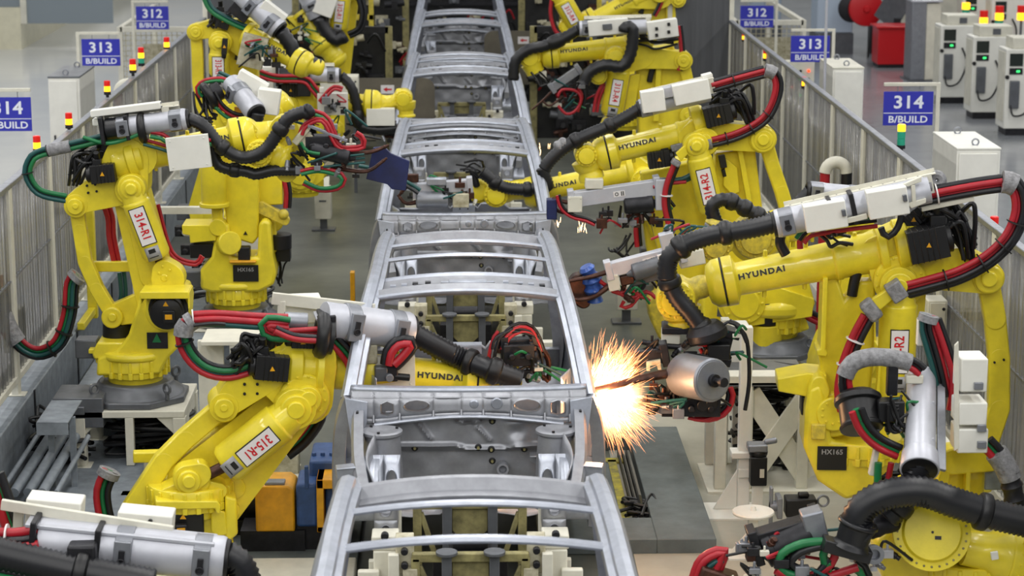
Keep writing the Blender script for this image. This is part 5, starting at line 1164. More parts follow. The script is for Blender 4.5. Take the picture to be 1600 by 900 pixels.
    s.bundle([(300, 496), (340, 494), (400, 498), (450, 500)], 'rr', .021, -.1, .03, ties=(.05,)); s.bundle([(300, 502), (360, 505), (410, 508), (452, 506)], 'tt', .019, -.1, .02)
    s.bundle([(452, 506), (418, 502), (414, 515), (430, 523), (470, 522), (500, 520)], 'grr', .018, -.12, .026); s.bundle([(430, 515), (460, 527), (500, 530)], 'rk', .018, -.2, .02)
    s.bundle([(302, 500), (288, 512), (288, 535), (302, 560), (325, 577), (358, 582), (400, 570)], 'rtgk', .018, -.1, .022, wrap=((.02, .14), (.12, .10)), ties=(.3,)); s.bundle([(302, 508), (330, 505), (352, 506)], 'k', .012, -.14)
    m = MB(); m.beam(s.q(300, 509, -.1), s.q(352, 505, -.1), .02, .04); s.B(m, 'support_arm', 'cream', .003)
    s.bundle([(520, 530), (535, 545), (548, 562), (555, 580)], 'rgk', .018, -.08, .03); s.bundle([(530, 522), (548, 540), (560, 556)], 'rg', .016, -.02, .03)
    # valve unit inside the body
    s.block((610, 580), .30, .20, .06, 'valve_plate', 'cream', .0, .006, 0, True); s.block((595, 583), .08, .09, .08, 'valve', 'iron', -.06); s.block((612, 582), .07, .10, .08, 'valve', 'dark', -.06); m = MB(); s.disc(m, (608, 589), .025, .03, -.1); s.B(m, 'gauge', 'alu', .002)
    m = MB(); m.cyl(s.q(616, 588, -.08), s.q(640, 590, -.08), .022, n=14); s.B(m, 'regulator', 'black', .004); s.bundle([(604, 570), (608, 550), (622, 535), (642, 534), (644, 542), (630, 560), (617, 572)], 'rk', .026, -.1, .03); s.block((580, 552), .07, .12, .08, 'valve', 'cream_dirty', .0)
    # gun in front of the rear floor
    s.gun([(785, 545), (835, 540)], ((790, 555), (838, 555), .05, 'dark'), [([(800, 560), (830, 572), (850, 590)], .035, .022), ([(845, 545), (856, 560), (858, 585)], .03, .02)], .15, .12, 'dark', label=False)
    s.transformer((808, 552), .2, .14, .14, .12); s.tools((820, 560), 16, .16, .12, .12, 17); s.tools((835, 585), 8, .08, .05, .12, 18, ('copper', 'dark', 'alu'))
    for k, o_ in enumerate(((0, 0), (6, -5), (-6, 4), (12, 2))): s.bundle([(775+o_[0], 545), (780+o_[0], 528), (800+o_[0], 514+o_[1]), (825+o_[0]*.7, 516+o_[1]), (842, 530), (848, 548)], 'rk' if k % 2 else 'k', .011, .1, .02)
    s.bundle([(770, 585), (768, 560), (775, 530), (782, 520)], 'kr', .012, .1, .03)
    s.bundle([(496, 632), (492, 655), (470, 685), (445, 705)], 'rgk', .03, .15, .035); s.bundle([(172, 735), (160, 765), (162, 795), (168, 818)], 'rgk', .022, .35, .035, wrap=((.05, .1),))
build_L1()
# ---------------------------------------------------------------- 315-R2 (right, near)
def build_R1():
    s = Rob('welding_robot', 'large yellow welding robot on the right with plate 315-R2, its gun throwing the sparks', 13.7, (1345, 812), yaw=-4)
    s.ring()
    # turret with left cheek, guard, plate
    m = MB(); s.poly(m, [(1256, 700), (1258, 640), (1264, 608), (1282, 600), (1290, 620), (1300, 690), (1360, 700), (1372, 740), (1368, 768), (1322, 782), (1278, 752)], .38, -.02); s.B(m, 'turret', 'yellow', .025)
    k = s.q(1300, 716, -.22); m = MB().box(k, (.185, .006, .155), (s.u, s.n, s.z)); b = s.B(m, 'name_plate', 'ink', .002); m = MB(); addtext(m, 'HX165', k-s.n*.004+s.z*.04, s.u, s.z, .045); m.build('lettering', 'inkgrey', b)
    m = MB(); s.disc(m, (1302, 645), .145, .06, -.12); s.disc(m, (1302, 645), .11, .04, -.18); s.bolts(m, (1302, 645), .07, 10, .009, -.22); s.B(m, 'shoulder_joint', 'yellow', .008)
    m = MB(); s.poly(m, [(1215, 592), (1262, 583), (1292, 586), (1292, 612), (1270, 622), (1216, 612)], .26, .02); s.B(m, 'motor_guard', 'yellow', .008); s.block((1268, 630), .14, .12, .16, 'shoulder_motor', 'black', .0)
    s.block((1278, 672), .09, .10, .1, 'stop_block', 'yellow_old', -.2); s.hull(m := MB(), [((1280, 600), .05), ((1280, 612), .07)], .1, -.15); s.B(m, 'guard_boss', 'yellow', .01)
    m = MB(); s.poly(m, [(1352, 712), (1366, 700), (1378, 690), (1388, 700), (1384, 740), (1365, 752)], .2, -.05); s.B(m, 'turret_rib', 'yellow', .012)
    # broad arm plate on the left and column behind the balancer
    m = MB(); s.poly(m, [(1286, 434), (1308, 432), (1320, 468), (1344, 440), (1368, 440), (1366, 560), (1352, 700), (1330, 716), (1300, 700), (1286, 600), (1278, 550), (1284, 500)], .14, .05); s.B(m, 'lower_arm', 'yellow', .018)
    m = MB(); s.poly(m, [(1286, 434), (1294, 434), (1290, 546), (1294, 552), (1292, 558), (1277, 556), (1276, 548), (1282, 545)], .22, .0); s.B(m, 'arm_rib', 'yellow', .008)
    m = MB(); m.tube(smoothpts([s.q(1340, 422, -.05), s.q(1335, 440, -.05), s.q(1331, 462, -.05)]), .034, 14); s.B(m, 'cable_bundle', 'black', 0)
    m = MB(); s.poly(m, [(1430, 450), (1448, 450), (1444, 500), (1428, 520)], .14, .08); s.B(m, 'arm_gusset', 'yellow', .01)
    s.balancer((1405, 447), (1398, 640), .118, '315-R2', -.14, None, (.19, .5), flip=True, textlen=.27)
    m = MB(); s.poly(m, [(1374, 560), (1392, 560), (1388, 700), (1362, 700)], .06, -.16); s.B(m, 'arm_stripe', 'yellow', .006)
    s.elbow((1405, 440), [[((1405, 440), .16), ((1385, 405), .12), ((1425, 400), .12)], [((1420, 420), .12), ((1500, 420), .13), ((1545, 435), .10)], [((1370, 395), .10), ((1405, 385), .12)]], (1545, 435), .22, .02, .10)
    s.disc(m := MB(), (1405, 437), .165, .05, -.08); s.disc(m, (1405, 442), .105, .04, -.13); s.bolts(m, (1405, 437), .14, 12, .009, -.13); s.B(m, 'elbow_cover', 'yellow', .008)
    s.disc(m := MB(), (1545, 435), .09, .03, -.10); s.disc(m, (1545, 435), .05, .03, -.13); s.B(m, 'lever_pin', 'yellow', .006)
    s.link([(1545, 440), (1556, 500), (1562, 560), (1562, 640), (1540, 706)], .135, .09, .02, ends=False); s.bolts(m := MB(), (1561, 564), .03, 2, .008, -.04); m.build('link_bolt', 'dark', s.root)
    m = MB(); s.poly(m, [(1476, 714), (1540, 700), (1560, 715), (1550, 770), (1500, 780), (1470, 760)], .3, .1); s.B(m, 'drive_lever', 'yellow', .015)
    # forearm
    m = MB(); m.lathe(s.q(1442, 378, 0), s.q(1350, 395, 0)-s.q(1442, 378, 0), [(0, .10), (.02, .14), (.09, .15), (.10, .175), (.17, .175), (.18, .15)], 30); s.B(m, 'arm_drive_housing', 'yellow', .004)
    s.forearm((1385, 390), (1132, 440), .155, .125, 0, .77); s.motor((1418, 385), (1478, 372), .20, -.14); s.motor((1425, 352), (1475, 345), .13, .05); s.motor((1412, 352), (1440, 330), .10, -.02, cap=False)
    s.mess((1470, 365), (1512, 400), 8, .22, .015, -.1, seed=2); s.mess((1462, 335), (1515, 385), 7, .15, .015, .0, seed=5); s.mess((1445, 330), (1500, 350), 6, .10, .016, -.1, seed=7)
    s.wrist([(1118, 443, .075), (1092, 449, .075), (1070, 458, .12)], 'yellow_old')
    s.knuckle((1056, 470), .125, .18, -.02, 'yellow'); m = MB(); m.lathe(s.q(1064, 480, -.02), s.q(1068, 508, -.02)-s.q(1064, 480, -.02), [(0, .13), (.06, .12), (.08, .09), (.10, .10), (.13, .10)], 26); s.B(m, 'tool_flange', 'yellow', .005)
    s.block((1066, 512), .26, .045, .2, 'tool_plate', 'dark', -.02)
    # dress pack
    s.housing((1452, 296), (1212, 350), .085, -.22, clamps=(.93,), railup=.085, up=(0, 0, 1)); s.opening(.52, .62, .075)
    s.block((1289, 336), .255, .165, .13, 'junction_box', 'white', -.32, .006, 10); s.block((1386, 315), .245, .17, .13, 'junction_box', 'white', -.32, .006, 10)
    m = MB(); s.poly(m, [(1322, 342), (1354, 334), (1356, 342), (1322, 350)], .02, -.32); s.B(m, 'rail_tab', 'cream', .003); m = MB(); s.poly(m, [(1412, 288), (1440, 276), (1440, 284), (1418, 292)], .03, -.3); s.B(m, 'rail_end', 'cream', .003); m = MB(); s.poly(m, [(1418, 318), (1447, 310), (1447, 317), (1424, 326)], .03, -.3); s.poly(m, [(1424, 290), (1430, 289), (1432, 322), (1426, 323)], .03, -.3); s.B(m, 'rail_end', 'cream', .003)
    for c in ((1317, 330), (1412, 307)): s.block(c, .025, .04, .14, 'hinge', 'iron', -.34, .003, 10)
    m = MB(); m.tube([s.q(1425, 294, -.2), s.q(1455, 290, -.2)], .045, 18, 0); m.torus(s.q(1463, 282, -.15), (0, -1, .2), .035, .03, 20, 8); s.B(m, 'grey_coupling', 'tape', 0)
    s.hose([(1212, 348), (1180, 356), (1140, 363), (1110, 368), (1075, 380), (1052, 396), (1043, 412), (1043, 436)], .060, -.22, cuffs=(.38, .72), n=22)
    s.hose([(1043, 432), (1056, 462), (1078, 488), (1096, 512), (1105, 525)], .058, -.2, cuffs=(.1, .9)); m = MB(); m.lathe(s.q(1100, 505, -.2), (.3, 0, -1), [(0, .09), (.05, .13), (.10, .13), (.12, .08)], 20); s.B(m, 'hose_gland', 'dark', .01)
    s.bundle([(1432, 310), (1480, 300), (1530, 291), (1566, 286)], 'krrk', .021, -.2, .024, ties=(.3,)); s.bundle([(1566, 284), (1584, 288), (1594, 306), (1594, 335), (1578, 372), (1545, 405), (1500, 430), (1450, 445), (1408, 456)], 'rrkk', .02, -.22, .026, ties=(.3, .45, .6, .8), wrap=((.03, .16),))
    m = MB(); m.beam(s.q(1440, 327, -.2), s.q(1522, 310, -.2), .012, .03); m.beam(s.q(1522, 305, -.2), s.q(1582, 293, -.2), .012, .02); s.B(m, 'support_arm', 'cream', .003)
    s.block((1400, 454), .10, .12, .12, 'hose_clamp', 'tape', -.26, .01, 35); m = MB(); s.poly(m, [(1362, 468), (1388, 452), (1400, 464), (1374, 486)], .03, -.26); s.B(m, 'clamp_plate', 'yellow', .006); s.block((1361, 484), .09, .14, .1, 'hose_clamp', 'tape', -.26, .02, 40)
    s.bundle([(1356, 494), (1338, 528), (1322, 570), (1315, 610), (1320, 640)], 'rrk', .022, -.26, .028, ties=(.3, .6)); s.bundle([(1260, 360), (1250, 375), (1250, 388)], 'r', .02, -.1); s.bundle([(1250, 376), (1262, 362), (1290, 356), (1330, 350), (1370, 345)], 'rkg', .014, -.15, .03)
    s.mess((1275, 352), (1330, 372), 5, -.05, .011, -.1, seed=11); s.bundle([(1376, 355), (1382, 368), (1392, 368), (1404, 352), (1408, 335)], 'k', .022, -.25)
    m = MB(); m.tube(smoothpts([s.q(1222, 362, -.1), s.q(1219, 380, -.1), s.q(1228, 398, -.1)]), .032, 14); s.B(m, 'hose_elbow', 'black', 0)
    # weld gun of the sparks
    s.gun([(1130, 515), (1118, 560)], None, [], -.1, .14, 'dark', label=False)
    a = s.q(1066, 585, -.35); b = s.q(1112, 594, -.62); d = (b-a).normalized(); L = (b-a).length; m = MB()
    m.lathe(a, d, [(0, .12), (.02, .135), (L, .135), (L+.012, .125)], 32, 0); m.lathe(b+d*.012, d, [(0, .118), (.004, .118)], 32, 1); m.lathe(b+d*.016, d, [(0, .04), (.03, .04), (.03, .018), (.09, .018), (.09, .03), (.12, .03)], 20, 2)
    s.B(m, 'gun_motor', ['alu', 'alu', 'dark'], .003)
    s.gun([(1040, 552), (985, 562)], None, [([(1075, 580, -.3), (1030, 586, -.45), (985, 596, -.6), (945, 606, -.64), (908, 613, -.64)], .045, .020), ([(1060, 612, -.3), (1010, 626, -.3), (960, 640, -.35), (925, 636, -.5), (908, 624, -.6)], .04, .014)], -.22, .10, 'dark', label=False)
    m = MB(); s.poly(m, [(988, 562), (996, 562), (1002, 600), (1000, 622), (990, 640), (984, 640), (990, 600)], .16, -.2); s.B(m, 'gun_yoke', 'copper', .006)
    m = MB(); s.poly(m, [(990, 556), (1040, 548), (1042, 556), (992, 566)], .12, -.2); s.poly(m, [(1010, 566), (1032, 562), (1034, 578), (1028, 578), (1026, 570), (1016, 572), (1016, 580), (1010, 580)], .08, -.25); s.B(m, 'gun_bracket', 'cream_dirty', .004)
    s.transformer((1095, 632), .24, .12, .16, -.35, 'dark'); s.block((1045, 630), .16, .10, .14, 'gun_casting', 'alu', -.3); s.block((1050, 634), .06, .07, .04, 'gun_fitting', 'dark', -.38); s.tools((1070, 628), 20, .20, .07, -.38, 41, ('dark', 'alu', 'copper', 'black', 'iron')); s.tools((1035, 622), 14, .12, .08, -.3, 42, ('copper', 'dark', 'dark'))
    for c in ((1098, 633), (1112, 630)): s.disc(m := MB(), c, .035, .02, -.44); s.B(m, 'gun_port', 'black', .002)
    s.bundle([(1085, 650), (1110, 652), (1132, 642), (1142, 620), (1138, 606)], 'rk', .018, -.35, .026); s.bundle([(1075, 652), (1100, 656), (1120, 648)], 'r', .012, -.36)
    s.tools((1130, 540), 16, .12, .12, -.15, 44); s.block((1123, 548), .14, .10, .1, 'gun_solenoid', 'black', -.2); s.block((1048, 527), .12, .12, .1, 'gun_adapter', 'cream', -.05)
    s.tools((1050, 545), 10, .18, .02, -.2, 45, ('dark', 'dark', 'alu')); m = MB(); m.tube(s.pts([(1003, 534), (1030, 540), (1060, 542), (1090, 536)], -.15), .018, 10); s.B(m, 'gun_lever', 'dark', 0)
    s.bundle([(1100, 540), (1110, 556), (1120, 570)], 'rkr', .014, -.1, .03); s.bundle([(1150, 508), (1165, 525), (1170, 560), (1170, 600), (1164, 640)], 'k', .014, -.15); s.bundle([(1128, 508), (1140, 502), (1155, 512), (1166, 535)], 'k', .010, -.2)
    # copper hoses behind the gun
    s.wrist([(1050, 600, .06), (1060, 604, .05)], 'dark', off=-.35)
build_R1()
# ---------------------------------------------------------------- second welding gun robot (right, reaching down between)
def build_R1b():
    s = Rob('welding_robot', 'yellow welding robot with big worn wrist, grey gun pointing at the second car roof', 15.4, (1330, 640), yaw=0, zb=.45)
    s.ring()
    s.knuckle((1180, 372), .30*.5, .2, .0, 'yellow_old'); m = MB(); m.lathe(s.q(1190, 366, .1), s.q(1150, 385, -.1)-s.q(1190, 366, .1), [(0, .17), (.05, .18), (.12, .17), (.14, .15), (.2, .14)], 32); s.B(m, 'wrist_flange', 'yellow', .005)
    m = MB(); m.lathe(s.q(1130, 345, -.1), s.q(1115, 392, -.1)-s.q(1130, 345, -.1), [(0, .10), (.02, .115), (.04, .12), (.05, .10), (.12, .10), (.14, .12), (.18, .125), (.2, .10)], 32); s.B(m, 'wrist_hand', 'yellow_old', .005)
    s.knuckle((1118, 384), .11, .1, -.15, 'yellow_old'); s.forearm((1330, 330), (1210, 362), .15, .12, .12, word=False); s.wrist([(1206, 364, .13), (1190, 368, .14)], off=.05)
    s.lower_arm((1330, 560), (1335, 345), .18, .14, .2, .2); s.turret((1330, 560), rs=.2, np=False)
    s.hose([(1120, 350), (1112, 325), (1128, 312), (1150, 318), (1172, 330), (1195, 342), (1210, 348)], .048, -.1, cuffs=(.45, .62, .78)); s.wrist([(1112, 352, .05), (1108, 362, .045)], 'tape', off=-.1)
    s.housing((1352, 306), (1266, 298), .065, .15, clamps=(.2, .9), rail=False); m = MB(); m.torus(s.q(1263, 300, .15), s.hd, .06, .02, 22, 8); s.B(m, 'hose_ring', 'black', 0)
    s.hose([(1266, 300), (1250, 315), (1240, 335), (1236, 350)], .05, .15); s.block((1335, 296), .2, .02, .1, 'junction_box', 'white', .15)
    # grey gun pointing at the roof rail
    s.gun([(1066, 392), (950, 422)], ((1045, 408), (990, 426), .06, 'iron'), [([(948, 425), (925, 432), (895, 438), (884, 441)], .026, .014), ([(960, 440), (930, 462), (900, 468), (888, 456)], .03, .018)], -.3, .10, 'silver')
    s.block((1045, 385), .10, .20, .1, 'gun_end', 'silver', -.32, .006, 15); s.block((1010, 432), .24, .07, .12, 'gun_cylinder_block', 'iron', -.25, .01, 15); s.block((958, 440), .08, .11, .1, 'gun_shoe', 'cream', -.3, .01, 12, True); s.block((980, 436), .10, .07, .08, 'gun_shoe', 'copper', -.3, .01, 12); s.block((1080, 402), .18, .11, .12, 'gun_mount', 'cream', -.2, .01, 12)
    s.tools((1055, 372), 10, .08, .05, -.25, 51); s.tools((1000, 452), 12, .16, .05, -.25, 52, ('copper', 'dark', 'dark')); s.block((1035, 400), .07, .03, .02, 'gun_label', 'platewhite', -.38, .002, 15)
    for p_ in ([(930, 430), (945, 445), (965, 458), (985, 452), (1000, 462)], [(975, 470), (970, 480), (985, 478), (1000, 462), (1015, 470)], [(935, 438), (955, 450), (985, 465), (1010, 455), (1024, 465)]): s.bundle(p_, 'r', .014, -.25)
    m = MB()
    pts = resample(smoothpts(s.pts([(915, 416), (926, 440), (930, 470)], -.2)), .02); m.tube(pts, [.07+.018*math.sin(i*1.7)+.04*math.sin(math.pi*i/len(pts)) for i in range(len(pts))], 14, flat=.6); m.build('blue_cover', 'bluebag', s.root)
    s.hull(m := MB(), [((905, 445), .07), ((895, 458), .06), ((912, 472), .05)], .12, -.15); s.B(m, 'gun_head', 'copper', .012)
build_R1b()
# ---------------------------------------------------------------- 314-R2 (right, middle)
def build_R2():
    s = Rob('welding_robot', 'yellow welding robot with plate 314-R2, twin white boxes on top, right side', 17.3, (1206, 556))
    s.pedestal(False); s.ring(); s.turret((1160, 470), rs=.2, np=False)
    m = MB(); s.poly(m, [(1100, 520), (1098, 470), (1110, 430), (1180, 430), (1260, 500), (1266, 515), (1245, 522), (1235, 535), (1195, 540)], .34, .02); s.B(m, 'turret_shell', 'yellow', .02)
    m = MB(); m.cyl(s.q(1198, 505, -.15), s.q(1198, 470, -.15), .115, n=28); m.cyl(s.q(1198, 468, -.15), s.q(1196, 458, -.15), .07, n=20); s.B(m, 'turn_motor', 'black', .006); m = MB(); m.cyl(s.q(1198, 540, -.15), s.q(1198, 506, -.15), .125, n=28); s.B(m, 'motor_seat', 'yellow', .006)
    s.block((1134, 484), .13, .12, .006, 'warning_plate', 'iron', -.22, .002, -5); s.B(MB().prism([s.q(1127, 488, -.225), s.q(1139, 488, -.225), s.q(1133, 478, -.225)], -s.n*.002), 'warning_print', 'green', 0)
    m = MB(); s.poly(m, [(1118, 240), (1180, 232), (1192, 330), (1196, 420), (1150, 440), (1120, 400)], .2, .12); s.B(m, 'lower_arm', 'yellow', .018)
    m = MB(); s.poly(m, [(1134, 247), (1152, 262), (1156, 300), (1144, 305), (1130, 290)], .04, .0); s.poly(m, [(1152, 232), (1160, 232), (1178, 330), (1170, 334)], .06, -.02); s.B(m, 'arm_rib', 'yellow', .006); s.block((1129, 252), .05, .10, .06, 'connector', 'ink', -.02, .004, 12); s.block((1131, 270), .03, .06, .05, 'slot', 'black', .0, .006, 15)
    m = MB(); s.poly(m, [(1000, 270), (1092, 250), (1110, 330), (1130, 420), (1110, 500), (1060, 470), (1030, 400)], .12, .3); s.B(m, 'side_frame', 'yellow', .016)
    s.balancer((1088, 228), (1112, 330), .10, '314-R2', -.18, (1116, 350), (.16, .6), flip=True)
    s.elbow((1100, 220), [[((1095, 225), .12), ((1112, 200), .14), ((1080, 215), .1)], [((1110, 212), .11), ((1192, 218), .10)], [((1085, 225), .07), ((1075, 240), .04)]], (1192, 218), .22, .0, .11)
    s.disc(m := MB(), (1192, 218), .10, .03, -.12); s.disc(m, (1192, 218), .045, .03, -.15); s.B(m, 'lever_pin', 'yellow', .006)
    s.link([(1198, 225), (1208, 260), (1222, 300), (1232, 335)], .11, .08, .0, ends=False); s.link([(1232, 335), (1240, 400), (1230, 480)], .11, .08, .05, ends=False)
    s.forearm((1112, 200), (950, 238), .13, .11, 0, .72); s.wrist([(950, 238, .11), (930, 243, .07), (918, 245, .12)]); s.knuckle((916, 243), .09, .18, -.02)
    m = MB(); m.lathe(s.q(916, 250, 0), s.q(926, 283, 0)-s.q(916, 250, 0), [(0, .12), (.06, .11), (.09, .085), (.12, .1), (.16, .1)], 26); s.B(m, 'tool_flange', 'yellow', .005)
    s.motor((1100, 184), (1142, 174), .15, -.12); s.motor((1115, 160), (1145, 158), .12, .08); s.mess((1130, 165), (1172, 188), 8, .18, .015, -.08, seed=2); s.mess((1110, 155), (1165, 175), 7, .14, .015, .02, seed=3)
    m = MB(); m.lathe(s.q(1102, 190, 0), s.q(1080, 196, 0)-s.q(1102, 190, 0), [(0, .13), (.03, .15), (.10, .15)], 28); s.B(m, 'arm_drive_housing', 'yellow', .004)
    s.housing((1108, 145), (1000, 170), .07, -.15, clamps=(.92,), railup=.10); s.block((1020, 157), .18, .165, .12, 'junction_box', 'white', -.28, .006, 8); s.block((1080, 143), .28, .155, .12, 'junction_box', 'white', -.28, .006, 12); s.block((1104, 118), .08, .03, .1, 'rail_end', 'white', -.25, .004, 14); s.block((1045, 143), .15, .08, .1, 'housing_lid', 'silver', -.2, .004, 12)
    s.hose([(1000, 170), (975, 185), (945, 200), (905, 217), (880, 232), (860, 250), (850, 265)], .05, -.12, cuffs=(.3, .62), n=20); s.wrist([(882, 222, .045), (872, 230, .05)], 'tape', off=-.12)
    s.bundle([(1112, 135), (1150, 124), (1195, 112)], 'krrk', .018, -.15, .022, ties=(.5,)); s.bundle([(1195, 110), (1210, 115), (1216, 135), (1208, 165), (1190, 190), (1150, 212), (1095, 226)], 'rrk', .02, -.16, .024, ties=(.45, .65, .85), wrap=((.04, .2), (.97, .1)))
    m = MB(); m.beam(s.q(1168, 124, -.14), s.q(1198, 116, -.14), .012, .02); s.B(m, 'support_arm', 'cream', .002)
    m = MB(); s.poly(m, [(1056, 240), (1070, 227), (1076, 240), (1064, 252)], .03, -.22); s.B(m, 'clamp_plate', 'yellow', .005); s.block((1085, 228), .10, .06, .1, 'hose_clamp', 'tape', -.22, .015, 20); s.block((1056, 254), .05, .07, .08, 'hose_clamp', 'tape', -.22, .01, 60)
    s.bundle([(1056, 258), (1044, 290), (1041, 320), (1048, 352)], 'rk', .022, -.2, .03, ties=(.6,)); s.bundle([(1088, 270), (1065, 282), (1030, 284), (1018, 290)], 'tt', .02, -.12, .02); s.bundle([(1020, 292), (1050, 286), (1072, 284)], 'r', .014, -.14)
    s.motor((1012, 250), (1046, 245), .13, -.05); s.block((1062, 228), .14, .05, .08, 'drive_cover', 'tape', -.08, .006, 14)
    s.bundle([(1225, 445), (1238, 470), (1262, 490), (1282, 500)], 'rrk', .02, -.1, .028, ties=(.4,)); s.bundle([(1178, 224), (1176, 240), (1172, 252)], 'rk', .014, .1, .02)
    # gun
    s.gun([(1028, 292), (892, 312)], ((975, 322), (1020, 318), .065, 'dark'), [([(905, 318), (880, 315), (870, 312)], .03, .02), ([(900, 328), (878, 332), (868, 326)], .025, .018)], -.1, .12, 'silver')
    s.block((1032, 303), .085, .24, .12, 'gun_end', 'silver', -.14, .006, 0); s.block((898, 318), .11, .12, .1, 'gun_shoe', 'cream', -.14, .008, 0, True); s.block((928, 286), .14, .08, .12, 'gun_adapter', 'cream', -.1); s.tools((985, 342), 26, .26, .07, -.1, 61, ('dark', 'dark', 'black', 'copper', 'alu')); s.block((862, 326), .08, .16, .1, 'blue_block', 'bluedark', -.1)
    s.bundle([(872, 305), (878, 325), (895, 338), (915, 343), (930, 350)], 'rk', .012, -.16, .02); s.bundle([(1036, 310), (1045, 316), (1052, 325)], 'gk', .014, -.1, .03)
build_R2()
# ---------------------------------------------------------------- 314-R4 (right, reaching into third body)
def build_R3():
    s = Rob('welding_robot', 'yellow welding robot with plate 314-R4, forearm entering the third car body', 19.35, (1075, 510))
    s.ring(); s.turret((1062, 430), rs=.2, np=False); s.pedestal(False)
    m = MB(); s.poly(m, [(998, 300), (1040, 290), (1068, 400), (1085, 470), (1050, 480), (1016, 430)], .16, .0); s.B(m, 'lower_arm', 'yellow', .016)
    m = MB(); s.poly(m, [(1012, 470), (1030, 455), (1058, 470), (1060, 540), (1030, 530), (1016, 500)], .3, -.2); s.B(m, 'turret_shell', 'yellow_old', .02)
    s.balancer((1010, 292), (1030, 365), .085, '314-R4', -.14, None, (.18, .6), flip=True); s.disc(m := MB(), (1006, 283), .12, .06, -.08); s.disc(m, (1006, 283), .06, .04, -.14); s.bolts(m, (1006, 283), .09, 10, .009, -.14); s.B(m, 'elbow_cover', 'yellow', .006)
    s.elbow((1005, 280), [[((1005, 280), .13), ((985, 262), .12)], [((1005, 275), .10), ((1070, 262), .08)]], (1070, 262), .2, .05, .08)
    s.forearm((990, 268), (836, 299), .13, .11, .0, .75); s.wrist([(848, 297, .11), (815, 296, .09), (785, 300, .10)]); s.knuckle((775, 305), .11, .14, -.05); s.knuckle((748, 300), .10, .12, .02)
    m = MB(); m.cyl(s.q(745, 305, .05), s.q(725, 305, .05), .07, n=22); s.B(m, 'tool_flange', 'dark', .004)
    s.hose([(846, 262), (856, 290), (845, 292), (820, 296), (785, 292), (765, 278), (752, 268)], .052, -.15, cuffs=(.45, .8)); s.mess((752, 268), (720, 262), 5, .04, .010, -.1, seed=2); s.wrist([(738, 266, .03), (745, 290, .03)], 'dark', off=-.1)
    s.bundle([(1002, 322), (996, 350), (998, 385)], 'rk', .022, -.12, .03); s.tools((1008, 330), 8, .05, .06, -.2, 71); s.mess((985, 370), (960, 385), 5, -.1, .010, -.1, seed=8)
    s.block((1010, 452), .12, .1, .1, 'gearbox', 'iron', -.1); s.bundle([(1060, 470), (1075, 478), (1100, 470)], 'rr', .014, -.2, .03)
build_R3()
# ---------------------------------------------------------------- far right robots
def build_R4():
    s = Rob('welding_robot', 'yellow welding robot at upper right with level forearm beside the fourth car body', 24.0, (1010, 300))
    s.ring(); s.turret((1010, 250), rs=.2, np=False)
    m = MB(); s.poly(m, [(992, 80), (1052, 70), (1068, 110), (1072, 180), (1050, 240), (1000, 240)], .24, .12); s.B(m, 'lower_arm', 'yellow', .02); s.block((1017, 117), .06, .16, .05, 'slot', 'black', -.02, .01, -12)
    m = MB(); s.poly(m, [(1026, 98), (1034, 98), (1030, 190), (1020, 190)], .08, -.04); s.poly(m, [(985, 118), (1000, 115), (990, 190), (972, 190)], .08, -.04); s.B(m, 'arm_rib', 'yellow', .008)
    s.balancer((970, 95), (955, 178), .12, '313-R4', -.18, (948, 190), (.15, .6)); s.elbow((975, 90), [[((975, 92), .14), ((945, 108), .10), ((1000, 85), .16)], [((1000, 90), .12), ((1068, 95), .09)]], (1068, 95), .24, 0, .1)
    s.knuckle((962, 90), .12, .12, -.2); s.knuckle((935, 118), .10, .12, -.2); s.link([(1068, 95), (1076, 130), (1075, 180)], .12, .09, .0)
    s.forearm((985, 72), (862, 85), .14, .12, 0, .72); s.wrist([(858, 86, .12), (842, 88, .07), (830, 88, .12)]); s.knuckle((828, 90), .12, .14, 0); m = MB(); m.lathe(s.q(830, 98, 0), s.q(838, 116, 0)-s.q(830, 98, 0), [(0, .12), (.08, .10), (.12, .10)], 24); s.B(m, 'tool_flange', 'yellow', .005)
    s.housing((1010, 42), (905, 45), .08, -.2, clamps=(.9,), railup=.10); s.block((950, 42), .42, .16, .12, 'junction_box', 'white', -.32, .008, 5); s.block((1035, 45), .32, .19, .14, 'junction_box', 'white', -.32, .008, 8); s.block((949, 42), .1, .06, .02, 'box_window', 'iron', -.4, .004, 5)
    for c in ((1026, 45), (1026, 55), (1045, 38), (1045, 50)): s.block(c, .03, .035, .02, 'box_clip', 'ink', -.41, .002, 8)
    s.hose([(905, 46), (880, 60), (850, 72), (825, 78), (806, 95), (802, 125)], .06, -.15, step=.03, cuffs=(.3,)); s.hose([(975, 50), (978, 42), (988, 46), (988, 70), (982, 92), (970, 104), (945, 102), (922, 112), (912, 130)], .065, -.4, step=.03)
    s.block((845, 118), .12, .1, .1, 'gun_adapter', 'cream', 0); s.gun([(905, 108), (862, 138)], None, [([(865, 140), (850, 155), (835, 168)], .022, .014), ([(880, 150), (860, 165), (850, 160)], .02, .014)], -.2, .09, 'alu', label=False)
    m = MB()
    for a in (0, 1): s.bundle([(872, 150), (878, 140), (900, 142), (908, 155), (900, 172), (885, 178), (872, 165)], 'r', .016, -.2-.05*a)
    s.tools((895, 150), 18, .26, .16, -.15, 81); s.bundle([(905, 135), (912, 150), (905, 175)], 'rk', .018, -.2, .04); s.bundle([(945, 130), (935, 150), (930, 175)], 'rr', .018, -.2, .04); s.bundle([(1062, 40), (1066, 80), (1062, 110)], 'rk', .02, -.1, .03)
    s.mess((990, 60), (1055, 62), 6, -.04, .016, -.2, seed=5); s.mess((835, 118), (870, 135), 5, -.06, .014, -.1, seed=6)
build_R4()
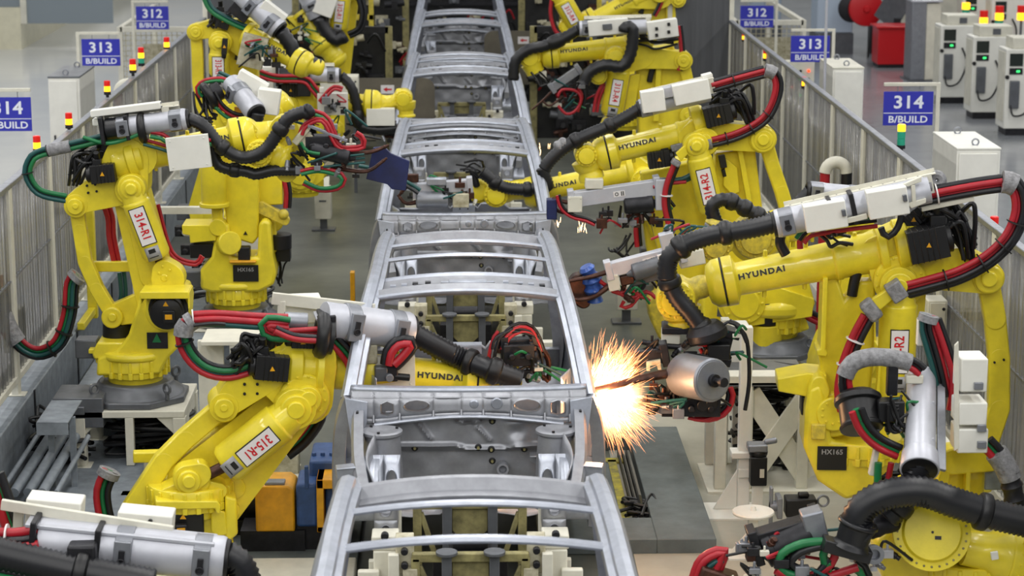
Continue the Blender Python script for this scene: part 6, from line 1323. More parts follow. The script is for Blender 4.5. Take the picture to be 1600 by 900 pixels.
def build_R5():
    s = Rob('welding_robot', 'yellow welding robot at the top edge of the photo, right of the line', 29.0, (975, 200))
    s.ring(); s.turret((980, 160), rs=.2, np=False)
    s.balancer((872, -12), (900, 38), .13, '312-R4', -.1, None); s.forearm((1020, -14), (925, 34), .17, .14, 0, .45, size=.10); s.wrist([(920, 36, .12), (905, 44, .10)])
    m = MB(); s.poly(m, [(985, -25), (1050, -25), (1060, 30), (1020, 70), (985, 40)], .25, .15); s.B(m, 'lower_arm', 'yellow', .02); s.lower_arm((990, 150), (1010, 0), .2, .16, .2, .2)
    s.block((1003, 12), .07, .16, .05, 'slot', 'black', 0, .01, -12); s.bundle([(865, -10), (862, 20), (868, 45), (878, 55)], 'rk', .025, -.1, .03); s.elbow((1030, -10), [[((1030, -10), .2), ((985, -5), .15)]], (1060, 0), .25, 0, .1); s.knuckle((886, 42), .11, .16, 0)
    s.link([(1040, -20), (1048, 10), (1050, 60)], .12, .1, 0); s.bundle([(1038, -10), (1030, 10), (1022, 25)], 'kr', .02, -.15, .03)
build_R5()
# ---------------------------------------------------------------- foreground right robot
def build_R0():
    s = Rob('welding_robot', 'yellow robot at the bottom right corner with big round wrist disc and thick black hose', 12.1, (1500, 1040), zb=.3)
    s.ring(.27)
    # upright housing turned to the camera
    a = s.q(1440, 585, .25); b = s.q(1437, 735, -.35); d = (b-a).normalized(); L = (b-a).length
    m = MB(); m.lathe(a, d, [(0, .075), (.01, .082), (L-.13, .085), (L-.12, .10), (L-.01, .11), (L, .105)], 32); m.lathe(b-d*.0, d, [(0, .10), (.005, .085)], 30, mi=1); s.B(m, 'hose_housing', ['silver', 'black'], .003)
    m = MB()
    for k in (.28, .66):
        for sg in (-1, 1): m.box(a+d*(L*k)+s.u*(.04*sg)-V((0, .085, 0)), (.035, .02, .035)); m.lathe(a+d*(L*k)+s.u*(.04*sg)-V((0, .095, 0)), (0, -1, 0), [(0, .006), (.006, .005)], 8, mi=1)
    s.B(m, 'housing_lug', ['silver', 'dark'], .003); m = MB(); m.beam(a+s.u*.11+V((0, 0, -.02)), b+s.u*.12, .05, .02, up=(0, 1, 0)); s.B(m, 'mounting_rail', 'alu', .004)
    for c, (w, h) in (((1516, 580), (.15, .19)), ((1514, 640), (.16, .13)), ((1514, 682), (.17, .14))): s.block(c, w, h, .20, 'junction_box', 'white', -.05, .008, 0)
    for c in ((1529, 603), (1534, 669), (1534, 695)): s.block(c, .05, .04, .02, 'hinge', 'alu', -.16, .003)
    m = MB(); s.poly(m, [(1492, 540), (1498, 534), (1499, 700), (1491, 705)], .02, -.14); s.B(m, 'box_rail', 'cream', .002)
    s.hose([(1437, 720), (1430, 745), (1418, 765), (1400, 792), (1385, 808)], .075, -.3, cuffs=(.75,)); s.hose([(1352, 838), (1338, 815), (1352, 790), (1388, 772), (1440, 768), (1490, 785), (1545, 802), (1600, 815), (1660, 830)], .082, -.5, cuffs=(.66,), n=26, amp=.06)
    m = MB(); m.lathe(s.q(1342, 815, -.5), s.q(1325, 865, -.5)-s.q(1342, 815, -.5), [(0, .11), (.02, .115), (.03, .095), (.12, .09), (.15, .12)], 28); m.box(s.q(1322, 858, -.5), (.27, .12, .07), (V((.96, 0, -.28)), s.n, V((.28, 0, .96)))); s.B(m, 'hose_gland', 'hose', .006)
    # wrist disc
    m = MB(); c = s.q(1456, 832, -.3); dd = V((-.12, -.93, .34)).normalized(); x, y = basis(dd)
    m.lathe(c-dd*.16, dd, [(0, .19), (.10, .20), (.11, .215), (.17, .215), (.175, .165), (.19, .16), (.21, .155), (.212, .0)], 44, caps=False)
    for k in range(28): an = 2*math.pi*k/28; m.lathe(c+dd*.005+(x*math.cos(an)+y*math.sin(an))*.19, dd, [(0, .008), (.012, .007)], 8, mi=1)
    s.B(m, 'wrist_disc', ['yellow', 'olive'], .004); m = MB(); m.lathe(c+dd*.052, dd, [(0, .008), (.003, .007)], 8); m.box(c+dd*.054+x*.03-y*.03, (.035, .02, .002), (x, y, dd)); m.build('disc_mark', 'dark', s.root)
    m = MB(); s.poly(m, [(1368, 850), (1400, 815), (1470, 800), (1560, 860), (1560, 910), (1380, 910)], .26, .0); s.B(m, 'wrist_housing', 'yellow', .03)
    m = MB(); m.lathe(s.q(1504, 855, -.2), s.q(1580, 868, -.2)-s.q(1504, 855, -.2), [(0, .10), (.14, .11), (.20, .15), (.25, .16), (.253, .158), (.256, .158), (.26, .165), (.34, .17), (.35, .15), (.5, .15)], 34); s.B(m, 'forearm', 'yellow', .004)
    m = MB()
    for k in range(16): an = 2*math.pi*k/16; dv = (s.q(1580, 868, -.2)-s.q(1504, 855, -.2)).normalized(); xx, yy = basis(dv); m.lathe(s.q(1504, 855, -.2)+dv*.3+(xx*math.cos(an)+yy*math.sin(an))*.168, xx*math.cos(an)+yy*math.sin(an), [(0, .009), (.01, .008)], 8)
    s.B(m, 'flange_bolts', 'yellow', 0); s.block((1554, 868), .04, .045, .02, 'index_mark', 'white', -.38, .003, 10)
    # yellow castings behind
    m = MB(); s.poly(m, [(1400, 792), (1408, 760), (1470, 735), (1480, 712), (1538, 708), (1540, 740), (1535, 850), (1450, 850)], .2, .35); s.B(m, 'lower_arm', 'yellow', .02); m = MB(); s.poly(m, [(1475, 712), (1488, 712), (1482, 765), (1462, 765)], .06, .18); s.poly(m, [(1510, 715), (1518, 715), (1516, 775), (1508, 775)], .06, .18); s.B(m, 'arm_rib', 'yellow', .006)
    s.hull(m := MB(), [((1548, 722), .06), ((1490, 722), .08)], .1, .2); s.B(m, 'arm_boss', 'yellow', .01); s.block((1555, 742), .12, .18, .02, 'dark_cover', 'gear', .18)
    s.bundle([(1540, 690), (1560, 712), (1576, 740), (1584, 770)], 'rgk', .022, -.1, .03, wrap=((.55, .2),)); m = MB(); P = resample(s.pts([(1576, 738), (1590, 800)], -.1), .02); m.tube(P, [.055 if i % 4 else .064 for i in range(len(P))], 18); s.B(m, 'taped_hose', 'dark', 0)
    # ring gland with red hoses
    m = MB(); c = s.q(1340, 622, .1); m.lathe(c, V((.05, -.6, -.8)), [(-.03, .10), (0, .135), (.03, .135), (.04, .115), (.16, .115), (.17, .125), (.19, .12)], 30); s.B(m, 'hose_ring', 'black', .003)
    s.bundle([(1338, 640), (1350, 668), (1372, 690), (1405, 706)], 'rgk', .020, -.1, .028); s.bundle([(1322, 610), (1320, 588), (1334, 566), (1362, 558), (1395, 560), (1425, 568), (1440, 580)], 'rkk', .018, .1, .024, wrap=((.5, .45),))
    s.bundle([(1452, 492), (1448, 510), (1456, 540), (1466, 575), (1476, 620)], 'tkkr', .016, .2, .022, wrap=((.04, .06),)); s.bundle([(1464, 500), (1480, 545), (1492, 590), (1486, 640)], 'rk', .018, .2, .03)
    s.block((1390, 640), .15, .12, .12, 'valve_block', 'black', .0); s.block((1394, 585), .06, .24, .06, 'black_bracket', 'dark', .1); s.block((1428, 592), .10, .05, .05, 'valve_plate', 'cream', .1); s.block((1442, 518), .07, .16, .05, 'white_plate', 'white', .3); s.tools((1400, 660), 14, .16, .10, .0, 91, ('orange', 'black', 'dark', 'alu')); s.block((1366, 718), .03, .18, .05, 'white_bracket', 'cream', -.05, .004, -10)
    s.bundle([(1372, 722), (1371, 740), (1371, 760)], 'g', .022, -.08); s.bundle([(1392, 722), (1388, 745), (1385, 765)], 'r', .018, -.08); s.mess((1400, 620), (1430, 660), 6, -.08, .009, -.05, seed=4)
    # hoses and gun parts at the bottom
    for c_, P_ in (('g', [(1290, 845), (1255, 848), (1224, 862), (1216, 880), (1232, 897), (1262, 895)]), ('r', [(1305, 858), (1300, 878), (1275, 896), (1240, 904), (1212, 890)]), ('k', [(1285, 852), (1250, 862), (1235, 880), (1255, 890)]), ('k', [(1296, 872), (1270, 902), (1230, 912)]), ('r', [(1340, 885), (1310, 895), (1280, 905)]), ('g', [(1290, 855), (1285, 872), (1296, 884)])): s.bundle(P_, c_, .024, -.45)
    s.gun([(1280, 822), (1178, 852)], ((1268, 832), (1195, 862), .09, 'dark'), [], -.3, .15, 'dark', label=False); s.block((1272, 820), .12, .18, .14, 'gun_end', 'alu', -.35, .01, 15); s.tools((1210, 870), 18, .18, .08, -.4, 93); s.tools((1360, 865), 16, .14, .10, -.3, 94, ('alu', 'dark', 'silver', 'black')); m = MB(); m.lathe(s.q(1364, 864, -.4), V((0, -1, .1)), [(0, .05), (.05, .055), (.05, .03), (.01, .028)], 22); s.B(m, 'pipe_stub', 'alu', .002); s.wrist([(1398, 815, .06), (1362, 822, .07), (1356, 830, .06)], 'dark', off=-.25)
    s.bundle([(1085, 905), (1095, 878), (1115, 864), (1132, 862), (1126, 880), (1116, 905)], 'rr', .022, -.3, .02); s.bundle([(1098, 892), (1112, 876), (1130, 872)], 'tt', .015, -.3, .025); s.block((1120, 905), .22, .12, .15, 'gun_shoe', 'copper', -.3, .012, -18)
    s.bundle([(1335, 880), (1352, 895), (1350, 915)], 'gk', .022, -.4, .04); s.tools((1230, 900), 20, .30, .05, -.45, 95, ('cream', 'alu', 'dark'))
build_R0()
# ---------------------------------------------------------------- foreground left dress pack (robot out of frame)
def build_L0():
    s = Rob('welding_robot', 'silver hose housing with white boxes of the nearest left robot, bottom left corner', 10.9, (30, 1160), yaw=0, zb=.3)
    s.ring(.27); s.turret((60, 1040), rs=.2, np=False); s.lower_arm((60, 1040), (110, 935), .16, .14, .2, .1); s.forearm((95, 935), (330, 960), .14, .12, .05, word=False)
    s.elbow((110, 935), [[((100, 925), .14), ((70, 945), .12)]], (40, 950), .24, .05, .08)
    s.housing((62, 844), (352, 874), .112, -.05, clamps=(.46, .88), rail=False); s.opening(.0, .30, .10)
    m = MB(); m.box(s.ha.lerp(s.hb, .5)+s.z*.095-s.hd*.05, (.95, .16, .02), (s.hd, s.n, s.z)); s.B(m, 'housing_lid', 'silver', .004)
    m = MB(); m.beam(s.q(2, 788, .02), s.q(270, 830, .02), .03, .055, up=s.z); m.beam(s.q(30, 790, .1), s.q(28, 828, .1), .05, .03); m.beam(s.q(234, 822, .1), s.q(234, 845, .1), .05, .03)
    s.B(m, 'mounting_rail', 'cream', .004); s.block((86, 806), .28, .21, .16, 'junction_box', 'white', .16, .008, -6, False); s.block((228, 822), .28, .18, .16, 'junction_box', 'white', .16, .008, -6)
    for c in ((30, 787), (235, 814)): s.disc(m := MB(), c, .012, .01, .06); s.B(m, 'rail_bolt', 'ink', 0)
    m = MB()
    for i in range(14): m.cyl(s.q(45+16*i, 790+2.6*i, .085), s.q(45+16*i, 790+2.6*i, .08), .006, n=8)
    m.build('rail_hole', 'ink', s.root)
    s.block((132, 868), .14, .16, .2, 'hose_bracket', 'dark', -.15, .012); s.hose([(-60, 850), (0, 866), (60, 880), (120, 893), (190, 905), (240, 915)], .082, -.25, n=26, cuffs=(.62,), amp=.06); s.hose([(352, 866), (372, 880), (384, 905), (388, 940)], .075, -.02, n=24, amp=.07)
    s.bundle([(-30, 838), (20, 842), (62, 836)], 'kkr', .026, -.1, .035, ties=(.5,)); s.bundle([(-20, 850), (30, 850), (60, 845)], 'rk', .024, -.15, .03); s.bundle([(-20, 838), (15, 842), (30, 845)], 'k', .03, .05); s.bundle([(-10, 895), (40, 905), (80, 915)], 'gk', .024, -.3, .03)
    s.bundle([(-8, 740), (5, 775), (12, 800), (20, 822)], 'rgk', .026, .3, .03)
build_L0()
# ================================================================ floor equipment and sparks
# grey cable tray and conduits at the left edge
a = PY(0, 652, 15.2); t = thing('cable_tray', (-3.0, 15.2, 0), 'flat grey metal cable tray at the left edge beside the 314-R1 riser', 'cable tray')
p0 = PY(-10, 655, 15.0); p1 = PY(110, 655, 15.0)
MB().bx(-2.96, p1.x, 14.9, 15.5, p0.z-.01, p0.z+.0).bx(-2.96, p1.x, 14.9, 14.912, p0.z-.09, p0.z).build('tray', 'gear', t, bevel=.003)
for x in (-2.9, -2.75): MB().bx(x-.02, x+.02, 15.1, 15.14, 0, p0.z-.02).build('leg', 'gear', t)
for i in range(5):
    x = 8+20*i; a = PZ(58+20*i, 682, .30); b = PZ(0+22*i, 770, .12)
    t = tag(MB().cyl(a, b, .035 if i not in (0, 4) else .018, n=16).build('conduit_pipe', 'gear', loc=a), ['thin conduit pipe leftmost beneath the grey tray', 'thick grey conduit pipe under the tray, first thick one', 'thick grey conduit pipe under the tray, middle one', 'thick grey conduit pipe under the tray, last thick one', 'thin conduit pipe rightmost beneath the grey tray'][i], 'pipe', 'conduit pipes under the grey tray')
t = thing('floor_duct', (-2.9, 17.3, 0), 'stepped grey sheet duct on the floor left of the 314-R1 robot', 'duct')
for (x0, y0, x1, y1, z0, z1) in ((-3.0, 16.4, -2.45, 17.6, 0, .30), (-2.95, 17.6, -2.1, 18.1, 0, .42), (-2.7, 18.1, -2.1, 21.5, 0, .34)):
    MB().bx(x0, x1, y0, y1, z0, z1).build('duct_section', 'gear', t, bevel=.008)
p = PZ(150, 598, .42); MB().bx(p.x-.18, p.x+.18, 15.6, 16.0, .3, .52).bx(p.x-.05, p.x+.05, 15.58, 15.6, .40, .46).build('end_box', 'iron', t, bevel=.006)
t = tag(MB().bx(-4.4, -3.66, 14.2, 16.2, .0, .30).build('duct_cover', 'gear', loc=(-3.5, 15, 0), bevel=.01), 'wide grey duct cover at the left edge by the fence foot', 'duct')
struct(MB().bx(-3.19, -2.0, 13.8, 21, 0, .012).build('trim_6', 'gear'))
# black cable heaps
def heap(cx, cy, w, d, h, n, lab, seed):
    rnd = random.Random(seed); t = thing('cable_coil', (cx, cy, 0), lab, 'cables', 'heaps of black cables')
    for i in range(n):
        z = .03+h*i/n; pts = [V((cx+w*rnd.uniform(-.5, .5), cy+d*rnd.uniform(-.5, .5), max(.02, z+rnd.uniform(-.02, .03)))) for _ in range(5)]
        MB().tube(smoothpts(pts, 5), rnd.uniform(.011, .018), 7).build('cable', 'black', t)
heap(-2.35, 16.0, .60, .45, .26, 22, 'heap of black cables inside the cream riser of the 314-R1 robot', 1)
heap(-2.95, 15.75, .45, .6, .34, 18, 'black cables hanging beside the cream riser at the left', 2)
heap(-2.05, 19.6, .7, .6, .5, 18, 'black cables behind the middle left robots', 3)
heap(-1.55, 18.0, .4, .5, .10, 9, 'black cables on the floor right of the left robot with black plate', 4)
heap(1.25, 14.4, .5, .5, .05, 8, 'black cables across the pale floor right of the sparks', 6)
heap(2.9, 14.2, .5, .5, .5, 14, 'black cables behind the near right robot turret', 7)
heap(2.2, 15.55, .6, .4, .75, 30, 'black cables added as dark fill behind the cream X-braced frame', 9)  # cables added to make the recess behind the braces dark
# frames behind left robots
t = thing('equipment_frame', (-2.6, 19.9, 0), 'grey valve frame with dark fittings behind the left robots', 'frame')
for x in (-2.95, -2.2): MB().bx(x-.03, x+.03, 19.87, 19.93, 0, 1.15).build('post', 'cream', t)
MB().bx(-2.98, -2.17, 19.86, 19.94, 1.09, 1.15).build('cross_rail', 'cream', t); MB().bx(-2.98, -2.17, 19.86, 19.94, .5, .55).build('cross_rail', 'cream', t)
rnd = random.Random(5)
for i in range(16):
    x = rnd.uniform(-2.9, -2.25); z = rnd.choice((.62, .78, .95)); MB().box((x, 19.8, z), (.09, .10, .09)).cyl((x, 19.75, z), (x, 19.68, z), .025, n=10).build('valve', rnd.choice(['alu', 'dark', 'cream', 'iron']), t, bevel=.006)
t = thing('cream_stand', (-1.9, 20.4, 0), 'cream post stand with box between the left robots', 'stand')
MB().bx(-2.02, -1.98, 20.3, 20.34, 0, .9).bx(-1.82, -1.78, 20.3, 20.34, 0, .9).build('leg', 'cream', t); MB().bx(-2.05, -1.75, 20.2, 20.5, .55, .85).build('box', 'cream', t, bevel=.01)
t = thing('cream_stand', (-2.72, 18.6, 0), 'cream upright posts with foot plate behind the 314-R1 arm', 'stand')
MB().bx(-2.80, -2.70, 18.5, 18.6, .02, 1.05).build('post', 'cream', t, bevel=.005); MB().bx(-2.45, -2.38, 18.5, 18.57, .02, .9).build('post', 'cream', t, bevel=.005); MB().bx(-2.95, -2.3, 18.3, 18.8, 0, .02).prism([V((-2.95, 18.55, .02)), V((-2.8, 18.55, .02)), V((-2.8, 18.55, .3))], (0, .03, 0)).build('foot', 'cream', t)
t = thing('cream_stand', (-1.85, 15.2, 0), 'cream bench stand behind the near left robot motors', 'stand')
p = PY(372, 535, 15.3)
MB().bx(p.x-.25, p.x+.25, 15.2, 15.6, p.z, p.z+.03).build('top', 'cream', t, bevel=.004)
for x in (p.x-.2, p.x+.08): MB().bx(x-.09, x+.09, 15.35, 15.4, 0, p.z).build('panel_leg', 'cream', t, bevel=.004)
MB().bx(p.x-.45, p.x+.4, 15.1, 15.6, 0, .02).build('foot', 'cream', t)
# orange and blue drive units
o = PZ(432, 828, .16); k = .98
def on(px, py, Y): return PY(px, py, Y)
Y0 = 13.55
t = thing('drive_gearbox', (on(432, 800, Y0).x, Y0, 0), 'rounded orange guard box on the floor left of the near car', 'machine')
a = on(398, 760, Y0); b = on(461, 831, Y0); m = MB()
pts = [V((a.x, Y0, b.z)), V((b.x, Y0, b.z)), V((b.x, Y0, a.z-.03)), V((b.x-.04, Y0, a.z)), V((a.x+.04, Y0, a.z)), V((a.x, Y0, a.z-.03))]
m.prism(pts, (0, .32, 0)); m.build('guard', 'orange', t, bevel=.012); MB().bx(a.x+.06, b.x-.06, Y0+.02, Y0+.1, a.z, a.z+.02).build('latch_plate', 'alu', t, bevel=.004); MB().bx(a.x-.1, b.x+.06, Y0+.02, Y0+.3, 0, b.z).build('base', 'dark', t)
t = thing('blue_gearbox', (on(495, 800, Y0).x, Y0+.1, 0), 'blue cast gearbox beside the orange guard, left of the near car', 'machine')
a = on(462, 757, Y0); b = on(497, 824, Y0); m = MB(); m.bx(a.x, b.x, Y0, Y0+.34, b.z, a.z); c2 = on(478, 735, Y0+.3); d2 = on(535, 706, Y0+.6); m.bx(on(480, 740, Y0).x, on(535, 740, Y0).x, Y0+.18, Y0+.62, .1, a.z+.10); m.build('housing', 'blue', t, bevel=.02)
m = MB()
for i in range(4): m.lathe((on(486+14*i, 730, Y0).x, Y0+.30, a.z+.10), (0, 0, 1), [(0, .016), (.02, .014)], 10)
m.bx(on(476, 740, Y0).x, on(482, 740, Y0).x, Y0-.02, Y0+.02, a.z-.02, a.z+.12); m.build('bolt_heads', 'blue', t, bevel=.002); MB().bx(a.x, b.x+.1, Y0+.05, Y0+.4, 0, b.z).build('base', 'dark', t)
t = thing('orange_frame_box', (on(515, 790, Y0).x, Y0-.05, 0), 'open orange frame with dark inside, between the blue gearbox and the car', 'machine')
a = on(494, 750, Y0-.05); b = on(540, 832, Y0-.05); m = MB(); m.bx(a.x, a.x+.045, Y0-.05, Y0+.2, b.z, a.z).bx(b.x-.045, b.x, Y0-.05, Y0+.2, b.z, a.z).bx(a.x, b.x, Y0-.05, Y0+.2, a.z-.06, a.z).bx(a.x, b.x, Y0-.05, Y0+.2, b.z, b.z+.04); m.build('frame', 'orange', t, bevel=.005)
MB().bx(a.x+.05, b.x-.05, Y0+.05, Y0+.2, b.z+.05, a.z-.07).build('motor', 'blue', t, bevel=.01); MB().bx(a.x+.02, b.x-.02, Y0, Y0+.2, 0, b.z).build('foot', 'dark', t)
z = PY(400, 835, Y0-.1).z
struct(MB().bx(-1.75, -.70, 13.30, 14.9, 0, .05).build('trim_3', 'pitgrey', bevel=.008)); struct(MB().bx(-2.2, -.70, 12.9, 13.3, 0, .10).build('trim_4', 'cream', bevel=.01))
struct(MB().bx(-2.4, -.85, 14.9, 15.0, 0, .012).build('trim_5', 'linegold'))
t = tag(MB().cyl((-1.75, 14.0, .26), (-1.35, 14.0, .26), .14, n=28).bx(-1.7, -1.4, 13.9, 14.1, 0, .15).build('drive_motor', 'dark', loc=(-1.55, 14, 0), bevel=.01), 'dark cylindrical motor behind the near left robot arm', 'motor')
tag(MB().bx(-2.3, -1.2, 15.35, 15.5, 0, .16).build('floor_beam', 'cream_dirty', loc=(-1.8, 15.4, 0), bevel=.01), 'low dirty cream floor beam behind the near left robot', 'beam')
tag(MB().bx(-1.02, -.98, 19.5, 19.6, 0, .62).build('marker_post', 'orange', loc=(-1, 19.5, 0), bevel=.005), 'slim orange marker post left of the third car body', 'post')
# ---------------------------------------------------------------- lift pit frame on the right
t = thing('pit_frame', (1.3, 14.8, 0), 'grey steel lift pit frame on the floor right of the near car', 'frame')
A = [PZ(1015, 692, .1), PZ(1065, 682, .1), PZ(1142, 855, .1), PZ(1052, 855, .1)]
MB().bx(1.20, 1.58, 13.6, 16.25, 0, .10).build('side_plate', 'pitgrey', t, bevel=.006); MB().bx(.62, 1.20, 13.6, 14.05, 0, .10).build('front_plate', 'pitgrey', t, bevel=.006); MB().bx(.80, 1.20, 15.95, 16.25, 0, .10).build('rear_plate', 'pitgrey', t, bevel=.006)
MB().bx(.80, 1.14, 15.6, 15.7, .0, .02).bx(1.02, 1.08, 14.1, 15.65, 0, .02).build('yellow_edge', 'linegold', t); MB().bx(.62, 1.02, 14.05, 15.6, 0, .015).build('pit_floor', 'pitgrey', t)
for i in range(3): MB().bx(1.10+.03*i, 1.112+.03*i, 14.1, 15.8, 0, .05).build('rack_rail', 'dark', t)
# pedestal with round table and motor
t = thing('motor_pedestal', (1.78, 14.5, 0), 'white post pedestal carrying a black upright motor, right of the pit frame', 'pedestal')
b0 = PZ(1160, 800, 0); X = b0.x; Yp = b0.y
MB().bx(X-.04, X+.04, Yp-.04, Yp+.04, .02, PY(1140, 510, Yp).z).build('tall_post', 'white', t, bevel=.005)
MB().bx(X-.26, X+.1, Yp-.2, Yp+.16, 0, .02).prism([V((X-.2, Yp, .02)), V((X-.04, Yp, .02)), V((X-.04, Yp, .3))], (0, .02, 0)).build('foot', 'white', t, bevel=.004)
c = PY(1184, 745, Yp-.1); m = MB(); m.box(c+V((0, 0, .05)), (.11, .11, .20)); m.lathe(c+V((0, 0, .15)), (0, 0, 1), [(0, .06), (.03, .065), (.05, .05)], 18); m.build('motor', 'black', t, bevel=.008)
MB().box(c+V((-.01, 0, .21)), (.13, .12, .05)).cyl(c+V((.04, 0, .24)), c+V((.12, -.02, .26)), .02, n=10).build('motor_bracket', 'alu', t, bevel=.01); MB().box(c+V((.02, -.057, .04)), (.03, .002, .06)).build('rating_plate', 'cream', t)
MB().bx(c.x-.035, c.x+.035, Yp-.13, Yp-.07, .02, c.z-.04).build('motor_post', 'white', t, bevel=.004); MB().bx(X-.04, c.x, Yp-.06, Yp+.0, c.z-.02, c.z+.04).build('side_bracket', 'white', t, bevel=.004); MB().bx(X-.09, X+.05, Yp-.08, Yp+.06, c.z+.12, c.z+.16).build('cross_bracket', 'white', t, bevel=.004)
t = thing('round_pedestal', (2, 13.6, 0), 'small white round-topped pedestal in front of the black upright motor', 'pedestal')
c = PZ(1177, 798, .30); MB().lathe((c.x, c.y, .28), (0, 0, 1), [(0, .13), (.012, .135), (.02, .13), (.022, .02), (.05, .015)], 32).build('round_top', 'white', t); MB().bx(c.x-.03, c.x+.03, c.y-.03, c.y+.03, .015, .28).prism([V((c.x-.15, c.y, .015)), V((c.x-.03, c.y, .015)), V((c.x-.03, c.y, .16))], (0, .015, 0)).build('post', 'white', t, bevel=.003); MB().bx(c.x-.16, c.x+.08, c.y-.1, c.y+.1, 0, .015).build('foot', 'white', t)
t = thing('horizontal_motor', (2.3, 13.6, 0), 'black motor lying on a small bracket beside the round-topped pedestal', 'motor')
c = PY(1250, 790, 13.9); m = MB(); m.box(c, (.20, .13, .12)); m.box(c+V((.02, 0, .075)), (.07, .05, .03)); m.build('motor_body', 'black', t, bevel=.01); m = MB(); m.box(c-V((.14, 0, 0)), (.035, .14, .14)); m.cyl(c-V((.2, 0, 0)), c-V((.12, 0, 0)), .035, n=14); m.box(c-V((.19, 0, 0)), (.02, .06, .26)); m.build('gear_flange', 'alu', t, bevel=.006); MB().torus(c+V((.15, 0, .03)), (0, 1, 0), .035, .008).build('eye', 'alu', t); MB().bx(c.x-.08, c.x+.08, 13.85, 13.95, 0, c.z-.05).build('stand', 'alu', t, bevel=.006)
# big cream X-braced riser under the near right robot
t = thing('braced_riser', (1.95, 15.3, 0), 'tall cream X-braced steel frame left of the near right robot', 'frame')
Yb = 14.95; q = lambda x, y: PY(x, y, Yb)
xl = q(1116, 700).x; xr = q(1262, 700).x; zt = q(1180, 600).z; zb = 0.02
for x in (xl+.04, xr-.04, xl+.22): MB().bx(x-.04, x+.04, Yb-.04, Yb+.04, zb, zt).build('upright', 'cream', t, bevel=.005)
for s_ in (0, 1): MB().beam(V((xl+.24 if s_ else xr, Yb-.02*s_, zb+.06)), V((xr if s_ else xl+.24, Yb-.02*s_, zt-.06)), .03, .15, up=(0, 0, 1)).build('brace', 'cream', t, bevel=.004)
MB().bx(xl, xr, Yb-.05, Yb+.62, zt-.005, zt+.02).build('rear_shelf', 'iron', t); MB().bx(xl, xr, Yb-.05, Yb+.12, zt, zt+.07).build('top_plate', 'cream', t, bevel=.006); MB().bx(xl-.05, xr+.3, Yb-.1, Yb+.6, 0, .02).build('foot_plate', 'cream', t)
for x in (xl+.04, xr-.04): MB().bx(x-.04, x+.04, Yb+.55, Yb+.63, zb, zt).build('upright', 'cream', t, bevel=.005)
t = thing('control_box', (1.7, 15.6, 0), 'white box on the post between the two right robots, above the braced frame', 'box')
a = PY(1128, 545, 15.6); MB().bx(PY(1142, 515, 15.5).x, PY(1172, 515, 15.5).x, 15.5, 15.7, PY(1142, 582, 15.5).z, PY(1142, 510, 15.5).z).build('box', 'white', t, bevel=.01); MB().bx(PY(1150, 515, 15.5).x, PY(1160, 515, 15.5).x, 15.58, 15.64, 0, PY(1142, 582, 15.5).z).build('post', 'white', t, bevel=.005)
MB().bx(PY(1128, 515, 15.5).x, PY(1141, 515, 15.5).x, 15.5, 15.6, .0, PY(1128, 500, 15.5).z).build('tall_post', 'cream', t, bevel=.005)
tag(MB().tube(smoothpts([PY(1140, 502, 15.2), PY(1156, 512, 15.2), PY(1166, 545, 15.1), PY(1168, 590, 15.1), PY(1162, 640, 15.1), PZ(1166, 700, .02)]), .018, 8).build('power_cable', 'black', loc=PZ(1166, 700, .02)), 'black cable looping down beside the white box between the right robots', 'cable')
# ---------------------------------------------------------------- sparks
c0 = PY(915, 612, 13.26)
rnd = random.Random(11)
def sparkset(name, mt, n, lmin, lmax, r, spread, seed, lab):
    rnd = random.Random(seed); m = MB()
    for i in range(n):
        k = rnd.random()
        if k < .45: a = math.radians(rnd.gauss(60, 15))      # upward fan
        else: a = math.radians(rnd.gauss(-46, 19))          # downward fan
        L = rnd.uniform(lmin, lmax)*(1 if rnd.random() < .85 else 1.25); yv = rnd.uniform(-.5, .5)
        d = V((math.cos(a), yv*.8, math.sin(a))).normalized()
        s0 = rnd.uniform(.02, .30)*spread; o = c0+V((rnd.uniform(0, .16), rnd.uniform(-.05, .05), rnd.uniform(-.07, .05)))
        p = [o+d*(s0+L*j/3)+V((0, 0, -.10*(s0+L*j/3)**2)) for j in range(4)]
        m.tube(p, [r*.4, r, r*.8, r*.15], 4)
    return tag(m.build(name, mt, loc=c0), lab, 'sparks', None, 'stuff')
sparkset('weld_sparks', 'spark', 1500, .04, .14, .0008, .9, 1, 'orange welding sparks fanning out beside the near car windscreen corner')
sparkset('bright_weld_sparks', 'spark2', 420, .03, .10, .0016, .6, 2, 'white hot welding sparks at the centre of the spark burst')
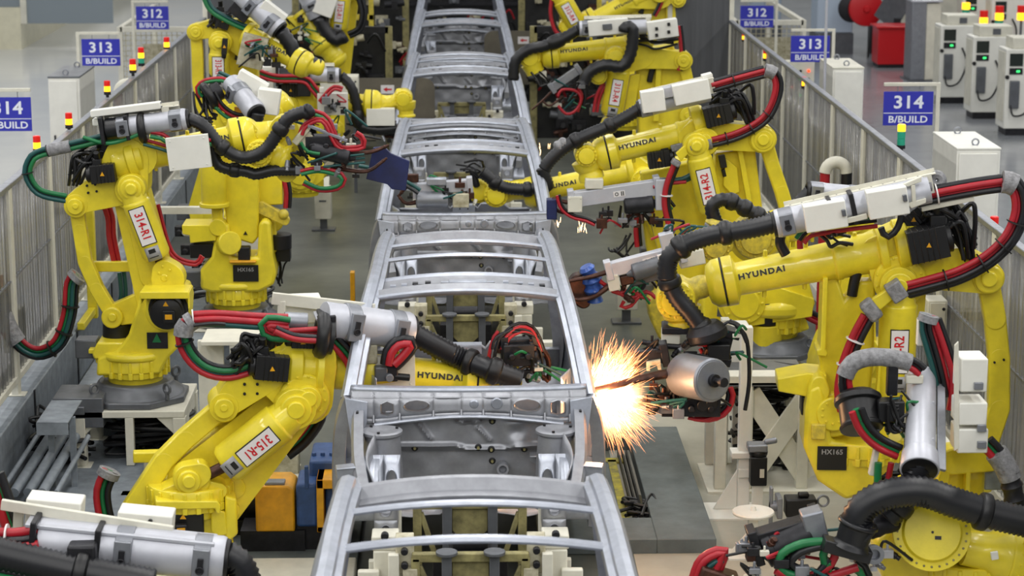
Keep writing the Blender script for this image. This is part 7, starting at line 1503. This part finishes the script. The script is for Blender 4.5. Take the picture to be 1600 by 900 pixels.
# glowing vapour of the weld: a lit emission volume
vm = bpy.data.materials.new('weld_glow'); vm.use_nodes = True; nt = vm.node_tree; nt.nodes.clear(); L = nt.links.new
out = nt.nodes.new('ShaderNodeOutputMaterial'); em = nt.nodes.new('ShaderNodeEmission'); em.inputs[0].default_value = (1, .60, .30, 1)
tc = nt.nodes.new('ShaderNodeTexCoord'); gr = nt.nodes.new('ShaderNodeTexGradient'); gr.gradient_type = 'QUADRATIC_SPHERE'; L(tc.outputs['Object'], gr.inputs[0])
ns = nt.nodes.new('ShaderNodeTexNoise'); ns.inputs['Scale'].default_value = 2.4; L(tc.outputs['Object'], ns.inputs['Vector'])
mu = nt.nodes.new('ShaderNodeMath'); mu.operation = 'MULTIPLY'; mr = nt.nodes.new('ShaderNodeMapRange'); mr.inputs[1].default_value = .36; mr.inputs[2].default_value = .62; L(ns.outputs[0], mr.inputs[0]); L(gr.outputs[1], mu.inputs[0]); L(mr.outputs[0], mu.inputs[1])
mm = nt.nodes.new('ShaderNodeMath'); mm.operation = 'MULTIPLY'; mm.inputs[1].default_value = 170; L(mu.outputs[0], mm.inputs[0]); L(mm.outputs[0], em.inputs[1]); L(em.outputs[0], out.inputs['Volume'])
M['weldglow'] = vm
gl = []
for (px, py, r, sq, lab) in ((957, 622, .25, (.95, .62, 1.1), 'glowing orange vapour around the weld sparks'),):
    c = PY(px, py, 13.38); o = MB().sphere((0, 0, 0), 1, 24).build('weld_vapour', 'weldglow'); o.location = c; o.scale = (r*sq[0], r*sq[1], r*sq[2]); tag(o, lab, 'vapour', None, 'stuff')
pl = bpy.data.lights.new('weld_light', 'POINT'); pl.energy = 32; pl.color = (1, .58, .28); pl.shadow_soft_size = .06
po = bpy.data.objects.new('weld_light', pl); po.location = c0+V((.10, -.12, .02)); COL.objects.link(po)
# small sparks under the second right gun
m = MB()
for i in range(26):
    p = PY(rnd.uniform(862, 880), rnd.uniform(338, 352), 18.9) if i < 10 else PY(rnd.uniform(900, 915), rnd.uniform(344, 356), 18.9) if i < 20 else PY(rnd.uniform(840, 866), rnd.uniform(222, 242), 20)
    d = V((rnd.uniform(-.3, .3), 0, -1)).normalized(); m.tube([p, p+d*.02, p+d*.05], [.0007, .0018, .0007], 4)
tag(m.build('small_weld_sparks', 'spark2', loc=PY(870, 345, 18.9)), 'few small falling sparks right of the third car body', 'sparks', None, 'stuff')
